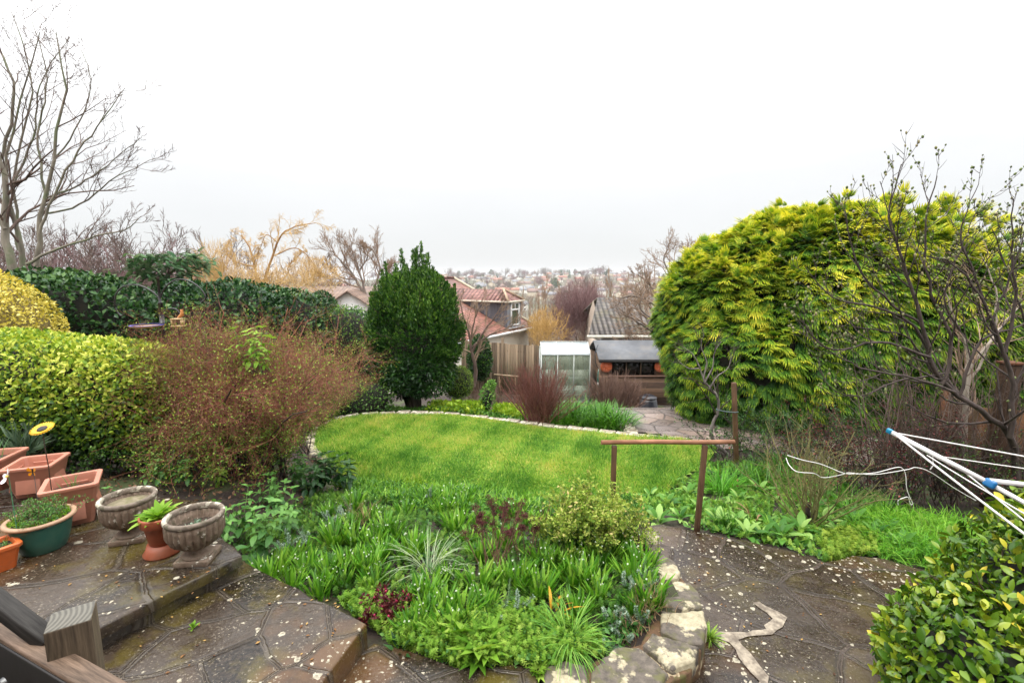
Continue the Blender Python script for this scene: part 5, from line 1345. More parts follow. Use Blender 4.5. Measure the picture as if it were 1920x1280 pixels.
for k, (a, b, s_, h) in enumerate([(545, 1035, 6, .20), (575, 1020, 5, .18), (630, 985, 6, .24), (650, 975, 4, .25), (955, 1150, 3, .22), (915, 1160, 3, .14), (1190, 1170, 5, .16), (1165, 1200, 4, .13), (1150, 1175, 4, .14), (1210, 1095, 5, .15), (1185, 1110, 4, .2), (1130, 1220, 3, .10), (800, 945, 4, .2), (1075, 1000, 3, .24)]):
    spurge(a, b, s_, h, ['blue-green bottlebrush spurge left of the bulbs beside the urns', 'blue-green spurge in the middle bed near the grassy tuft', 'silvery spurge trailing over the lichened wall'][0 if a < 700 else 1 if a < 1120 else 2], 500 + k)

# ---- sedum with dark dried heads
def sedum(px, py, n, H, label, seed, spread=.35):
    r = np.random.default_rng(seed); p = bedpt(px, py); e = empty('sedum', p, label, 'sedum')
    d = unit(np.column_stack([r.normal(size=n) * spread + .1, r.normal(size=n) * spread * .8, np.ones(n)]))
    P, R = grow(r, np.column_stack([r.normal(size=n) * .05, r.normal(size=n) * .05, np.zeros(n)]), d, H * r.uniform(.6, 1.1, n), .0042, 6, .05, .03, .7)
    P2, R2 = spawn(r, P, R, 4, .72, .98, .5, .1, .18, n=4, wand=.05, up=.2)
    g = Geo(); g.tubes(P, R, 5); g.tubes(P2, R2, 4); g.build('stem', M_STEMR, e)
    tips = np.concatenate([P[:, -1], P2[:, -1]]); m = 70
    c = np.repeat(tips, m, 0); u = rdir(r, len(c)); s_ = np.repeat(r.uniform(.018, .032, len(tips)), m)
    pos = c + u * np.array([1, 1, .45]) * (s_ * r.random(len(c)) ** .4)[:, None]
    g = Geo(); g.scatter(T_fold(.9, .3), pos, u + [0, 0, .5], rdir(r, len(c)), .0075, r.random(len(c))); g.build('seed_heads', M_HEAD, e)
sedum(925, 1072, 17, .58, 'tall dried sedum with flat dark red heads in the middle of the bed', 41)
sedum(985, 1050, 8, .40, 'smaller dried sedum with dark red heads right of the tall one', 42)
# bare dead stalks
p = bedpt(1026, 1000); e = empty('dead_stalks', p, 'bundle of brown dead flower stalks between sedum and yellow-green bush', 'dead stalks')
r = np.random.default_rng(5); n = 14
P, R = grow(r, np.column_stack([r.normal(size=(n, 2)) * .03, np.zeros(n)]), np.column_stack([r.normal(size=(n, 2)) * .14, np.ones(n)]), r.uniform(.2, .36, n), .0035, 5, .05); P2, R2 = spawn(r, P, R, 3, .6, 1, .3, .1, .25)
g = Geo(); g.tubes(P, R, 5); g.tubes(P2, R2, 4); g.build('stalks', M_STEMR, e)

# ---- arching pale grass
def grassclump(px, py, n, Ln, w, bend, label, seed, mat, tilt=.9, zf=bedpt, r0=.05, name='ornamental_grass', cat='grass clump', vr=(.2, .9)):
    r = np.random.default_rng(seed); p = zf(px, py); e = empty(name, p, label, cat)
    clump(n, r0, Ln, w, bend, tilt, rng=r, vr=vr).build('blades', mat, e, smooth=True); return e
G_GREY = leafmat('grey_green_blade', [(0, (.10, .17, .07)), (.5, (.22, .31, .16)), (1, (.45, .50, .30))], .4, .2, .5, 2)
grassclump(805, 1075, 80, .40, .005, 1.9, 'loose fountain of long pale grey-green blades left of the sedum', 60, G_GREY, .95)
grassclump(1065, 1215, 260, .30, .0050, 1.9, 'dense tuft of fine bright grass at the front of the middle bed', 61, leafmat('fine_grass', [(0, (.05, .18, .02)), (.6, (.14, .34, .04)), (1, (.32, .48, .10))], .4, .3, .4, 2), 1.0, r0=.06)
# lobed light leaf plant at the front edge
def rosette(px, py, n, Ln, label, seed, mat, T, zf=bedpt, name='leafy_rosette', cat='leafy plant', tilt=(.5, 1.35), group=None, stemw=.003):
    r = np.random.default_rng(seed); p = zf(px, py); e = empty(name, p, label, cat, group)
    a = np.arange(n) * 2.4 + r.normal(size=n) * .2; tl = np.linspace(tilt[0], tilt[1], n)
    D = np.column_stack([np.sin(tl) * np.cos(a), np.sin(tl) * np.sin(a), np.cos(tl)]); out = np.column_stack([-np.cos(tl) * np.cos(a), -np.cos(tl) * np.sin(a), np.sin(tl)])
    Ls = Ln * r.uniform(.75, 1.15, n)
    g = Geo(); g.scatter(T, D * (Ls * .35)[:, None], D + [0, 0, -.12], out, Ls, r.random(n)); 
    g.tubes(np.stack([np.zeros((n, 3)), D * (Ls * .5)[:, None]], 1), np.full((n, 2), stemw), 4, var=.8); g.build('leaves', mat, e); return e
rosette(905, 1222, 18, .19, 'pale lobed leafy plant spilling over the front edge onto the stone', 70, G_PALE, T_palm(5, .42))
rosette(868, 1190, 12, .15, 'smaller pale lobed plant behind the one on the stone edge', 71, G_PALE, T_palm(5, .42))
# hellebore / dark red plant
p = bedpt(722, 1168); e = empty('dark_red_plant', p, 'dark red bushy plant with crimson buds near the corner of the step', 'leafy plant')
r = np.random.default_rng(8); n = 26
P, R = grow(r, np.column_stack([r.normal(size=(n, 2)) * .04, np.zeros(n)]), np.column_stack([r.normal(size=(n, 2)) * .5, np.ones(n)]), r.uniform(.12, .24, n), .003, 5, .12); P2, R2 = spawn(r, P, R, 4, .4, 1, .6, .2, .4)
g = Geo(); g.tubes(P, R, 5); g.tubes(P2, R2, 4); g.build('stem', plainmat('red_stem', (.10, .02, .02), .5), e)
t_ = np.concatenate([P[:, -1], P2[:, -1], P2[:, 2]]); g = Geo(); c = np.repeat(t_, 3, 0); g.scatter(T_fold(.5, .15), c, rdir(r, len(c)) + [0, 0, .3], rdir(r, len(c)), r.uniform(.022, .04, len(c)), r.random(len(c)) * .6); g.build('leaves', G_BRONZE, e)
g = Geo(); c = P[:18, -1]
for q in c: blob(g, q + [0, 0, .005], (.0085, .0085, .0105), s=1, amp=0, nu=8, nv=6)
g.build('buds', plainmat('crimson_bud', (.35, .02, .07), .4, .2, 50), e, smooth=True)
rosette(750, 1228, 9, .10, 'dark green leafy shoots creeping over the lower step', 72, G_DARK, T_fold(.35, .12))
# yellowed dying leaves
p = bedpt(1040, 1150); e = empty('yellowing_leaves', p, 'few orange-yellow withered strap leaves above the bright grass tuft', 'dead leaves')
r = np.random.default_rng(4); clump(9, .03, .22, .02, 1.8, 1.0, rng=r).build('leaves', leafmat('withered', [(0, (.45, .14, .02)), (1, (.62, .36, .03))], .4, .3, .4), e, smooth=True)

# ---- bushes in and round the bed
def leafbush(name, label, cat, base, rad, n, size, mat, T, seed, stems=18, pw=2., amp=.18, cz=.55, mstem=None, up=.5, depth=.6, twig=2, vfun=None, core=None, group=None):
    r = np.random.default_rng(seed); e = empty(name, base, label, cat, group)
    c = np.array([0, 0, rad[2] * cz])
    d = unit(np.column_stack([r.normal(size=stems) * rad[0], r.normal(size=stems) * rad[1], np.full(stems, rad[2] * .9)]))
    P, R = grow(r, np.column_stack([r.normal(size=stems) * rad[0] * .12, r.normal(size=stems) * rad[1] * .12, np.zeros(stems)]), d, np.linalg.norm(d * np.array(rad), axis=1) * (1 + cz) * .85, .004 + .008 * max(rad), 6, .1, .03)
    g = Geo(); g.tubes(P, R, 5); P2, R2 = spawn(r, P, R, 5, .25, 1, .7, .2, .45); g.tubes(P2, R2, 4)
    if twig > 1: P3, R3 = spawn(r, P2, R2, 4, .2, 1, .7, .2, .5, n=4); g.tubes(P3, R3, 3)
    g.build('branches', mstem or M_TWIGB, e)
    pos, nr, dd = shell(r, n, c, rad, pw, depth, amp, 2.2 / max(rad), seed, zmin=.02)
    k = len(pos); v = np.clip(.45 + .22 * r.normal(size=k) + .25 * lump(pos, 3 / max(rad), seed + 1) + .12 * (1 - dd) + (vfun(pos) if vfun else 0), 0, 1)
    g = Geo(); g.scatter(T, pos, nr * .7 + rdir(r, k) * .8 + [0, 0, up * .6], nr + rdir(r, k) * .7 + [0, 0, .5], size * r.uniform(.65, 1.25, k), v); g.build('foliage', mat, e)
    if core: g = Geo(); blob(g, c, rad, pw, amp, 2.2 / max(rad), seed, core); g.build('inner_core', M_CORE, e, smooth=True)
    return e
M_CORE = plainmat('inner_shade', (.008, .009, .004), .95, .5, 12, .5, dirt=(.022, .016, .009), dscale=8)  # near-black cores: the shade inside dense foliage, put into their colour
G_VGOLD = leafmat('yellow_green_variegated', [(0, (.08, .17, .02)), (.4, (.22, .33, .04)), (.8, (.46, .50, .12)), (1, (.58, .45, .2))], .5, .25, .3, 4)
YGP = bedpt(1108, 1015)

leafbush('yellow_green_bush', 'small straggly yellow-green bush hanging over the top of the curved wall', 'bush', bedpt(1205, 1045), (.14, .13, .20), 700, .026, G_VGOLD, T_fold(.5, .1), 91, stems=10, amp=.3)

def nettle(base, stems, H, leaf, label, seed, mat=None, name='leafy_herb', cat='leafy plant', spread=.3, group=None, T=None, pairs=5):
    r = np.random.default_rng(seed); e = empty(name, base, label, cat, group)
    d = unit(np.column_stack([r.normal(size=(stems, 2)) * spread, np.ones(stems)]))
    P, R = grow(r, np.column_stack([r.normal(size=(stems, 2)) * .06, np.zeros(stems)]), d, H * r.uniform(.6, 1.1, stems), .004, 8, .05, .05, .6)
    g = Geo(); g.tubes(P, R, 5); g.build('stem', M_STEMG, e)
    g = Geo(); T = T or T_oval(.5, .10, .35)
    for k in range(pairs + 1):
        t = .3 + .7 * k / pairs; f = min(t * 7, 6.99); i = int(f); q = P[:, i] * (1 - (f - i)) + P[:, i + 1] * (f - i); tg = unit(P[:, i + 1] - P[:, i])
        for s_ in range(4 if k == pairs else 2):
            a = r.uniform(0, .5) + k * pi / 2 + s_ * (pi if k < pairs else pi / 2)
            pr = unit(np.cross(tg, np.array([cos(a), sin(a), .01])))
            g.scatter(T, q, pr + tg * (.15 if k < pairs else .7) - [0, 0, .1 + .35 * (1 - t)], tg * .9 + r.normal(size=(stems, 3)) * .2, leaf * (1.15 - .5 * t) * r.uniform(.8, 1.2, stems), np.clip(.25 + .55 * t + r.normal(size=stems) * .12, 0, 1))
    g.build('leaves', mat or G_NET, e, smooth=True); return e
def lp(px, py, z=.15): p = on(px, py, z); p[2] = z; return p
nettle(lp(478, 1068, .20), 9, .50, .105, 'large soft-leaved green plant growing beside the stone urn', 101)
nettle(lp(430, 1010, .22), 9, .40, .10, 'soft-leaved green plant just behind the right-hand urn', 102)
nettle(lp(540, 1000, .10), 8, .36, .085, 'grey-green leafy plant right of the big soft-leaved one', 103)
nettle(lp(500, 960, .05), 7, .38, .085, 'leafy plant under the reddish twiggy bush', 104)
for k, (a, b) in enumerate([(585, 925), (615, 905), (645, 905), (560, 905)]):
    nettle(lp(a, b, -.1), 8, .36, .11, 'dark-leaved plant at the near left corner of the lawn', 110 + k, G_DARK if k != 3 else G_NET, group='dark-leaved plants by the lawn corner', pairs=4)
nettle(lp(410, 905, .2), 4, .32, .09, 'pale green leafy shoot against the dark stems behind the urns', 120, G_PALE, pairs=4)

# ---- weeds, fallen leaves and dry stalks
rosette(1008, 1262, 14, .07, 'small ferny weed filling the gap between the lower step and the first wall stone', 301, G_PALE, T_palm(5, .4), name='weed', cat='weed')
rosette(1000, 1240, 10, .06, 'light green weed at the bed edge beside the gap in the wall', 302, G_PALE, T_fold(.6, .1), name='weed', cat='weed')
def zf0(z): return lambda a, b: np.array([*on(a, b, z)[:2], z])
for k, (a, b, z, lb_) in enumerate([(640, 1248, .23, 'tiny weed at the foot of the middle step'), (612, 1276, .23, 'tiny weed low on the step near the bottom of the photo'), (362, 1178, .385, 'tiny bright weed growing in a patio joint'), (1330, 1200, .0, 'fresh green tuft at the foot of the curved wall on the path')]):
    rosette(a, b, 12 if k < 3 else 60, .035 if k < 3 else .09, lb_, 310 + k, G_PALE, T_fold(.5, .1) if k < 3 else T_strap(.08, .8, 3), zf=zf0(z), name='weed', cat='weed', tilt=(.1, 1.3))
def drybush(px, py, n, H, lab, seed):
    r = np.random.default_rng(seed); p = bedpt(px, py); e = empty('dry_stalks', p, lab, 'dead stalks')
    P, R = grow(r, np.column_stack([r.normal(size=(n, 2)) * .06, np.zeros(n)]), np.column_stack([r.normal(size=(n, 2)) * .55, np.ones(n)]), H * r.uniform(.5, 1.1, n), .0022, 6, .15); P2, R2 = spawn(r, P, R, 3, .4, 1, .5, .2, .4, rmin=.001)
    g = Geo(); g.tubes(P, R, 4); g.tubes(P2, R2, 3); g.build('stalks', barkmat('straw_stalk', (.20, .11, .05), (.42, .28, .15), 20), e)
drybush(1218, 1150, 40, .22, 'dry orange-brown stalks against the inside of the curved wall', 321); drybush(1195, 1190, 26, .16, 'short dry stalks beside the trailing silvery spurge', 322); drybush(668, 985, 22, .28, 'pinkish-brown dry stalks among the bulbs left of the fountain grass', 323)
cover('bed_corner_cover', 'small dull green leaves in the dry corner inside the curved wall', 'ground cover', pxpoly([(1120, 1225), (1200, 1185), (1238, 1140), (1225, 1080), (1180, 1100), (1130, 1160), (1080, 1200)], .2), 900, .045, G_NET, T_fold(.5, .1), zf=bedz, seed=324, up=1., hv=1.2)
# fallen leaves on the paving
rl = np.random.default_rng(330); fp = []
for (x0, x1, y0, y1, z, n) in ((60, 440, 1060, 1130, ZU, 30), (260, 640, 1110, 1270, ZM, 34), (1260, 1640, 1010, 1270, 0., 40)):
    for k in range(n):
        p = on(rl.uniform(x0, x1), rl.uniform(y0, y1), z); fp.append([p[0], p[1], z + .004])
for k in range(46):
    q = rand_in(rl, 1, LAWN)[0]; fp.append([q[0], q[1], float(zl(q[0], q[1])) + .03])
fp = np.array(fp); g = Geo(); K = len(fp); g.scatter(T_fold(.55, .08), fp, np.column_stack([rl.normal(size=(K, 2)), np.zeros(K)]), rl.normal(size=(K, 3)) * .15 + [0, 0, 1], rl.uniform(.012, .032, K), rl.random(K))
tag(g.build('fallen_leaves', leafmat('fallen_leaf', [(0, (.07, .03, .015)), (.6, (.24, .12, .04)), (1, (.40, .26, .08))], .6, 0, .3)), 'small brown fallen leaves scattered over the wet paving and the lawn', 'fallen leaves', kind='stuff')
for k, (a, b, n, H) in enumerate([(196, 955, 5, .22), (330, 905, 6, .26), (372, 900, 5, .2), (285, 900, 5, .2)]):
    nettle(lp(a, b, .33), n, H, .075, ['low green leaves between the pink planter and the first urn', 'green leaves under the hedge behind the urns', 'small leafy plant under the twiggy bush behind the right-hand urn', 'low leafy shoots under the hedge above the first urn'][k], 340 + k, pairs=3)
grassclump(318, 905, 40, .34, .012, .8, 'thin blue-green strap leaves rising in the shade behind the urns', 350, G1, .5, zf=lambda a, b: lp(a, b, .3), r0=.12, name='strap_plant', cat='leafy plant', vr=(0, .3))

# ---- plants in the pots
def inpot(e_, z, n, Ln, r0, mat, seed, kind='strap'):
    r = np.random.default_rng(seed); g = Geo()
    if kind == 'broad':
        a = np.arange(n) * 2.4; tl = np.linspace(.2, 1.25, n); rr = r0 * np.linspace(0, .8, n)
        D = np.column_stack([np.sin(tl) * np.cos(a), np.sin(tl) * np.sin(a), np.cos(tl)]); out = np.column_stack([-np.cos(tl) * np.cos(a), -np.cos(tl) * np.sin(a), np.sin(tl)])
        g.scatter(T_oval(.34, .12, .4), np.column_stack([rr * np.cos(a), rr * np.sin(a), np.full(n, z)]), D, out, Ln * r.uniform(.7, 1.1, n), np.clip(.6 + r.normal(size=n) * .2, 0, 1))
    else: clump(n, r0, Ln, .008, 1.2, 1.0, rng=r, c=(0, 0, z), g=g)
    g.build('leaves', mat, e_, smooth=True)
inpot(TPOT[0], TPOT[1], 44, .12, .07, G_PALE, 1, 'broad')
e, z = GPOT; r = np.random.default_rng(6); n = 60
P, R = grow(r, np.column_stack([r.uniform(-.13, .13, (n, 2)), np.full(n, z)]), np.column_stack([r.normal(size=(n, 2)) * .5, np.ones(n)]), r.uniform(.05, .15, n), .002, 5, .2); P2, R2 = spawn(r, P, R, 4, .2, 1, .7, .2, .5)
g = Geo(); g.tubes(P, R, 4); g.tubes(P2, R2, 3); g.build('stem', M_STEMR, e)
t_ = np.concatenate([P2[:, -1], P2[:, 2], P[:, -1], P[:, 2]]); c = np.repeat(t_, 3, 0); g = Geo(); g.scatter(T_fold(.5, .1), c + r.normal(size=c.shape) * .008, rdir(r, len(c)) + [0, 0, .4], rdir(r, len(c)), .016, r.random(len(c))); g.build('leaves', G_NET, e)
r = np.random.default_rng(16); m = 500; a = r.uniform(0, 6.3, m); rr = .16 * np.sqrt(r.uniform(.3, 1, m)); g = Geo(); g.scatter(T_fold(.7, .1), np.column_stack([rr * np.cos(a), rr * np.sin(a), z + .01 + .02 * r.random(m)]), rdir(r, m) + [0, 0, .7], rdir(r, m) + [0, 0, 1], .02, r.random(m)); g.build('creeping_leaves', G_PALE, e)
e, z, tl_, tw_ = TROUGH; r = np.random.default_rng(7); m = 260; g = Geo(); g.scatter(T_strap(.08, .9, 3), np.column_stack([r.uniform(-tl_ / 2 + .04, tl_ / 2 - .04, m), r.uniform(-tw_ / 2 + .03, tw_ / 2 - .03, m), np.full(m, z)]), rdir(r, m) * .6 + [0, 0, .8], rdir(r, m), r.uniform(.03, .07, m), r.random(m)); g.build('seedlings', G_NET, e)
for (pe, pz), n_, sd in ((PLT1, 12, 1), (PLT2, 3, 2), (PLT3, 26, 3)):
    r = np.random.default_rng(sd + 50); g = Geo(); n_ = int(n_)
    clump(n_, .08, .13 if sd < 3 else .2, .006, .6, .7, rng=r, c=(0, 0, pz), g=g); g.build('shoots', G_NET, pe)
e = u2[0]; r = np.random.default_rng(9); m = 46; g = Geo(); a = r.uniform(0, 6.3, m); rr = .05 * np.sqrt(r.random(m)); g.scatter(T_fold(.4, .1), np.column_stack([rr * np.cos(a), rr * np.sin(a), np.full(m, u2[2] + .012)]), rdir(r, m) + [0, 0, .5], rdir(r, m), .04, r.random(m)); g.build('seedling', G_BLUE, e)
# spiky grey-green plant at the far left edge
e = empty('spiky_plant', (-5.05, 4.75, .45), 'spiky grey-green plant against the hedge above the planters', 'spiky plant'); e.scale = (.62,) * 3
r = np.random.default_rng(12); n = 90
a = r.uniform(0, 6.3, n); tl = r.uniform(.1, 1.35, n); D = np.column_stack([np.sin(tl) * np.cos(a), np.sin(tl) * np.sin(a), np.cos(tl)])
g = Geo(); g.scatter(T_strap(.055, .45, 4), np.tile([0, 0, .3], (n, 1)) + r.normal(size=(n, 3)) * .05, D, rdir(r, n), r.uniform(.35, .7, n), r.random(n)); g.build('leaves', leafmat('spiky_leaf', [(0, (.03, .06, .03)), (1, (.14, .20, .12))], .5, .1, .3), e)
g = Geo(); P, R = grow(r, np.tile([0, 0, -.1], (9, 1)), rdir(r, 9) * .5 + [0, 0, 1], .5, .012, 5, .1); g.tubes(P, R, 5); g.build('stem', M_TWIGB, e)

# ================================================================ right-hand bed
def rbp(px, py):
    z = -.1
    for _ in range(5):
        p = on(px, py, z); z = float(gz(p[0], p[1]))
    p = on(px, py, z); p[2] = z; return p
RB = np.array([rbp(a, b)[:2] for a, b in [(1180, 960), (1240, 984), (1312, 999), (1400, 1014), (1480, 1032), (1548, 1056), (1600, 1042), (1660, 1048), (1760, 1075), (1900, 1110), (2000, 1080), (1950, 990), (1780, 985), (1650, 930), (1560, 880), (1440, 868), (1340, 868), (1280, 890), (1210, 925)]])
G_RB = leafmat('bed_leaf', [(0, (.03, .11, .015)), (.5, (.10, .25, .035)), (1, (.30, .46, .12))], .42, .25, .4, 2)
def bare(p, r): return (lump(np.column_stack([p * 2.2, np.zeros(len(p))]), 1.3, 31) > -.55)
cover('right_bed_cover', 'mixed low green leaves covering the right-hand bed beyond the path', 'ground cover', RB, 8500, .075, G_RB, T_fold(.5, .12), seed=21, up=1.3, mask=bare)
cover('right_bed_sprigs', 'soft green sprigs scattered through the right-hand bed', 'ground cover', RB, 2200, .075, G_PALE, seed=22, mask=bare)
for k, (a, b) in enumerate([(1215, 965), (1250, 950), (1275, 975), (1235, 985), (1310, 960), (1345, 985), (1290, 930), (1265, 910), (1330, 925), (1385, 985), (1400, 1008), (1440, 985), (1465, 1012), (1500, 1000), (1545, 985), (1570, 1000), (1600, 985), (1640, 1010), (1535, 960), (1575, 955), (1690, 1030), (1220, 935), (1665, 1000), (1430, 1010), (1385, 940), (1425, 925)]):
    rosette(a, b, 12, R_.uniform(.10, .17), 'leafy rosette among the low plants of the right-hand bed', 200 + k, G_RB, T_oval(.42, .08, .35), zf=rbp, name='foxglove_rosette', cat='leafy plant', group='leafy rosettes in the right-hand bed', tilt=(.3, 1.3))
grassclump(1352, 925, 300, .40, .009, 1.2, 'big bright green clump of strap leaves between handrail and stake', 210, leafmat('daylily', [(0, (.03, .16, .008)), (.5, (.08, .28, .015)), (1, (.18, .42, .04))], .35, .3, .45), .75, zf=rbp, r0=.14, name='daylily_clump', cat='daylily')
grassclump(1366, 990, 110, .19, .008, .8, 'small round tuft of dark green leaves right of the handrail post', 211, G1, .8, zf=rbp, r0=.06, name='thrift_tuft', cat='leafy plant', vr=(.05, .5))
grassclump(1450, 1000, 60, .17, .014, 1.1, 'low broad-leaved green tuft at the path edge', 212, G1, .9, zf=rbp, r0=.05, name='leaf_tuft', cat='leafy plant')
ep = empty('bluebell_clump', (0, 0, 0), 'drift of glossy dark strap leaves under the bare bush in the right-hand bed', 'bulb clump', 'bulb clumps in the right-hand bed')
clump(60, .10, .25, .013, .9, .7, rng=np.random.default_rng(213), vr=(.0, .6)).build('leaves', G1, ep, smooth=True)
BB = [(1480, 900), (1450, 890), (1420, 885), (1500, 885), (1525, 905), (1560, 910), (1580, 930), (1600, 940), (1620, 950), (1640, 940), (1570, 900), (1545, 930), (1430, 905), (1400, 890), (1460, 870), (1595, 960), (1660, 960), (1490, 860), (1385, 900), (1405, 870), (1440, 858), (1515, 930)]
for k, (a, b) in enumerate(BB):
    p = rbp(a, b + 10)
    if k == 0: ep.location = tuple(p)
    else: copy_thing(ep, p, R_.uniform(0, 6.3), R_.uniform(.8, 1.2))
G_BRIGHT = leafmat('bright_grass', [(0, (.05, .20, .01)), (.5, (.12, .33, .02)), (1, (.27, .48, .05))], .4, .3, .4)
gb = np.array([rbp(a, b)[:2] for a, b in [(1590, 1000), (1640, 1045), (1740, 1070), (1850, 1080), (1880, 1030), (1800, 985), (1700, 970), (1620, 960)]])
cover('long_grass', 'long bright grass flopping over the far edge of the path at the right', 'grass', gb, 6500, .17, G_BRIGHT, T_strap(.03, 1.6, 4), seed=23, up=1.6)
fb = np.array([rbp(a, b)[:2] for a, b in [(1540, 1010), (1548, 1058), (1590, 1048), (1640, 1040), (1640, 1010), (1590, 995)]])
cover('ferny_patch', 'patch of yellow-green feathery leaves in the notch of the path', 'ground cover', fb, 700, .085, leafmat('ferny', [(0, (.10, .22, .02)), (1, (.35, .45, .06))], .5, .3, .3), seed=24)
# withered brown leaf stalks
p = rbp(1425, 975); e = empty('withered_stalks', p, 'few curled pale brown dead leaves in the right-hand bed', 'dead leaves')
r = np.random.default_rng(14); clump(9, .12, .26, .022, 1.3, .9, rng=r).build('stalks', leafmat('dead_leaf', [(0, (.16, .08, .04)), (1, (.42, .28, .16))], .6, .2, .2), e, smooth=True)
# ================================================================ hedges and evergreens
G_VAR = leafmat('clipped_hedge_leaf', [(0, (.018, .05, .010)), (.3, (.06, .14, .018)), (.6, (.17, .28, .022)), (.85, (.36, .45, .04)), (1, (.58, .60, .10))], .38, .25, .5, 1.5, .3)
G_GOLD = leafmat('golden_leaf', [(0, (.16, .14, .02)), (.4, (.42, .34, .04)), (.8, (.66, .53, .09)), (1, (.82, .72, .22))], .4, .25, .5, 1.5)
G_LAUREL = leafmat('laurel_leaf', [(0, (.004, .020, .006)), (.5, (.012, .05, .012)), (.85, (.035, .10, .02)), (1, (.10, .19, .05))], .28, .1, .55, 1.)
G_BAY = leafmat('bay_leaf', [(0, (.004, .020, .004)), (.4, (.013, .052, .008)), (.75, (.045, .12, .014)), (1, (.15, .27, .04))], .32, .18, .5, 1.2)
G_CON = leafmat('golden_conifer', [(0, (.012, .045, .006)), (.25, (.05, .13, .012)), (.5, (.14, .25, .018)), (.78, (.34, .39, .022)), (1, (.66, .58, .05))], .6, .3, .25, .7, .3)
G_CAM = leafmat('camellia_leaf', [(0, (.012, .045, .005)), (.35, (.05, .12, .010)), (.65, (.15, .24, .015)), (.85, (.36, .38, .03)), (1, (.58, .46, .05))], .22, .14, .6, 3, .3)

def hedge(name, label, cat, base, blobs, size, mat, T, seed, depth=.3, mcore=None, thin=False, up=.35, core=.84, vtop=.0, vout=.15, vbase=.42, vn=.22):
    r = np.random.default_rng(seed); e = empty(name, base, label, cat); base = np.array(base, float)
    g, gc = Geo(), Geo()
    ztop = max(c[2] + q[2] for c, q, *_ in blobs); zlo = min(c[2] - q[2] for c, q, *_ in blobs)
    for k, (c, rad, pw, amp, n) in enumerate(blobs):
        cl = np.array(c) - base
        pos, nr, dd = shell(r, n, cl, rad, pw, depth, amp, 1.6, seed + k)
        m = (pos[:, 2] > float(gz(c[0], c[1])) - base[2] + .03) & ((r.random(len(pos)) < np.clip(.35 + (pos[:, 2] + base[2] - c[2] + rad[2]) / (rad[2] * .9), 0, 1)) if thin else True); pos, nr, dd = pos[m], nr[m], dd[m]; K = len(pos)
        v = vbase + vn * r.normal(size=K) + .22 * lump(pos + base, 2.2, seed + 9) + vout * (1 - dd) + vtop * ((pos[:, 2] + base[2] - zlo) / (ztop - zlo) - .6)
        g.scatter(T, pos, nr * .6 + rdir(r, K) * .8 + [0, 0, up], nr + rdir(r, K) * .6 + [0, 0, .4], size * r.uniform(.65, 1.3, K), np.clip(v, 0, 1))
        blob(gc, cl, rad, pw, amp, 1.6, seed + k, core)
    g.build('foliage', mat, e); gc.build('inner_core', mcore or M_CORE, e, smooth=True); return e
LF = T_fold(.5, .12); LO = T_fold(.62, .12, .1)
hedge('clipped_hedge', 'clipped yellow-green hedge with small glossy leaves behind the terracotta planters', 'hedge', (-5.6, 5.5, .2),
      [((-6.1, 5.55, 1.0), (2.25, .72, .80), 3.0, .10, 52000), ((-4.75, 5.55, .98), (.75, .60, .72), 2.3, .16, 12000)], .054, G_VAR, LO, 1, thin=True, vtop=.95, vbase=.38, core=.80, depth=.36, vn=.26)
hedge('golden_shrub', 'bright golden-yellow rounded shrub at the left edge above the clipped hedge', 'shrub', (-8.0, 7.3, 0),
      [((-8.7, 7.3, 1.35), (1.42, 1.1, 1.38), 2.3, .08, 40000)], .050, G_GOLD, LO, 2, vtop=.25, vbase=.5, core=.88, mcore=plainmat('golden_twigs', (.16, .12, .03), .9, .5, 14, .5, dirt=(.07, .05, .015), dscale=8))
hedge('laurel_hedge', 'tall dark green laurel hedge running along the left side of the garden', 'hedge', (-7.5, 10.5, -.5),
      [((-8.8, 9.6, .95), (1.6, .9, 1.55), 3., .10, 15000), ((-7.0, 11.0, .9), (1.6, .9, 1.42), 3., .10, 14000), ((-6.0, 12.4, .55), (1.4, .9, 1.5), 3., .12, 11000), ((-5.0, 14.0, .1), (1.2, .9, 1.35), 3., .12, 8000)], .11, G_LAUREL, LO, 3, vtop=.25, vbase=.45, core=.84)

# central evergreen with upright shoots
tb = on(783, 757, -.47); tb[2] = float(gz(tb[0], tb[1]))
e = empty('bay_tree', tb, 'dense dark evergreen tree with upright shoots at the back left of the lawn', 'tree')
r = np.random.default_rng(20)
g = Geo(); n = 5
P, R = grow(r, np.column_stack([r.uniform(-.22, .22, n), r.uniform(-.12, .12, n), np.full(n, -.1)]), np.column_stack([r.normal(size=(n, 2)) * .16, np.ones(n)]), 2.6, .075, 8, .05, .05); g.tubes(P, R, 8)
P2, R2 = spawn(r, P, R, 7, .3, 1, .7, .2, .4, up=.1); g.tubes(P2, R2, 5); g.build('trunk', barkmat('dark_bark', (.03, .022, .018), (.12, .085, .06), 12), e)
g, gc = Geo(), Geo()
def put(c, rad, n, vb, dn, pw=2., am=.16, sd=0, size=.085):
    pos, nr, dd = shell(r, n, c, rad, pw, .45, am, 1.8, sd); K = len(pos)
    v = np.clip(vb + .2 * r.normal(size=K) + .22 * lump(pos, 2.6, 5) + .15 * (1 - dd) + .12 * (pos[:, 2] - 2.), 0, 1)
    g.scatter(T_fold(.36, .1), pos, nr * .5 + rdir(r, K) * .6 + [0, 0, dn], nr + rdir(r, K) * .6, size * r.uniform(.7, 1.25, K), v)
put((0, 0, 1.55), (1.0, .95, 1.15), 15000, .42, .5, sd=1); put((.05, 0, 2.45), (.84, .72, .80), 10000, .45, .9, sd=2, am=.3); put((-.05, -.1, 1.05), (.93, .8, .72), 9000, .35, -.1, sd=3, size=.095)
put((-.55, 0, 1.9), (.5, .5, .8), 3500, .45, .7, sd=4); put((.6, 0, 1.7), (.5, .5, .7), 3500, .45, .6, sd=6)
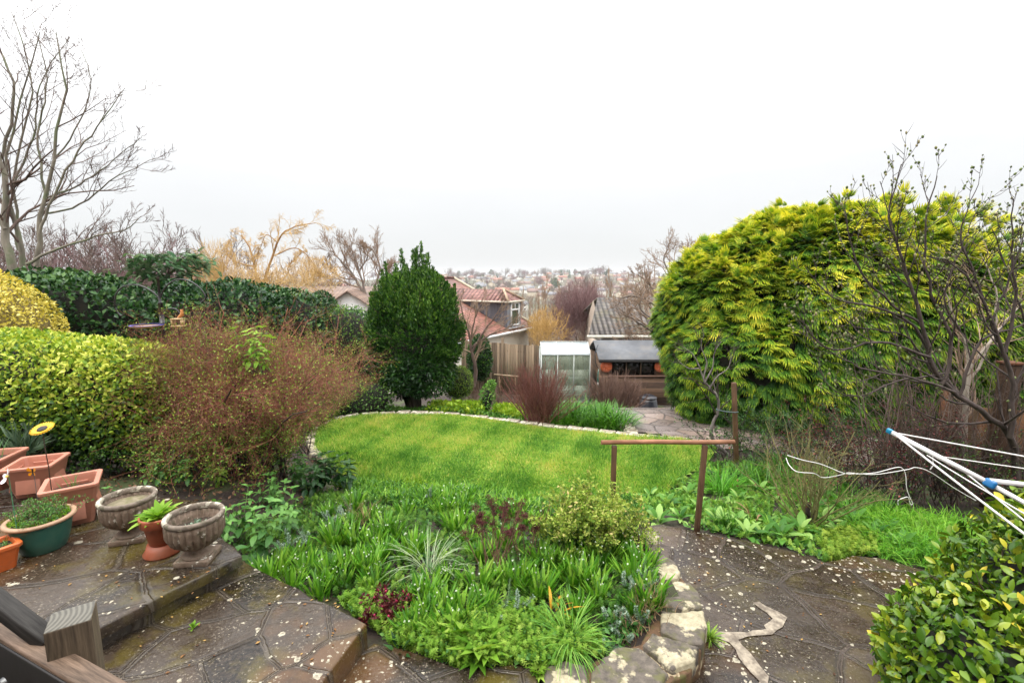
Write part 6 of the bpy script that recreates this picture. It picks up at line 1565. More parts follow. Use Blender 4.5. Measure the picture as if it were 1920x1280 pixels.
blob(gc, (0, 0, 1.5), (1., .95, 1.15), 2, .16, 1.8, 1, .74); blob(gc, (.05, 0, 2.2), (.6, .6, .8), 2, .16, 1.8, 2, .6)
for k in range(64):
    a = r.uniform(0, 6.3); rr = .98 * sqrt(r.random()); x, y = rr * cos(a), rr * sin(a) * .9; z0 = 2.0 + (1 - (rr / .98) ** 2) * 1.0; hh = r.uniform(.4, .8) * (1.2 - .4 * rr)
    m = int(130 * hh / .4); t = r.random(m); pos = np.column_stack([x + r.normal(size=m) * .05 * (1.2 - t) + .06 * x * t, y + r.normal(size=m) * .05 * (1.2 - t), z0 + hh * t])
    g.scatter(T_fold(.36, .1), pos, rdir(r, m) * .7 + [0, 0, 1.], rdir(r, m), .08 * (1.15 - .4 * t), np.clip(.6 + .2 * r.normal(size=m) + .15 * t, 0, 1))
for k in range(70):
    d = unit(np.array([r.normal(), r.normal() * .8 - .3, r.uniform(-.5, .7)])); p0 = np.array([0, 0, 1.55]) + d * np.array([.93, .88, 1.05]); ax = unit(d * [.8, .8, .3] + [0, 0, .7]); m = 46; t = r.random(m)
    g.scatter(T_fold(.36, .1), p0 + ax * (t * r.uniform(.16, .36))[:, None] + r.normal(size=(m, 3)) * .03, ax + rdir(r, m) * .7, rdir(r, m), .08 * (1.1 - .4 * t), np.clip(.5 + .2 * r.normal(size=m) + .2 * t, 0, 1))
g.build('crown', G_BAY, e); gc.build('inner_core', M_CORE, e, smooth=True)

c = on(862, 750, -.5); hedge('box_ball', 'small rounded clipped green shrub at the foot of the dark evergreen', 'shrub', (c[0], c[1], c[2]), [((c[0] - .05, c[1], c[2] + .42), (.36, .34, .40), 2.2, .06, 5200)], .036, leafmat('box_leaf', [(0, (.03, .08, .012)), (.5, (.08, .16, .02)), (1, (.22, .30, .04))], .45, .2, .4), LF, 31, vtop=.3)
c = at(900, 715, 15.); hedge('dark_bush', 'dark evergreen bush between the small bare tree and the fence', 'shrub', (c[0], 15., c[2]), [((c[0], 15, at(900, 672, 15)[2]), (.36, .4, .68), 2.2, .14, 4200)], .075, G_BAY, LF, 32)
c = on(915, 778, -.6); hedge('ivy_stump', 'ivy-clad dead stump behind the lawn edging', 'stump', (c[0], c[1], c[2]), [((c[0] - .03, c[1], c[2] + .35), (.16, .15, .36), 2.0, .3, 700), ((c[0] + .08, c[1], c[2] + .68), (.12, .1, .14), 2.0, .3, 260)], .05, G_RB, LF, 33, core=.6)

# golden conifer dome on the right
cb = np.array([7.2, 10.9, float(gz(7.2, 10.9))])
e = empty('golden_conifer', cb, 'huge rounded golden-green conifer with drooping feathery sprays on the right', 'conifer')
r = np.random.default_rng(40); g, gc = Geo(), Geo()
SP = T_spray(8, .45, .60); TU = T_tuft(9, .45, .10)
for (c, rad, pw, n) in (((7.2, 10.9, 1.35), (3.78, 2.55, 2.50), 2.05, 22000), ((5.5, 10.0, .45), (2.1, 1.6, 1.75), 2.2, 4600), ((10.2, 10.3, .45), (2.3, 2.0, 1.75), 2.2, 4600)):
    cl = np.array(c) - cb
    d = rdir(r, n * 2); d = d[(d[:, 1] < .55)][:n]      # the far side is out of reach of any nearby viewpoint, fewer sprays there
    u = d / ((np.abs(d) ** pw).sum(1) ** (1 / pw))[:, None]
    lm = lump(u * rad, 1.1, 3) * .05 + lump(u * rad, 3.2, 4) * .035
    dep = r.random(len(u)) ** 1.8 * .14
    pos = u * np.array(rad) * (1 + lm - dep)[:, None] + cl; nr = unit(np.sign(u) * np.abs(u) ** (pw - 1) / np.array(rad))
    K = len(pos); m = pos[:, 2] > .05; pos, nr, dep, lm = pos[m], nr[m], dep[m], lm[m]; K = len(pos)
    D = nr * .9 + rdir(r, K) * .55 + np.array([0, 0, -.45]) + np.array([0, 0, .45]) * np.clip(nr[:, 2:3], 0, 1)
    up_ = np.clip(nr[:, 2] * .5 + .25, 0, 1)
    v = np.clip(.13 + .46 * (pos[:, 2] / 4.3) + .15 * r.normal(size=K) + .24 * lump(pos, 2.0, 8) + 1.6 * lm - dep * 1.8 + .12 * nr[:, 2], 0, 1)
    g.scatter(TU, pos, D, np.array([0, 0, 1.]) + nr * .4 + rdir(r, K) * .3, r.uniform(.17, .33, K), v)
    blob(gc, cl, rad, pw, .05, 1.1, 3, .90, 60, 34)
for k in range(46):   # loose leading sprays breaking the outline
    a = r.uniform(-2.9, -.2); t_ = r.uniform(.25, 1.1); d = np.array([cos(a) * cos(t_), sin(a) * cos(t_) * .6, sin(t_)]); u = d / ((np.abs(d) ** 2.1).sum() ** (1 / 2.1)); p = u * np.array([3.95, 2.55, 2.50]) * 1.03 + np.array([7.35, 10.9, 1.35]) - cb
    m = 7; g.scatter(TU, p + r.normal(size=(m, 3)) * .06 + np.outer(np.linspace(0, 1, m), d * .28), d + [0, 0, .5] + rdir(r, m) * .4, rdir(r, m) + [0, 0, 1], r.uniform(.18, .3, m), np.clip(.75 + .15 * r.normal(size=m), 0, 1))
g.build('crown', G_CON, e); gc.build('inner_core', M_CORE, e, smooth=True)
g = Geo(); g.tubes(np.array([[0, 0, -.2], [0, .1, 1.5], [.1, 0, 3.4]]), np.array([.22, .16, .05]), 9); g.build('trunk', M_TWIGB, e)

# camellia in the near right corner
e = empty('camellia', (2.9, 2.45, 0), 'glossy broad-leaved evergreen shrub with yellow-edged leaves in the bottom right corner', 'shrub')
r = np.random.default_rng(50); g, gc = Geo(), Geo(); TO = T_oval(.52, .09, .22, 4)
e.location = (3.12, 2.42, -.06); e.scale = (.9, .9, .9)
def camput(c, rad, n, sd):
    pos, nr, dd = shell(r, n, c, rad, 2.2, .42, .13, 3.0, sd); m = (pos[:, 2] > .02); pos, nr, dd = pos[m], nr[m], dd[m]; K = len(pos)
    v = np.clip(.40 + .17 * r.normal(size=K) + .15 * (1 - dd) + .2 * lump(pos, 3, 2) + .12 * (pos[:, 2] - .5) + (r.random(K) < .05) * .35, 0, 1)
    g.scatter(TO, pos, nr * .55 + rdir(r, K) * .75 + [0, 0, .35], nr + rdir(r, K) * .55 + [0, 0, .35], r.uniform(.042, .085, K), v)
    blob(gc, c, rad, 2.2, .13, 3., sd, .72)
camput((.38, .12, .55), (.98, .72, .72), 9500, 1); camput((-.52, -.02, .40), (.60, .5, .42), 4600, 2); camput((-.1, -.42, .25), (.85, .55, .45), 4600, 3); camput((.65, .35, 1.0), (.6, .5, .42), 2600, 4)
g.build('foliage', G_CAM, e, smooth=True); gc.build('inner_core', M_CORE, e, smooth=True)
n = 16; g = Geo(); P, R = grow(r, np.column_stack([r.uniform(-.2, .2, (n, 2)), np.zeros(n)]), np.column_stack([r.uniform(-.9, .7, n), r.uniform(-.5, .5, n), np.full(n, .8)]), 1.0, .014, 6, .12); g.tubes(P, R, 6); P2, R2 = spawn(r, P, R, 5, .4, 1, .6, .2, .4); g.tubes(P2, R2, 5); g.build('branches', M_TWIGB, e)

# ================================================================ reddish twiggy bush on the left
M_TWIGR = barkmat('red_twig', (.085, .026, .014), (.32, .11, .055), 12, .7)
M_DARKST = barkmat('dark_stem', (.012, .008, .006), (.055, .035, .026), 12)
G_TINY = leafmat('tiny_leaf', [(0, (.05, .12, .015)), (.5, (.16, .28, .03)), (.8, (.34, .42, .06)), (1, (.45, .30, .08))], .45, .25, .4, 3)
r = np.random.default_rng(60)
tb = np.array([-3.25, 5.45, .12]); e = empty('twiggy_bush', tb, 'big tangled bush of fine reddish-brown twigs with tiny leaves, left of the lawn', 'bush')
n = 36; st = np.column_stack([r.uniform(-.9, .65, n), r.uniform(-.3, .5, n), np.full(n, -.15)])
n = 44; st = np.column_stack([r.uniform(-.6, .45, n), r.uniform(-.3, .4, n), np.full(n, -.15)])
dx = r.uniform(-.62, 1.35, n); dy = r.normal(size=n) * .45; Hz = (1.66 - .42 * (dx / 1.35) ** 2) * r.uniform(.72, 1.05, n); t_ = np.linspace(0, 1, 9)[None]
P = st[:, None] + np.stack([dx[:, None] * t_ ** 2.3 * .95, dy[:, None] * t_ ** 1.8, Hz[:, None] * (1.12 * t_ - .12 * t_ ** 3)], -1); P[:, 1:-1] += r.normal(size=(n, 7, 3)) * .035
R = r.uniform(.010, .026, n)[:, None] * np.linspace(1, .4, 9)[None]
P2, R2 = spawn(r, P, R, 17, .35, 1, .75, .25, .48, rr=.32, n=6, wand=.2, up=-.06); P3, R3 = spawn(r, P2, R2, 9, .2, 1, .7, .25, .6, n=5, wand=.25, up=-.05, rmin=.0018); P4, R4 = spawn(r, P3, R3, 5, .2, 1, .7, .25, .6, n=4, wand=.2, up=-.08, rmin=.0013)
def shape_(P, R): m = (P[:, -1, 0] < .5 + 1.15 * np.maximum(P[:, -1, 2] - .1, 0)) & (P[:, -1, 0] < 1.55) & (P[:, -1, 0] > -1.35) & (P[:, 0, 0] < .5 + 1.25 * P[:, 0, 2]); return P[m], R[m]
P2, R2 = shape_(P2, R2); P3, R3 = shape_(P3, R3); P4, R4 = shape_(P4, R4)
g = Geo(); g.tubes(P, R, 6); g.build('stems', M_DARKST, e)
g = Geo(); g.tubes(P2, R2, 4); g.tubes(P3, R3, 3); g.tubes(P4, R4, 3); g.build('twigs', M_TWIGR, e)
q = np.concatenate([P3[:, 1:].reshape(-1, 3), P4[:, 1:].reshape(-1, 3)]); q = q[r.random(len(q)) < np.clip(.20 + .62 * (q[:, 2] < .8), 0, 1)]; K = len(q)
g = Geo(); g.scatter(T_fold(.55, .12), q + r.normal(size=(K, 3)) * .012, rdir(r, K), rdir(r, K) + [0, 0, .6], r.uniform(.014, .030, K), np.clip(.5 + .22 * r.normal(size=K) - .15 * (q[:, 2] < .9), 0, 1)); g.build('leaves', G_TINY, e)
g = Geo(); blob(g, (-.25, .35, .75), (.95, .35, .62), 2, .2, 2, 5, .9); g.build('inner_core', M_CORE, e, smooth=True)  # dark blob added to deepen the shade inside the bush
# upright sprays behind it, and its lower green mass
tb2 = np.array([-2.9, 6.0, .05]); 
def wildbush(name, label, base, n, spread, Ln, mt, ml, seed, kl=.5, k=(8, 6), rad=.012, up=.05, ls=(.02, .04), cat='bush', lb=.5, dirz=1., sz=(.1, .1), dr=(0, 0), wand=.14, ang=.7):
    r = np.random.default_rng(seed); e = empty(name, base, label, cat)
    P, R = grow(r, np.column_stack([r.uniform(-sz[0], sz[0], n), r.uniform(-sz[1], sz[1], n), np.full(n, -.05)]), np.column_stack([r.normal(size=(n, 2)) * spread + dr, np.full(n, dirz)]), Ln * r.uniform(.6, 1.1, n), rad, 8, wand, up, .4)
    P2, R2 = spawn(r, P, R, k[0], .25, 1, ang, .2, .45, n=5, wand=wand, up=up, rmin=.002); P3, R3 = spawn(r, P2, R2, k[1], .2, 1, ang, .2, .5, n=4, wand=wand, up=up, rmin=.0016)
    g = Geo(); g.tubes(P, R, 5); g.tubes(P2, R2, 4); g.tubes(P3, R3, 3); g.build('branches', mt, e)
    if ml is not None:
        q = np.concatenate([P2[:, 1:].reshape(-1, 3), P3[:, 1:].reshape(-1, 3)]); q = q[r.random(len(q)) < kl]; K = len(q)
        g = Geo(); g.scatter(LF, q, rdir(r, K) + [0, 0, .2], rdir(r, K) + [0, 0, .5], r.uniform(*ls, K), np.clip(lb + .22 * r.normal(size=K), 0, 1)); g.build('leaves', ml, e)
    return e, P3
G_MID = leafmat('mid_leaf', [(0, (.012, .045, .010)), (.5, (.045, .12, .02)), (1, (.16, .28, .05))], .4, .2, .5, 2)
wildbush('yellow_green_bush', 'fluffy yellow-green small-leaved bush in front of the left handrail post', YGP, 46, .52, .52, M_STEMG, G_VGOLD, 90, 1., (9, 7), .005, .03, (.022, .042), sz=(.16, .13), lb=.55, cat='bush')
wildbush('undergrowth_shrub', 'dark leafy undergrowth below the reddish twiggy bush', (-3.75, 6.1, .05), 50, .5, .85, M_DARKST, G_MID, 61, .9, (7, 5), .008, 0., (.03, .05), sz=(.9, .4))
wildbush('undergrowth_shrub', 'dark leafy undergrowth between the clipped hedge and the twiggy bush', (-4.4, 5.25, .25), 24, .4, .6, M_DARKST, G_MID, 62, .9, (7, 5), .007, 0., (.025, .045), sz=(1.0, .2))
wildbush('undergrowth_shrub', 'grey-green low bush where the twiggy bush meets the far left lawn edge', (-4.3, 8.9, -.3), 40, .6, .8, M_DARKST, G_MID, 63, .95, (7, 5), .007, 0., (.03, .055), sz=(.7, .5))
wildbush('thorny_shrub', 'tall loose reddish shrub with sparse pale leaves rising behind the twiggy bush', (-4.0, 6.5, .1), 26, .36, 1.95, M_TWIGR, G_TINY, 64, .4, (9, 5), .012, .03, (.015, .03), sz=(.8, .3), cat='shrub')
wildbush('thorny_shrub', 'pale-leaved thin shrub between the white house and the twiggy bush', (-4.5, 9.5, -.35), 30, .26, 2.0, M_TWIGR, G_TINY, 65, .7, (9, 5), .012, .05, (.02, .04), sz=(.9, .5), cat='shrub')
c = at(478, 640, 5.3); nettle(np.array([c[0], 5.3, c[2] - .35]), 9, .50, .10, 'fresh green leafy shoots poking out of the top of the twiggy bush', 130, G_PALE, pairs=4, spread=.35)
hedge('low_leafy_shrub', 'low dark leafy shrub where the lawn edging passes behind the twiggy bush', 'shrub', (-3.6, 9.6, -.45), [((-4.1, 9.2, -.15), (.65, .45, .55), 2.2, .2, 3600), ((-3.35, 10.0, -.2), (.7, .35, .45), 2.2, .2, 3200)], .055, G_MID, LF, 35)
hedge('small_hedge_bush', 'yellowish-green leafy bush in front of the laurel hedge beside the white house', 'bush', (-4.4, 12.6, -.9), [((-4.5, 12.7, .45), (.9, .6, 1.1), 2.2, .2, 5000)], .07, G_MID, LF, 34)

# ================================================================ bare trees
def limb_tree(name, label, cat, base, limbs, seed, mt, mc, lv=((7, .55), (6, .5), (5, .5)), ang=.65, up=.08, wand=.16, leaf=None, kl=.3, ls=(.02, .04), t0=.3, rtw=.0035, trunk_sides=8, mleaf=None, n3=5, grp=None, hang=None, rr=.55):
    """limbs: lists of (world points, r0, r1); twigs are spawned from them"""
    r = np.random.default_rng(seed); e = empty(name, base, label, cat, grp); base = np.array(base, float)
    PP, RR = [], []; g = Geo()
    for pts, r0, r1 in limbs:
        P = smooth(np.array(pts) - base, 5); n = len(P); t = np.linspace(0, 1, 16); s = np.linspace(0, 1, n)
        P = np.column_stack([np.interp(t, s, P[:, k]) for k in range(3)]); P[1:-1] += r.normal(size=(14, 3)) * .004 * np.linalg.norm(P[-1] - P[0])
        PP.append(P); RR.append(r0 + (r1 - r0) * t)
    P, R = np.array(PP), np.array(RR); g.tubes(P, R, trunk_sides); g.build('trunk', mt, e)
    g = Geo(); allp = []
    for k, (kk, ln) in enumerate(lv):
        P, R = spawn(r, P, R, kk, t0 if k == 0 else .2, 1, ang, .2, ln, n=5 if k < 2 else n3, wand=wand, up=up if hang is None or k < len(lv) - 1 else hang, rmin=rtw, rr=rr, tfall=.5)
        g.tubes(P, R, 5 if k == 0 else (4 if k == 1 else 3)); allp.append(P)
    g.build('crown', mc, e)
    if leaf is not None:
        q = np.concatenate([a[:, 1:].reshape(-1, 3) for a in allp[1:]]); q = q[r.random(len(q)) < kl]; K = len(q)
        g = Geo(); g.scatter(leaf, q, rdir(r, K) + [0, 0, .3], rdir(r, K), r.uniform(*ls, K), r.random(K)); g.build('buds', mleaf, e)
    return e, allp
def PL(l, Y, dy=None): return [at(a, b, Y + (dy[i] if dy else 0)) for i, (a, b) in enumerate(l)]
M_BARKG = barkmat('grey_green_bark', (.09, .078, .058), (.25, .215, .165), 6, c3=(.13, .145, .08))
M_TWBR = barkmat('twig_brown', (.06, .036, .027), (.16, .105, .082), 10)
Y0 = 11.
lb = [(PL([(5, 600), (22, 500), (8, 430), (5, 330), (-25, 200), (-45, 60)], Y0), 0.0979, 0.0204), (PL([(45, 610), (42, 520), (35, 440), (12, 360), (25, 250), (75, 60)], Y0 + .3), 0.0749, 0.0082), (PL([(62, 600), (66, 500), (75, 430), (85, 370), (110, 250), (122, 150), (105, 60)], Y0 - .3), 0.0634, 0.0082),
      (PL([(74, 440), (100, 370), (140, 290), (185, 235), (235, 165)], Y0 - .6), 0.0288, 0.0054), (PL([(50, 495), (105, 468), (170, 445), (235, 430), (265, 405)], Y0 - 1), 0.0317, 0.0048), (PL([(85, 400), (150, 385), (220, 330), (292, 298)], Y0 + .5), 0.0259, 0.0041), (PL([(90, 370), (150, 345), (200, 310), (262, 258)], Y0), 0.0230, 0.0041),
      (PL([(35, 470), (28, 330), (60, 170), (20, 20)], Y0 + .8), 0.0346, 0.0068), (PL([(10, 430), (-60, 330), (-120, 200), (-160, 60)], Y0), 0.0461, 0.0082), (PL([(20, 360), (60, 260), (75, 160), (130, 70)], Y0 + .6), 0.0259, 0.0054), (PL([(0, 300), (30, 180), (-10, 60), (-5, -40)], Y0 + .4), 0.0346, 0.0082), (PL([(85, 375), (70, 250), (90, 150), (60, 40)], Y0), 0.0259, 0.0054), (PL([(100, 300), (150, 230), (170, 150), (150, 90)], Y0 + .3), 0.0173, 0.0041)]
limb_tree('bare_tree', 'large leafless grey-barked tree with several trunks filling the left of the sky', 'tree', (-11.2, 11, -1.), lb, 70, M_BARKG, M_TWBR, lv=((8, .30), (6, .48), (4, .5)), up=.12, rtw=.0045, t0=.3)

def wildtree(name, label, base, H, seed, mt, mc, spread=.5, n0=5, lv=((7, .5), (6, .5), (5, .5)), up=.06, rtw=.01, ang=.6, fork=.35, r0=.1, wand=.12, grp=None, cat='tree', hang=None, lean=(0, 0), hl=None):
    r = np.random.default_rng(seed); base = np.array(base, float); L_ = []
    for k in range(n0):
        a = k / n0 * 2 * pi + r.uniform(-.4, .4); d = np.array([cos(a) * spread, sin(a) * spread, 0]) * H * r.uniform(.6, 1.1)
        top = base + d + np.array([lean[0] * H, lean[1] * H, H * r.uniform(.72, .92)])
        f = base + np.array([0, 0, H * fork * .6]); L_.append(([base + r.normal(size=3) * .01, f + d * .08, f + d * .45 + [0, 0, H * .2], top], r0, r0 * .15))
    return limb_tree(name, label, cat, base, L_, seed, mt, mc, lv=lv, up=up, rtw=rtw, ang=ang, wand=wand, hang=hang, grp=grp, t0=.3)
def basept(px, Y, H=None): x = at(px, 600, Y)[0]; return np.array([x, Y, float(gz(x, Y))])
def topH(px, py, Y): return at(px, py, Y)[2] - float(gz(at(px, py, Y)[0], Y))
M_ORT = barkmat('orange_twig', (.42, .25, .08), (.64, .44, .18), 10); M_ORB = barkmat('orange_bark', (.22, .12, .05), (.40, .24, .10), 8)
M_PUR = barkmat('purple_twig', (.12, .06, .06), (.26, .15, .145), 10); M_YELT = barkmat('yellow_twig', (.36, .20, .05), (.58, .37, .12), 10); M_TAN = barkmat('tan_twig', (.17, .11, .07), (.36, .25, .17), 9)
M_GREYT2 = barkmat('grey_twig', (.10, .08, .065), (.24, .19, .155), 9)
Yw = 22.
wl = [(PL([(492, 600), (486, 545), (478, 505), (470, 470), (452, 440)], Yw), .14, .03), (PL([(486, 545), (505, 500), (522, 450), (545, 428), (592, 418)], Yw), .12, .02), (PL([(478, 500), (440, 490), (425, 470), (432, 450)], Yw), .06, .02), (PL([(512, 480), (555, 465), (585, 490), (600, 520)], Yw + .5), .05, .015), (PL([(520, 455), (500, 440), (490, 460), (480, 480)], Yw), .04, .015), (PL([(545, 520), (540, 500), (560, 480), (570, 470)], Yw + 1), .05, .015)]
limb_tree('weeping_willow', 'leafless weeping willow with orange-yellow twigs beyond the laurel hedge', 'tree', basept(490, Yw), [(a_, b_ * .6, c_ * .6) for a_, b_, c_ in wl], 71, M_ORB, M_ORT, lv=((10, .27), (8, .5), (6, .8)), up=.04, hang=-.35, rtw=.007, ang=.7, n3=5)
def twigmass(name, label, px, Y, rad, zc, n, mat, seed, H, cat='tree', grp=None, up=.5, r_=.008, ml=None):
    """rounded crown of very fine twigs on a short trunk"""
    r = np.random.default_rng(seed); b = basept(px, Y); e = empty(name, b, label, cat, grp)
    P = np.array([[0, 0, -.2], [0, 0, H * .4], [r.normal() * .1, 0, H * .75]]); g = Geo(); g.tubes(P, np.array([.09, .07, .03]), 6); g.build('trunk', M_TWBR, e)
    pos, nr, dd = shell(r, n, (0, 0, zc), rad, 2., .9, .2, 1.5, seed); K = len(pos)
    Pq, Rq = grow(r, pos, nr * .4 + rdir(r, K) * .5 + [0, 0, up], .35 * max(rad) * r.uniform(.6, 1.1, K), r_, 4, .2); g = Geo(); g.tubes(Pq, Rq, 3); g.build('crown', mat, e); return e
twigmass('orange_shrub', 'dense orange-brown cone-shaped shrub left of the willow', 412, 21, (1.05, .9, 1.25), topH(412, 515, 21), 1500, M_ORT, 72, topH(412, 515, 21), up=.9)
twigmass('orange_shrub', 'low orange twiggy shrub right of the willow', 592, 22, (1.3, .9, .9), topH(592, 520, 22), 1100, M_ORT, 73, topH(592, 520, 22), up=.4)
twigmass('orange_shrub', 'orange-brown twigs below the willow, just above the hedge', 500, 20.5, (2.6, .9, .55), topH(500, 533, 20.5), 800, M_ORT, 74, topH(500, 535, 20.5), up=.2)
Yb = 30.
bl = [(PL([(700, 620), (685, 560), (665, 520), (640, 490), (622, 470)], Yb), .2, .04), (PL([(690, 575), (680, 530), (668, 490), (655, 460)], Yb), .15, .04), (PL([(692, 570), (705, 530), (712, 500), (700, 470), (690, 462)], Yb), .14, .04), (PL([(668, 525), (640, 520), (618, 505), (612, 485)], Yb), .08, .03), (PL([(702, 535), (725, 515), (735, 495)], Yb), .08, .03), (PL([(675, 505), (690, 480), (680, 458)], Yb), .08, .03)]
limb_tree('bare_tree', 'round-headed leafless tree on the skyline between the willow and the dark evergreen', 'tree', basept(695, Yb), [(a_, b_ * .6, c_ * .7) for a_, b_, c_ in bl], 75, M_GREYT2, M_TAN, lv=((13, .42), (9, .5), (7, .5)), up=.1, rtw=.009)
# small bare tree right of the evergreen
Ys = 12.4
sl2 = [(PL([(888, 725), (892, 690), (884, 660), (880, 630), (872, 600)], Ys), .06, .015), (PL([(884, 660), (905, 625), (930, 590), (945, 565)], Ys), .035, .006), (PL([(886, 650), (915, 630), (950, 615), (975, 600)], Ys), .03, .006), (PL([(882, 640), (890, 600), (905, 560)], Ys), .03, .006), (PL([(880, 630), (868, 590), (862, 560)], Ys), .025, .006)]
limb_tree('small_bare_tree', 'small leafless tree between the dark evergreen and the dormer house', 'tree', at(888, 728, Ys), sl2, 76, M_TWBR, M_TAN, lv=((9, .5), (7, .5), (3, .5)), up=.12, rtw=.0045)
# cedar beyond the hedge
e = empty('cedar', basept(310, 14), 'flat-branched blue-green cedar showing above the laurel hedge', 'conifer'); b = np.array(e.location); r = np.random.default_rng(77)
L_ = [[(310, 600), (312, 540), (318, 490)], [(315, 515), (345, 495), (385, 488)], [(312, 520), (280, 500), (262, 488)], [(316, 500), (340, 485), (358, 476)], [(312, 530), (350, 515), (378, 500)], [(310, 530), (275, 515), (258, 505)], [(316, 495), (300, 482), (285, 478)]]
P_ = [smooth(np.array(PL(l, 14)) - b, 8) for l in L_]; g = Geo()
for k, P in enumerate(P_): g.tubes(P, np.linspace(.06 if k == 0 else .03, .008, len(P)), 6)
g.build('trunk', M_TWBR, e); g = Geo()
for P in P_[1:]:
    m = 130; i = r.integers(0, len(P), m); q = P[i] + r.normal(size=(m, 3)) * [.16, .28, .05]; g.scatter(SP, q, np.sign(P[-1] - P[0]) * [1, 0, 0] + rdir(r, m) * .8 + [0, 0, .15], rdir(r, m) * .3 + [0, 0, 1], r.uniform(.15, .3, m), r.random(m))
g.build('crown', leafmat('cedar', [(0, (.03, .09, .035)), (.6, (.10, .20, .09)), (1, (.24, .34, .18))], .6, .2, .2), e)
for k, (px, py, Y, rx, rz, mt_, lb_) in enumerate([(545, 545, 17, .7, .65, G_MID, 'loose mid-green shrub rising behind the middle of the laurel hedge'), (610, 552, 17, .55, .75, G_LAUREL, 'blue-green conifer-like shrub behind the right end of the laurel hedge'), (660, 600, 15.5, .55, .6, G_BAY, 'green shrub in front of the white gabled house'), (725, 590, 13.5, .35, .6, G_BAY, 'thin leafy evergreen shrub at the left flank of the dark evergreen')]):
    c = at(px, py + 25, Y); zb_ = float(gz(c[0], Y)); hedge('background_shrub', lb_, 'shrub', (c[0], Y, zb_), [((c[0], Y, c[2] - rz * .2), (rx, .5, rz), 2., .25, 2600)], .09, mt_, LF, 80 + k, core=.6)

# tangled bare tree on the right behind the shed
Yt = 20.5
tl = [(PL([(1300, 760), (1292, 690), (1270, 640), (1255, 590), (1238, 560)], Yt), .16, .05), (PL([(1275, 650), (1230, 625), (1190, 600), (1170, 590)], Yt), .08, .02), (PL([(1262, 600), (1225, 570), (1190, 555), (1160, 560)], Yt - .5), .07, .02), (PL([(1240, 565), (1215, 530), (1195, 515)], Yt), .06, .02), (PL([(1255, 580), (1260, 530), (1245, 490), (1250, 470)], Yt), .06, .015), (PL([(1285, 670), (1240, 660), (1200, 650), (1165, 665)], Yt - .5), .06, .02), (PL([(1262, 560), (1285, 510), (1290, 470)], Yt + .5), .05, .015), (PL([(1262, 620), (1210, 640), (1180, 635)], Yt), .05, .02), (PL([(1270, 640), (1225, 600), (1200, 575), (1210, 545)], Yt - 1), .05, .02)]
limb_tree('tangled_bare_tree', 'tangled leafless brown tree leaning over the shed roof beside the golden conifer', 'tree', basept(1300, Yt), tl, 78, M_GREYT2, M_TAN, lv=((10, .5), (8, .5), (6, .5)), up=.05, rtw=.008, wand=.22)
# yellow and purple twiggy trees beyond the greenhouse
twigmass('yellow_twig_tree', 'orange-yellow twiggy tree behind the greenhouse', 1030, 27, (1.25, 1, 1.15), topH(1030, 617, 27), 800, M_YELT, 82, topH(1030, 617, 27), up=.8, r_=.010)
for k, (px, py, Y, rx, rz, n) in enumerate([(1085, 590, 31, 1.6, 2.0, 3000), (1060, 590, 33, 1.2, 1.7, 2000), (1118, 600, 33, 1.0, 1.6, 1500), (1100, 570, 36, 1.3, 1.6, 1800)]):
    twigmass('purple_twig_tree', 'leafless purplish-brown twiggy tree between the dormer house and the grey-roofed house', px, Y, (rx, 1, rz), topH(px, py, Y), n, M_PUR, 83 + k, topH(px, py, Y), up=.9, r_=.009, grp='purplish bare trees beyond the greenhouse')
twigmass('yellow_twig_tree', 'yellowish twiggy tree in front of the cream wall right of the dormer', 1008, 29, (.7, .8, 1.1), topH(1008, 618, 29), 1000, M_YELT, 88, topH(1008, 618, 29), up=.9, r_=.009)
# thin upright poplars in the valley
wt = wildtree('thin_poplar', 'tall thin leafless poplar in the valley', (0, 0, 0), 10, 90, M_TAN, M_TAN, spread=.10, n0=3, lv=((12, .28), (7, .5), (4, .5)), up=.3, rtw=.02, r0=.14, ang=.4, grp='thin poplars in the valley')[0]
Pp = [(1030, 528, 62), (1098, 545, 60), (1130, 515, 70), (1180, 525, 66), (1200, 545, 58), (1240, 530, 62), (1010, 560, 52), (1060, 548, 56), (985, 552, 60), (1158, 560, 50), (1222, 515, 75)]
for k, (px, py, Y) in enumerate(Pp):
    b = basept(px, Y); s_ = topH(px, py, Y) / 9.3
    if k == 0: wt.location = tuple(b); wt.scale = (s_,) * 3
    else: copy_thing(wt, b, k * 1.3, s_)

# dogwood and brown shrubs in the far bed
r = np.random.default_rng(95)
def stembush(name, label, base, n, spread, Ln, mat, seed, rad=.006, k=5, dirty=None, sz=.12):
    r = np.random.default_rng(seed); e = empty(name, base, label, 'shrub')
    P, R = grow(r, np.column_stack([r.normal(size=(n, 2)) * sz, np.full(n, -.05)]), np.column_stack([r.normal(size=(n, 2)) * spread, np.ones(n)]), Ln * r.uniform(.6, 1.08, n), rad, 7, .07, .05, .5)
    g = Geo(); g.tubes(P, R, 4); P2, R2 = spawn(r, P, R, k, .3, .95, .4, .12, .42, n=4, up=.12, rmin=.003); g.tubes(P2, R2, 3); P3, R3 = spawn(r, P2, R2, 2, .3, .9, .4, .1, .5, n=3, rmin=.0025); g.tubes(P3, R3, 3); g.build('stems', mat, e); return e
M_DOG = barkmat('dogwood_stem', (.09, .030, .024), (.23, .085, .062), 8)
b = on(1012, 800, -.55); b[2] = float(gz(b[0], b[1]))
stembush('dogwood', 'dense bush of upright dark red stems behind the lawn edging', b, 150, .46, 1.2, M_DOG, 96, rad=.009)
M_BRN2 = barkmat('brown_stem', (.09, .05, .035), (.25, .15, .11), 10)
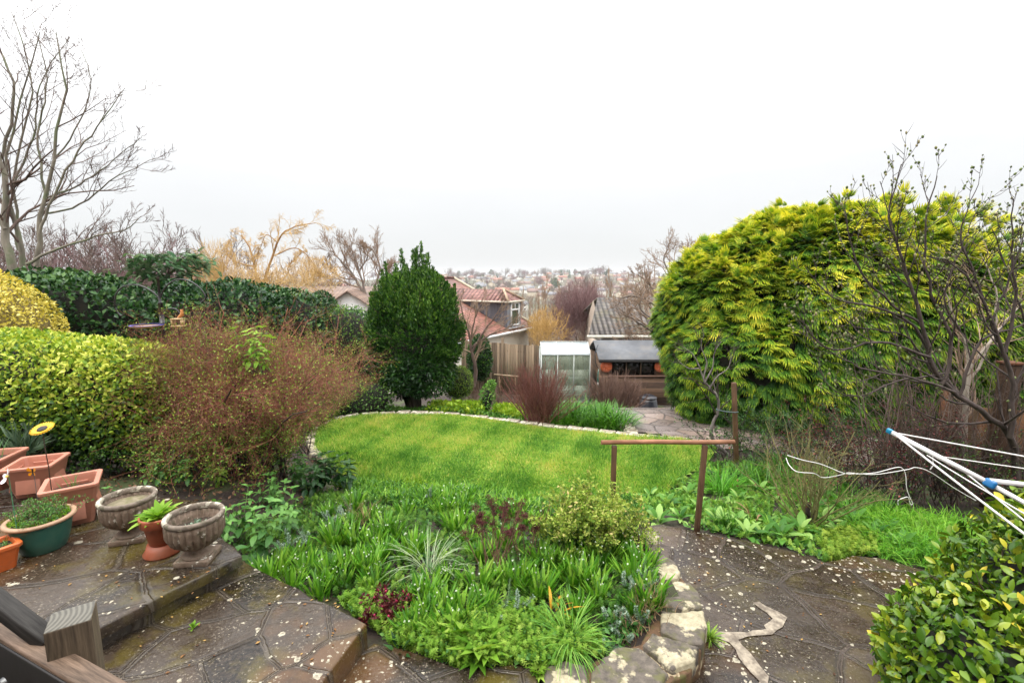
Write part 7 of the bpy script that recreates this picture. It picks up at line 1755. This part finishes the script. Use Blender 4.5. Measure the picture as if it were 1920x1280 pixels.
for k, (px, py, s_) in enumerate([(1136, 778, 90), (1160, 780, 80), (1182, 778, 40)]):
    b = on(px, py, -1.2); b = at(px, py, 13.6 + .5 * k); b[2] = float(gz(b[0], b[1]))
    stembush('brown_stem_bush', ['leafless brown-stemmed bush in front of the shed, nearest the greenhouse', 'middle of the leafless brown-stemmed bushes in front of the shed', 'small leafless brown bush beside the compost bin'][k], b, int(s_ * 1.2), .38, 1.1, M_BRN2, 97 + k, rad=.011)
for k, (px, Y) in enumerate([(958, 14.6), (925, 13.4), (890, 12.2)]):
    b = basept(px, Y); stembush('brown_stem_bush', ['low brown twiggy bush beside the stick frame', 'low brown twiggy bush behind the ivy-clad stump', 'low brown bush at the foot of the small bare tree'][k], b, 40, .6, .7, M_BRN2, 105 + k)
# far bed ground cover
def fbp(px, py): return rbp(px, py)[:2]
cover('far_bed_lime_cover', 'lime green ground cover mound behind the back edge of the lawn', 'ground cover', np.array([fbp(*q) for q in [(800, 777), (860, 780), (910, 784), (905, 762), (880, 752), (850, 750), (815, 760)]]), 3600, .09, G_LIME, LF, seed=50, up=1., hv=2.2)
cover('far_bed_lime_patch', 'lime green leafy patch between the stump and the dogwood', 'ground cover', np.array([fbp(*q) for q in [(925, 780), (990, 792), (1005, 785), (985, 770), (930, 765)]]), 1600, .09, G_LIME, LF, seed=51, up=1., hv=1.6)
cover('far_bed_green', 'mixed green plants along the back of the lawn edging', 'ground cover', np.array([fbp(*q) for q in [(700, 772), (800, 775), (900, 782), (1000, 796), (1060, 800), (1190, 812), (1170, 795), (1060, 790), (1000, 784), (900, 774), (790, 766), (700, 764)]]), 5200, .08, G_RB, LF, seed=52, up=1.2, hv=.8)
cover('far_bed_grass', 'rough grass at the foot of the greenhouse', 'grass', np.array([fbp(*q) for q in [(1040, 770), (1120, 775), (1130, 752), (1110, 745), (1035, 750)]]), 4000, .16, G_RB, T_strap(.05, .9, 3), seed=53, up=1.5)
bl_ = [(1060, 800), (1075, 795), (1085, 803), (1095, 790), (1105, 800), (1115, 806), (1120, 792), (1130, 800), (1140, 806), (1145, 795), (1155, 803), (1162, 808), (1168, 800), (1070, 785), (1090, 780), (1110, 782), (1130, 786), (1150, 788), (1040, 798), (1050, 788)]
for k, (a, b) in enumerate(bl_):
    p = rbp(a, b); copy_thing(ep, p, R_.uniform(0, 6.3), R_.uniform(1.3, 1.9), label='rich green bulb clump behind the right end of the lawn edging', group='bulb clumps behind the lawn')
cover('soil_leaves', 'dead leaves scattered over the bare soil of the far bed', 'leaf litter', np.array([[-3, 10.2], [3, 10.2], [3.2, 15.5], [-2.5, 16.5]]), 3000, .05, leafmat('litter', [(0, (.08, .04, .025)), (1, (.26, .15, .09))], .7, 0, .2), T_simple(.6), seed=54, up=.2, hv=.1)
cover('under_litter', 'dead leaves lying in the shade under the bushes left of the lawn', 'leaf litter', np.array([[-3.4, 4.2], [-1.6, 4.6], [-2.0, 6.0], [-3.4, 8.2], [-5.4, 8.0], [-6.5, 4.4]]), 3600, .045, bpy.data.materials['litter'], T_simple(.6), seed=55, up=.2, hv=.1)

# ================================================================ right-hand bare shrubs
# crooked little tree by the stake
Yk = 7.6
kl_ = [(PL([(1385, 880), (1372, 860), (1352, 842), (1336, 822), (1333, 803), (1342, 785), (1347, 765), (1344, 742), (1330, 728), (1320, 715)], Yk), .035, .016), (PL([(1322, 718), (1312, 690), (1300, 665), (1280, 650)], Yk - .2), .015, .005), (PL([(1322, 716), (1335, 690), (1340, 660), (1352, 640)], Yk - .2), .014, .005), (PL([(1318, 710), (1325, 680), (1315, 650), (1320, 625)], Yk - .1), .013, .004), (PL([(1330, 728), (1345, 705), (1365, 690), (1372, 660)], Yk - .3), .012, .004), (PL([(1312, 690), (1290, 690), (1268, 672)], Yk - .2), .01, .004)]
limb_tree('crooked_tree', 'small crooked leafless tree in front of the golden conifer, tied to the stake', 'tree', at(1385, 880, Yk), kl_, 110, barkmat('lichen_bark', (.07, .055, .05), (.24, .21, .19), 14), M_DARKST, lv=((8, .5), (5, .5)), rtw=.0035, t0=.55)
# green-stemmed rose
M_GST = barkmat('green_brown_stem', (.09, .085, .025), (.24, .22, .08), 14)
e_, _ = wildbush('green_stemmed_bush', 'leafless green-stemmed bush with a knotted dark base in the right-hand bed', rbp(1515, 985), 26, .42, 1.1, M_GST, leafmat('pink_leaf', [(0, (.10, .02, .015)), (.5, (.30, .08, .06)), (1, (.20, .30, .06))], .45, .2, .4), 111, .04, (6, 4), .008, .02, (.02, .035), sz=(.05, .05), dr=(-.05, 0))
g = Geo(); P = smooth(np.array([[0, 0, -.05], [.03, 0, .08], [-.02, 0, .16], [.0, 0, .26]])); g.tubes(P, np.linspace(.038, .02, len(P)), 8); g.build('trunk', M_DARKST, e_)
# red-leaved bush and dark tangle in front of the fence
wildbush('red_leaved_bush', 'dark bush with small bronze-red leaves behind the white cord', (4.55, 5.6, -.15), 60, .5, 1.1, M_DARKST, G_BRONZE, 112, .55, (7, 5), .007, 0., (.018, .034), sz=(.8, .3))
wildbush('bronze_undershrub', 'bronze and dark green small-leaved shrub in front of the board fence', (5.1, 5.3, -.1), 50, .5, .8, M_DARKST, G_MID, 113, .35, (7, 5), .007, 0., (.018, .034), sz=(.8, .3))
wildbush('bare_climber', 'dense tangle of thin brown bare stems against the board fence', (5.6, 5.5, -.1), 80, .14, 1.7, M_TWIGB, None, 114, 0, (4, 3), .009, 0., sz=(1.2, .3), wand=.1)
wildbush('undergrowth_shrub', 'dark leafy growth at the foot of the golden conifer behind the bare bush', (4.6, 7.3, -.45), 60, .5, .9, M_DARKST, G_MID, 115, .8, (6, 5), .007, 0., (.025, .05), sz=(1.3, .4), lb=.3)

# fig-like tree with swollen buds, reaching in from the right
M_FIG = barkmat('fig_bark', (.022, .015, .012), (.080, .056, .047), 22); Yf = 4.9
fl = [(PL([(1915, 960), (1908, 880), (1893, 820), (1850, 775), (1795, 740), (1752, 700), (1740, 650)], Yf, [.2, .2, .1, 0, 0, -.1, -.1]), .036, .020),
      (PL([(1740, 655), (1700, 600), (1640, 575), (1560, 555), (1510, 500)], Yf - .1), .016, .004), (PL([(1742, 650), (1718, 570), (1690, 480), (1668, 400), (1690, 308)], Yf - .2), .020, .004),
      (PL([(1765, 720), (1785, 640), (1742, 540), (1735, 430), (1757, 330)], Yf - .1), .020, .004), (PL([(1893, 820), (1898, 720), (1872, 640), (1840, 560), (1790, 500), (1740, 480)], Yf), .026, .005),
      (PL([(1885, 660), (1905, 560), (1897, 470), (1900, 372)], Yf), .018, .004), (PL([(1745, 670), (1650, 642), (1575, 655), (1530, 640), (1498, 590)], Yf - .2), .014, .004), (PL([(1790, 735), (1700, 705), (1620, 690), (1560, 660), (1500, 600)], Yf - .3), .012, .003),
      (PL([(1730, 610), (1660, 560), (1610, 500), (1588, 420), (1585, 372)], Yf), .014, .003), (PL([(1770, 700), (1680, 715), (1620, 740), (1570, 735), (1530, 700)], Yf - .1), .011, .003), (PL([(1870, 640), (1830, 520), (1800, 440), (1835, 345)], Yf + .1), .014, .003), (PL([(1895, 760), (1930, 640), (1900, 540), (1860, 430)], Yf + .2), .016, .004), (PL([(1750, 700), (1710, 640), (1660, 620), (1600, 610), (1540, 560)], Yf), .012, .003),
      (PL([(1725, 590), (1700, 520), (1680, 450), (1650, 340)], Yf), .012, .003), (PL([(1860, 600), (1900, 500), (1925, 420)], Yf), .012, .003), (PL([(1800, 620), (1770, 560), (1800, 470), (1830, 400)], Yf + .1), .012, .003), (PL([(1800, 740), (1840, 640), (1930, 600), (1960, 500)], Yf), .016, .004)]
e_, ap_ = limb_tree('budding_tree', 'dark leafless tree with swollen green buds reaching in from the right edge', 'tree', at(1915, 960, Yf + .2), fl, 120, M_FIG, M_FIG, lv=((11, .34), (5, .45)), up=.22, rtw=.0028, ang=.75, wand=.1, t0=.2)
r = np.random.default_rng(121); NB = .5; q = np.concatenate([ap_[0][:, -1], ap_[1][:, -1], ap_[1][::2, 2], ap_[0][:, 2], ap_[0][:, 3]]); q = q[r.random(len(q)) < NB]; q = q[np.argsort(q[:, 1])]
tv, tf = (lambda G: (G.V[0], list(G.F.values())[0][0][0]))(blob(Geo(), (0, 0, 0), (.5, .5, .7), amp=0, s=1, nu=7, nv=6))
M_BUD = leafmat('bud', [(0, (.06, .08, .02)), (.6, (.16, .20, .07)), (1, (.30, .25, .14))], .45, 0, .4)
sb = [Geo().scatter((tv[:, [0, 2, 1]], tf), np.zeros((1, 3)), np.array([[r.normal() * .3, r.normal() * .3, 1.]]), rdir(r, 1), np.array([.024]), np.array([v_])).build('bud', M_BUD, e_, smooth=True) for v_ in (.3, .55, .8, .95)]
for k in range(100):
    o = sb[k] if k < 4 else sb[k % 4].copy()
    if k >= 4: COL.objects.link(o)
    o.location = tuple(q[k]); s_ = r.uniform(.6, 1.05); o.scale = (s_ * .85, s_ * .85, s_ * 1.2)
q = q[100:]
K = len(q); g = Geo(); g.scatter((tv[:, [0, 2, 1]], tf), q, rdir(r, K) * .5 + [0, 0, 1], rdir(r, K), r.uniform(.012, .024, K), r.random(K)); g.build('buds', M_BUD, e_, smooth=True)['kind'] = 'stuff'
# pale-stemmed small tree behind it
pl_ = [(PL([(1806, 880), (1808, 800), (1812, 720), (1818, 680)], 5.7), .035, .028), (PL([(1818, 690), (1812, 650), (1790, 600), (1770, 540)], 5.7), .022, .006), (PL([(1818, 690), (1845, 655), (1880, 610), (1915, 570)], 5.7), .022, .006), (PL([(1812, 720), (1850, 660), (1870, 560), (1840, 480)], 5.8), .016, .005)]
limb_tree('pale_barked_tree', 'slim pale-barked leafless tree just behind the dark budding one', 'tree', at(1806, 880, 5.7), pl_, 122, barkmat('pale_bark', (.22, .18, .14), (.48, .42, .34), 12), M_TAN, lv=((8, .5), (5, .5)), rtw=.003, up=.12)
# ================================================================ the far side of the valley
r = np.random.default_rng(200)
WALLS = [plainmat('far_cream_wall', (.42, .36, .27), .8, .1, .5), plainmat('far_white_wall', (.58, .55, .49), .8, .05, .5), plainmat('far_stone_wall', (.42, .35, .26), .8, .15, .5)]
ROOFS = [plainmat('far_brown_roof', (.17, .11, .09), .7, .2, .3), plainmat('far_grey_roof', (.16, .16, .17), .6, .2, .3), plainmat('far_red_roof', (.30, .13, .09), .7, .2, .3)]
M_FWIN = plainmat('far_window', (.05, .055, .06), .2, .2, 1)
def far_house(w_, d_, h_, rh, wm, rm, chim=True, floors=2):
    e = empty('hillside_house', (0, 0, 0), 'x', 'house', 'houses on the far hillside')
    g = Geo(); g.box((0, 0, h_ / 2 - 1.5), (w_, d_, h_ + 3))
    for s_ in (-1, 1): g.add([(s_ * w_ / 2, -d_ / 2, h_), (s_ * w_ / 2, d_ / 2, h_), (s_ * w_ / 2, 0, h_ + rh)], [[0, 1, 2]])
    g.build('wall', wm, e)
    g = Geo(); o = .35; s_ = rh / (d_ / 2)
    V = [(-w_ / 2 - o, -d_ / 2 - o, h_ - o * s_), (w_ / 2 + o, -d_ / 2 - o, h_ - o * s_), (w_ / 2 + o, 0, h_ + rh), (-w_ / 2 - o, 0, h_ + rh), (-w_ / 2 - o, d_ / 2 + o, h_ - o * s_), (w_ / 2 + o, d_ / 2 + o, h_ - o * s_)]
    V2 = [(x, y, z + .2) for x, y, z in V]
    g.add(V + V2, np.array([[6, 7, 8, 9], [9, 8, 11, 10], [0, 1, 7, 6], [5, 4, 10, 11], [0, 6, 9, 3], [3, 9, 10, 4], [2, 8, 7, 1], [5, 11, 8, 2], [0, 3, 2, 1], [3, 4, 5, 2]]))
    rf = g.build('roof', rm, e)
    if chim: g = Geo(); g.box((w_ * .3, 0, h_ + rh + .5), (.9, .7, 1.8)); g.build('chimney', WALLS[2], rf)
    e['dims'] = (w_, d_, floors); return e
HP = [far_house(9, 7, 5, 2.6, WALLS[0], ROOFS[0]), far_house(12, 7, 5, 2.4, WALLS[1], ROOFS[1]), far_house(8, 8, 3, 2.8, WALLS[1], ROOFS[0], floors=1), far_house(10, 7, 5.2, 2.8, WALLS[2], ROOFS[1]), far_house(15, 8, 5, 2.5, WALLS[0], ROOFS[2]), far_house(22, 9, 6, 1.4, WALLS[1], ROOFS[1], False)]
HL = ['cream house with a brown roof among the others on the far hillside', 'long white house with a grey roof on the far hillside', 'white bungalow with a steep brown roof on the far hillside', 'stone house with a grey roof on the far hillside', 'cream terrace with a red roof on the far hillside', 'long low white building on the far hillside']
spots = []
for row in range(17):
    Y = 360 * (1000 / 360) ** (row / 16.)
    n_ = int(10 + row * .5)
    for k in range(n_):
        px = 850 + (1330 - 850) * (k + r.uniform(.1, .9)) / n_; spots.append((px, Y * r.uniform(.97, 1.03)))
    for k in range(3): spots.append((r.uniform(350, 850), Y))
used = set()
for px, Y in spots:
    if Y < 520 and r.random() < .45: continue
    k = int(r.choice(6, p=[.26, .18, .2, .18, .12, .06])); x = at(px, 600, Y)[0]; b = (x, Y, float(gz(x, Y))); rz = r.normal() * .35 + (pi / 2 if r.random() < .3 else 0)
    if k not in used: e = HP[k]; e.location = b; e.rotation_euler = (0, 0, rz); e['label'] = HL[k]; used.add(k)
    else: copy_thing(HP[k], b, rz, r.uniform(.8, 1.1), label=HL[k])
for e in HP:      # the six sources show their windows; on the copies they would be far under a pixel
    w_, d_, fl_ = e['dims']
    for fl in range(int(fl_)):
        for k in range(int(w_ // 2.6)): Geo().box((-w_ / 2 + 1.6 + k * 2.6, -d_ / 2 - .03, 1.5 + fl * 2.7), (1.3, .1, 1.2)).build('window', M_FWIN, e)
for o in bpy.data.objects:
    if 'dims' in o: del o['dims']
def far_tree(kind, mat, H, rad, n, q, seed, name='distant_tree'):
    r = np.random.default_rng(seed); e = empty(name, (0, 0, 0), 'x', 'tree')
    g = Geo(); g.tubes(np.array([[0, 0, -1], [0, 0, H * .7]]), np.array([.35, .12]), 5); g.build('trunk', M_TWBR, e)
    g = Geo()
    if kind == 'bare':
        P, R = grow(r, np.tile([0, 0, H * .25], (9, 1)), np.column_stack([r.normal(size=(9, 2)) * .8, np.ones(9)]), H * .7, .16, 5, .15, .05); P2, R2 = spawn(r, P, R, 9, .2, 1, .7, .2, .5, n=4, rmin=.07); P3, R3 = spawn(r, P2, R2, 7, .2, 1, .7, .2, .5, n=3, rmin=.06)
        for p_, q_ in ((P, R), (P2, R2), (P3, R3)): g.tubes(p_, q_, 3)
    else:
        pos, nr, dd = shell(r, n, (0, 0, H * .55), rad, 2., .5, .2, .4, seed); K = len(pos); g.scatter(T_simple(.8), pos, rdir(r, K), rdir(r, K), q * r.uniform(.6, 1.3, K), r.random(K))
    g.build('crown', mat, e); return e
G_FAR = leafmat('far_evergreen', [(0, (.02, .045, .02)), (.6, (.05, .09, .035)), (1, (.12, .16, .06))], .7, .0, .2, .05)
FT = [far_tree('bare', M_PUR, 11, None, 0, 0, 1), far_tree('bare', M_GREYT2, 13, None, 0, 0, 2), far_tree('ev', G_FAR, 10, (3.2, 3.2, 5), 420, 1.1, 3), far_tree('bare', M_TAN, 9, None, 0, 0, 4), far_tree('ev', G_FAR, 7, (3.5, 3.5, 3.3), 360, 1.0, 5)]
FL = ['bare purplish tree between houses on the far hillside', 'bare grey-brown tree standing among houses on the far hillside', 'tall dark evergreen tree on the far hillside', 'small bare tan tree on the far hillside', 'rounded dark evergreen tree on the far hillside']
used = set()
for k in range(235):
    Y = 300 * (1060 / 300) ** (r.random() ** .6); px = r.uniform(845, 1340) if k % 5 else r.uniform(300, 1800)
    if k < 52: Y = r.uniform(960, 1060); px = 860 + 440 * (k + r.random()) / 52 if k < 40 else r.uniform(350, 1900)
    q = int(r.choice(5, p=[.24, .32, .14, .16, .14])); x = at(px, 600, Y)[0]; b = (x, Y, float(gz(x, Y))); s_ = r.uniform(.7, 1.35) * (1.25 if Y > 900 else 1)
    lab = FL[q] if Y < 950 else FL[q].replace('on the far hillside', 'along the skyline ridge')
    if q not in used: e = FT[q]; e.location = b; e.scale = (s_,) * 3; used.add(q); e['label'] = lab; e['group'] = 'distant trees across the valley'
    else: copy_thing(FT[q], b, r.uniform(0, 6), s_, label=lab, group='distant trees across the valley')
# wooded slope of the valley: reads as one brown mass
g = Geo(); n = 1500
Yv = 60 * (620 / 60) ** (r.random(n) ** .7); Xv = (r.uniform(-.75, .75, n)) * Yv; hh = r.uniform(4, 8, n) * np.clip(Yv / 160, .45, 1)
for k in range(3):
    m = np.arange(n) % 3 == k; K = 46
    c = np.repeat(np.column_stack([Xv[m], Yv[m], gz(Xv[m], Yv[m]) + hh[m] * .5]), K, 0); u = rdir(r, len(c)); s_ = np.repeat(hh[m] * .55, K)
    P, R = grow(r, c + u * s_[:, None] * .5 * [1, 1, .9] - [0, 0, 1.], u * .6 + [0, 0, .9], s_ * .7, s_ * .018, 3, .2, .1)
    g2 = Geo(); g2.tubes(P, R, 3)
    if k == 0: tag(g2.build('valley_wood', M_PUR), 'purplish-brown leafless trees massed down in the valley', 'wood', kind='stuff')
    elif k == 1: tag(g2.build('valley_wood', M_TAN), 'tan and grey leafless trees massed along the valley slope', 'wood', kind='stuff')
    else: tag(g2.build('valley_wood', M_GREYT2), 'grey-brown leafless wood covering the lower valley side', 'wood', kind='stuff')
# bare woods on the left skyline behind the hedge
WB = [wildtree('skyline_tree', 'leafless brown tree on the left skyline', (0, 0, 0), 9, 300 + k, M_TWBR, [M_TWBR, M_PUR][k], spread=.34, n0=6, lv=((9, .5), (8, .5), (6, .5)), up=.07, rtw=.014, r0=.13, grp='leafless trees on the left skyline')[0] for k in range(2)]
LT = [(95, 470, 34), (140, 462, 38), (185, 466, 36), (225, 470, 42), (262, 462, 40), (300, 462, 44), (335, 474, 42), (60, 462, 36), (375, 490, 46), (410, 498, 50), (20, 465, 38), (-30, 460, 38), (160, 475, 30), (285, 480, 34), (445, 505, 52), (240, 480, 50), (120, 480, 48), (560, 515, 60), (600, 520, 62), (640, 520, 60), (730, 520, 64)]
for k, (px, py, Y) in enumerate(LT):
    b = basept(px, Y); s_ = topH(px, py, Y) / 8.6
    if k < 2: WB[k].location = tuple(b); WB[k].scale = (s_ * 1.1, s_ * 1.1, s_)
    else: copy_thing(WB[k % 2], b, k * 1.7, s_ * 1.1, s_)

# ================================================================ damp air
m, nt, out = newmat('haze'); v = N(nt, 'ShaderNodeVolumePrincipled'); v.inputs['Color'].default_value = (.93, .95, 1, 1); v.inputs['Density'].default_value = .0002; v.inputs['Anisotropy'].default_value = .2
L(nt, v.outputs[0], out.inputs['Volume'])
SC.cycles.volume_bounces = 1
tag(Geo().box((0, 1250, -28), (5300, 2900, 90)).build('haze', m), kind='stuff', label='thin damp air over the valley', cat='haze')
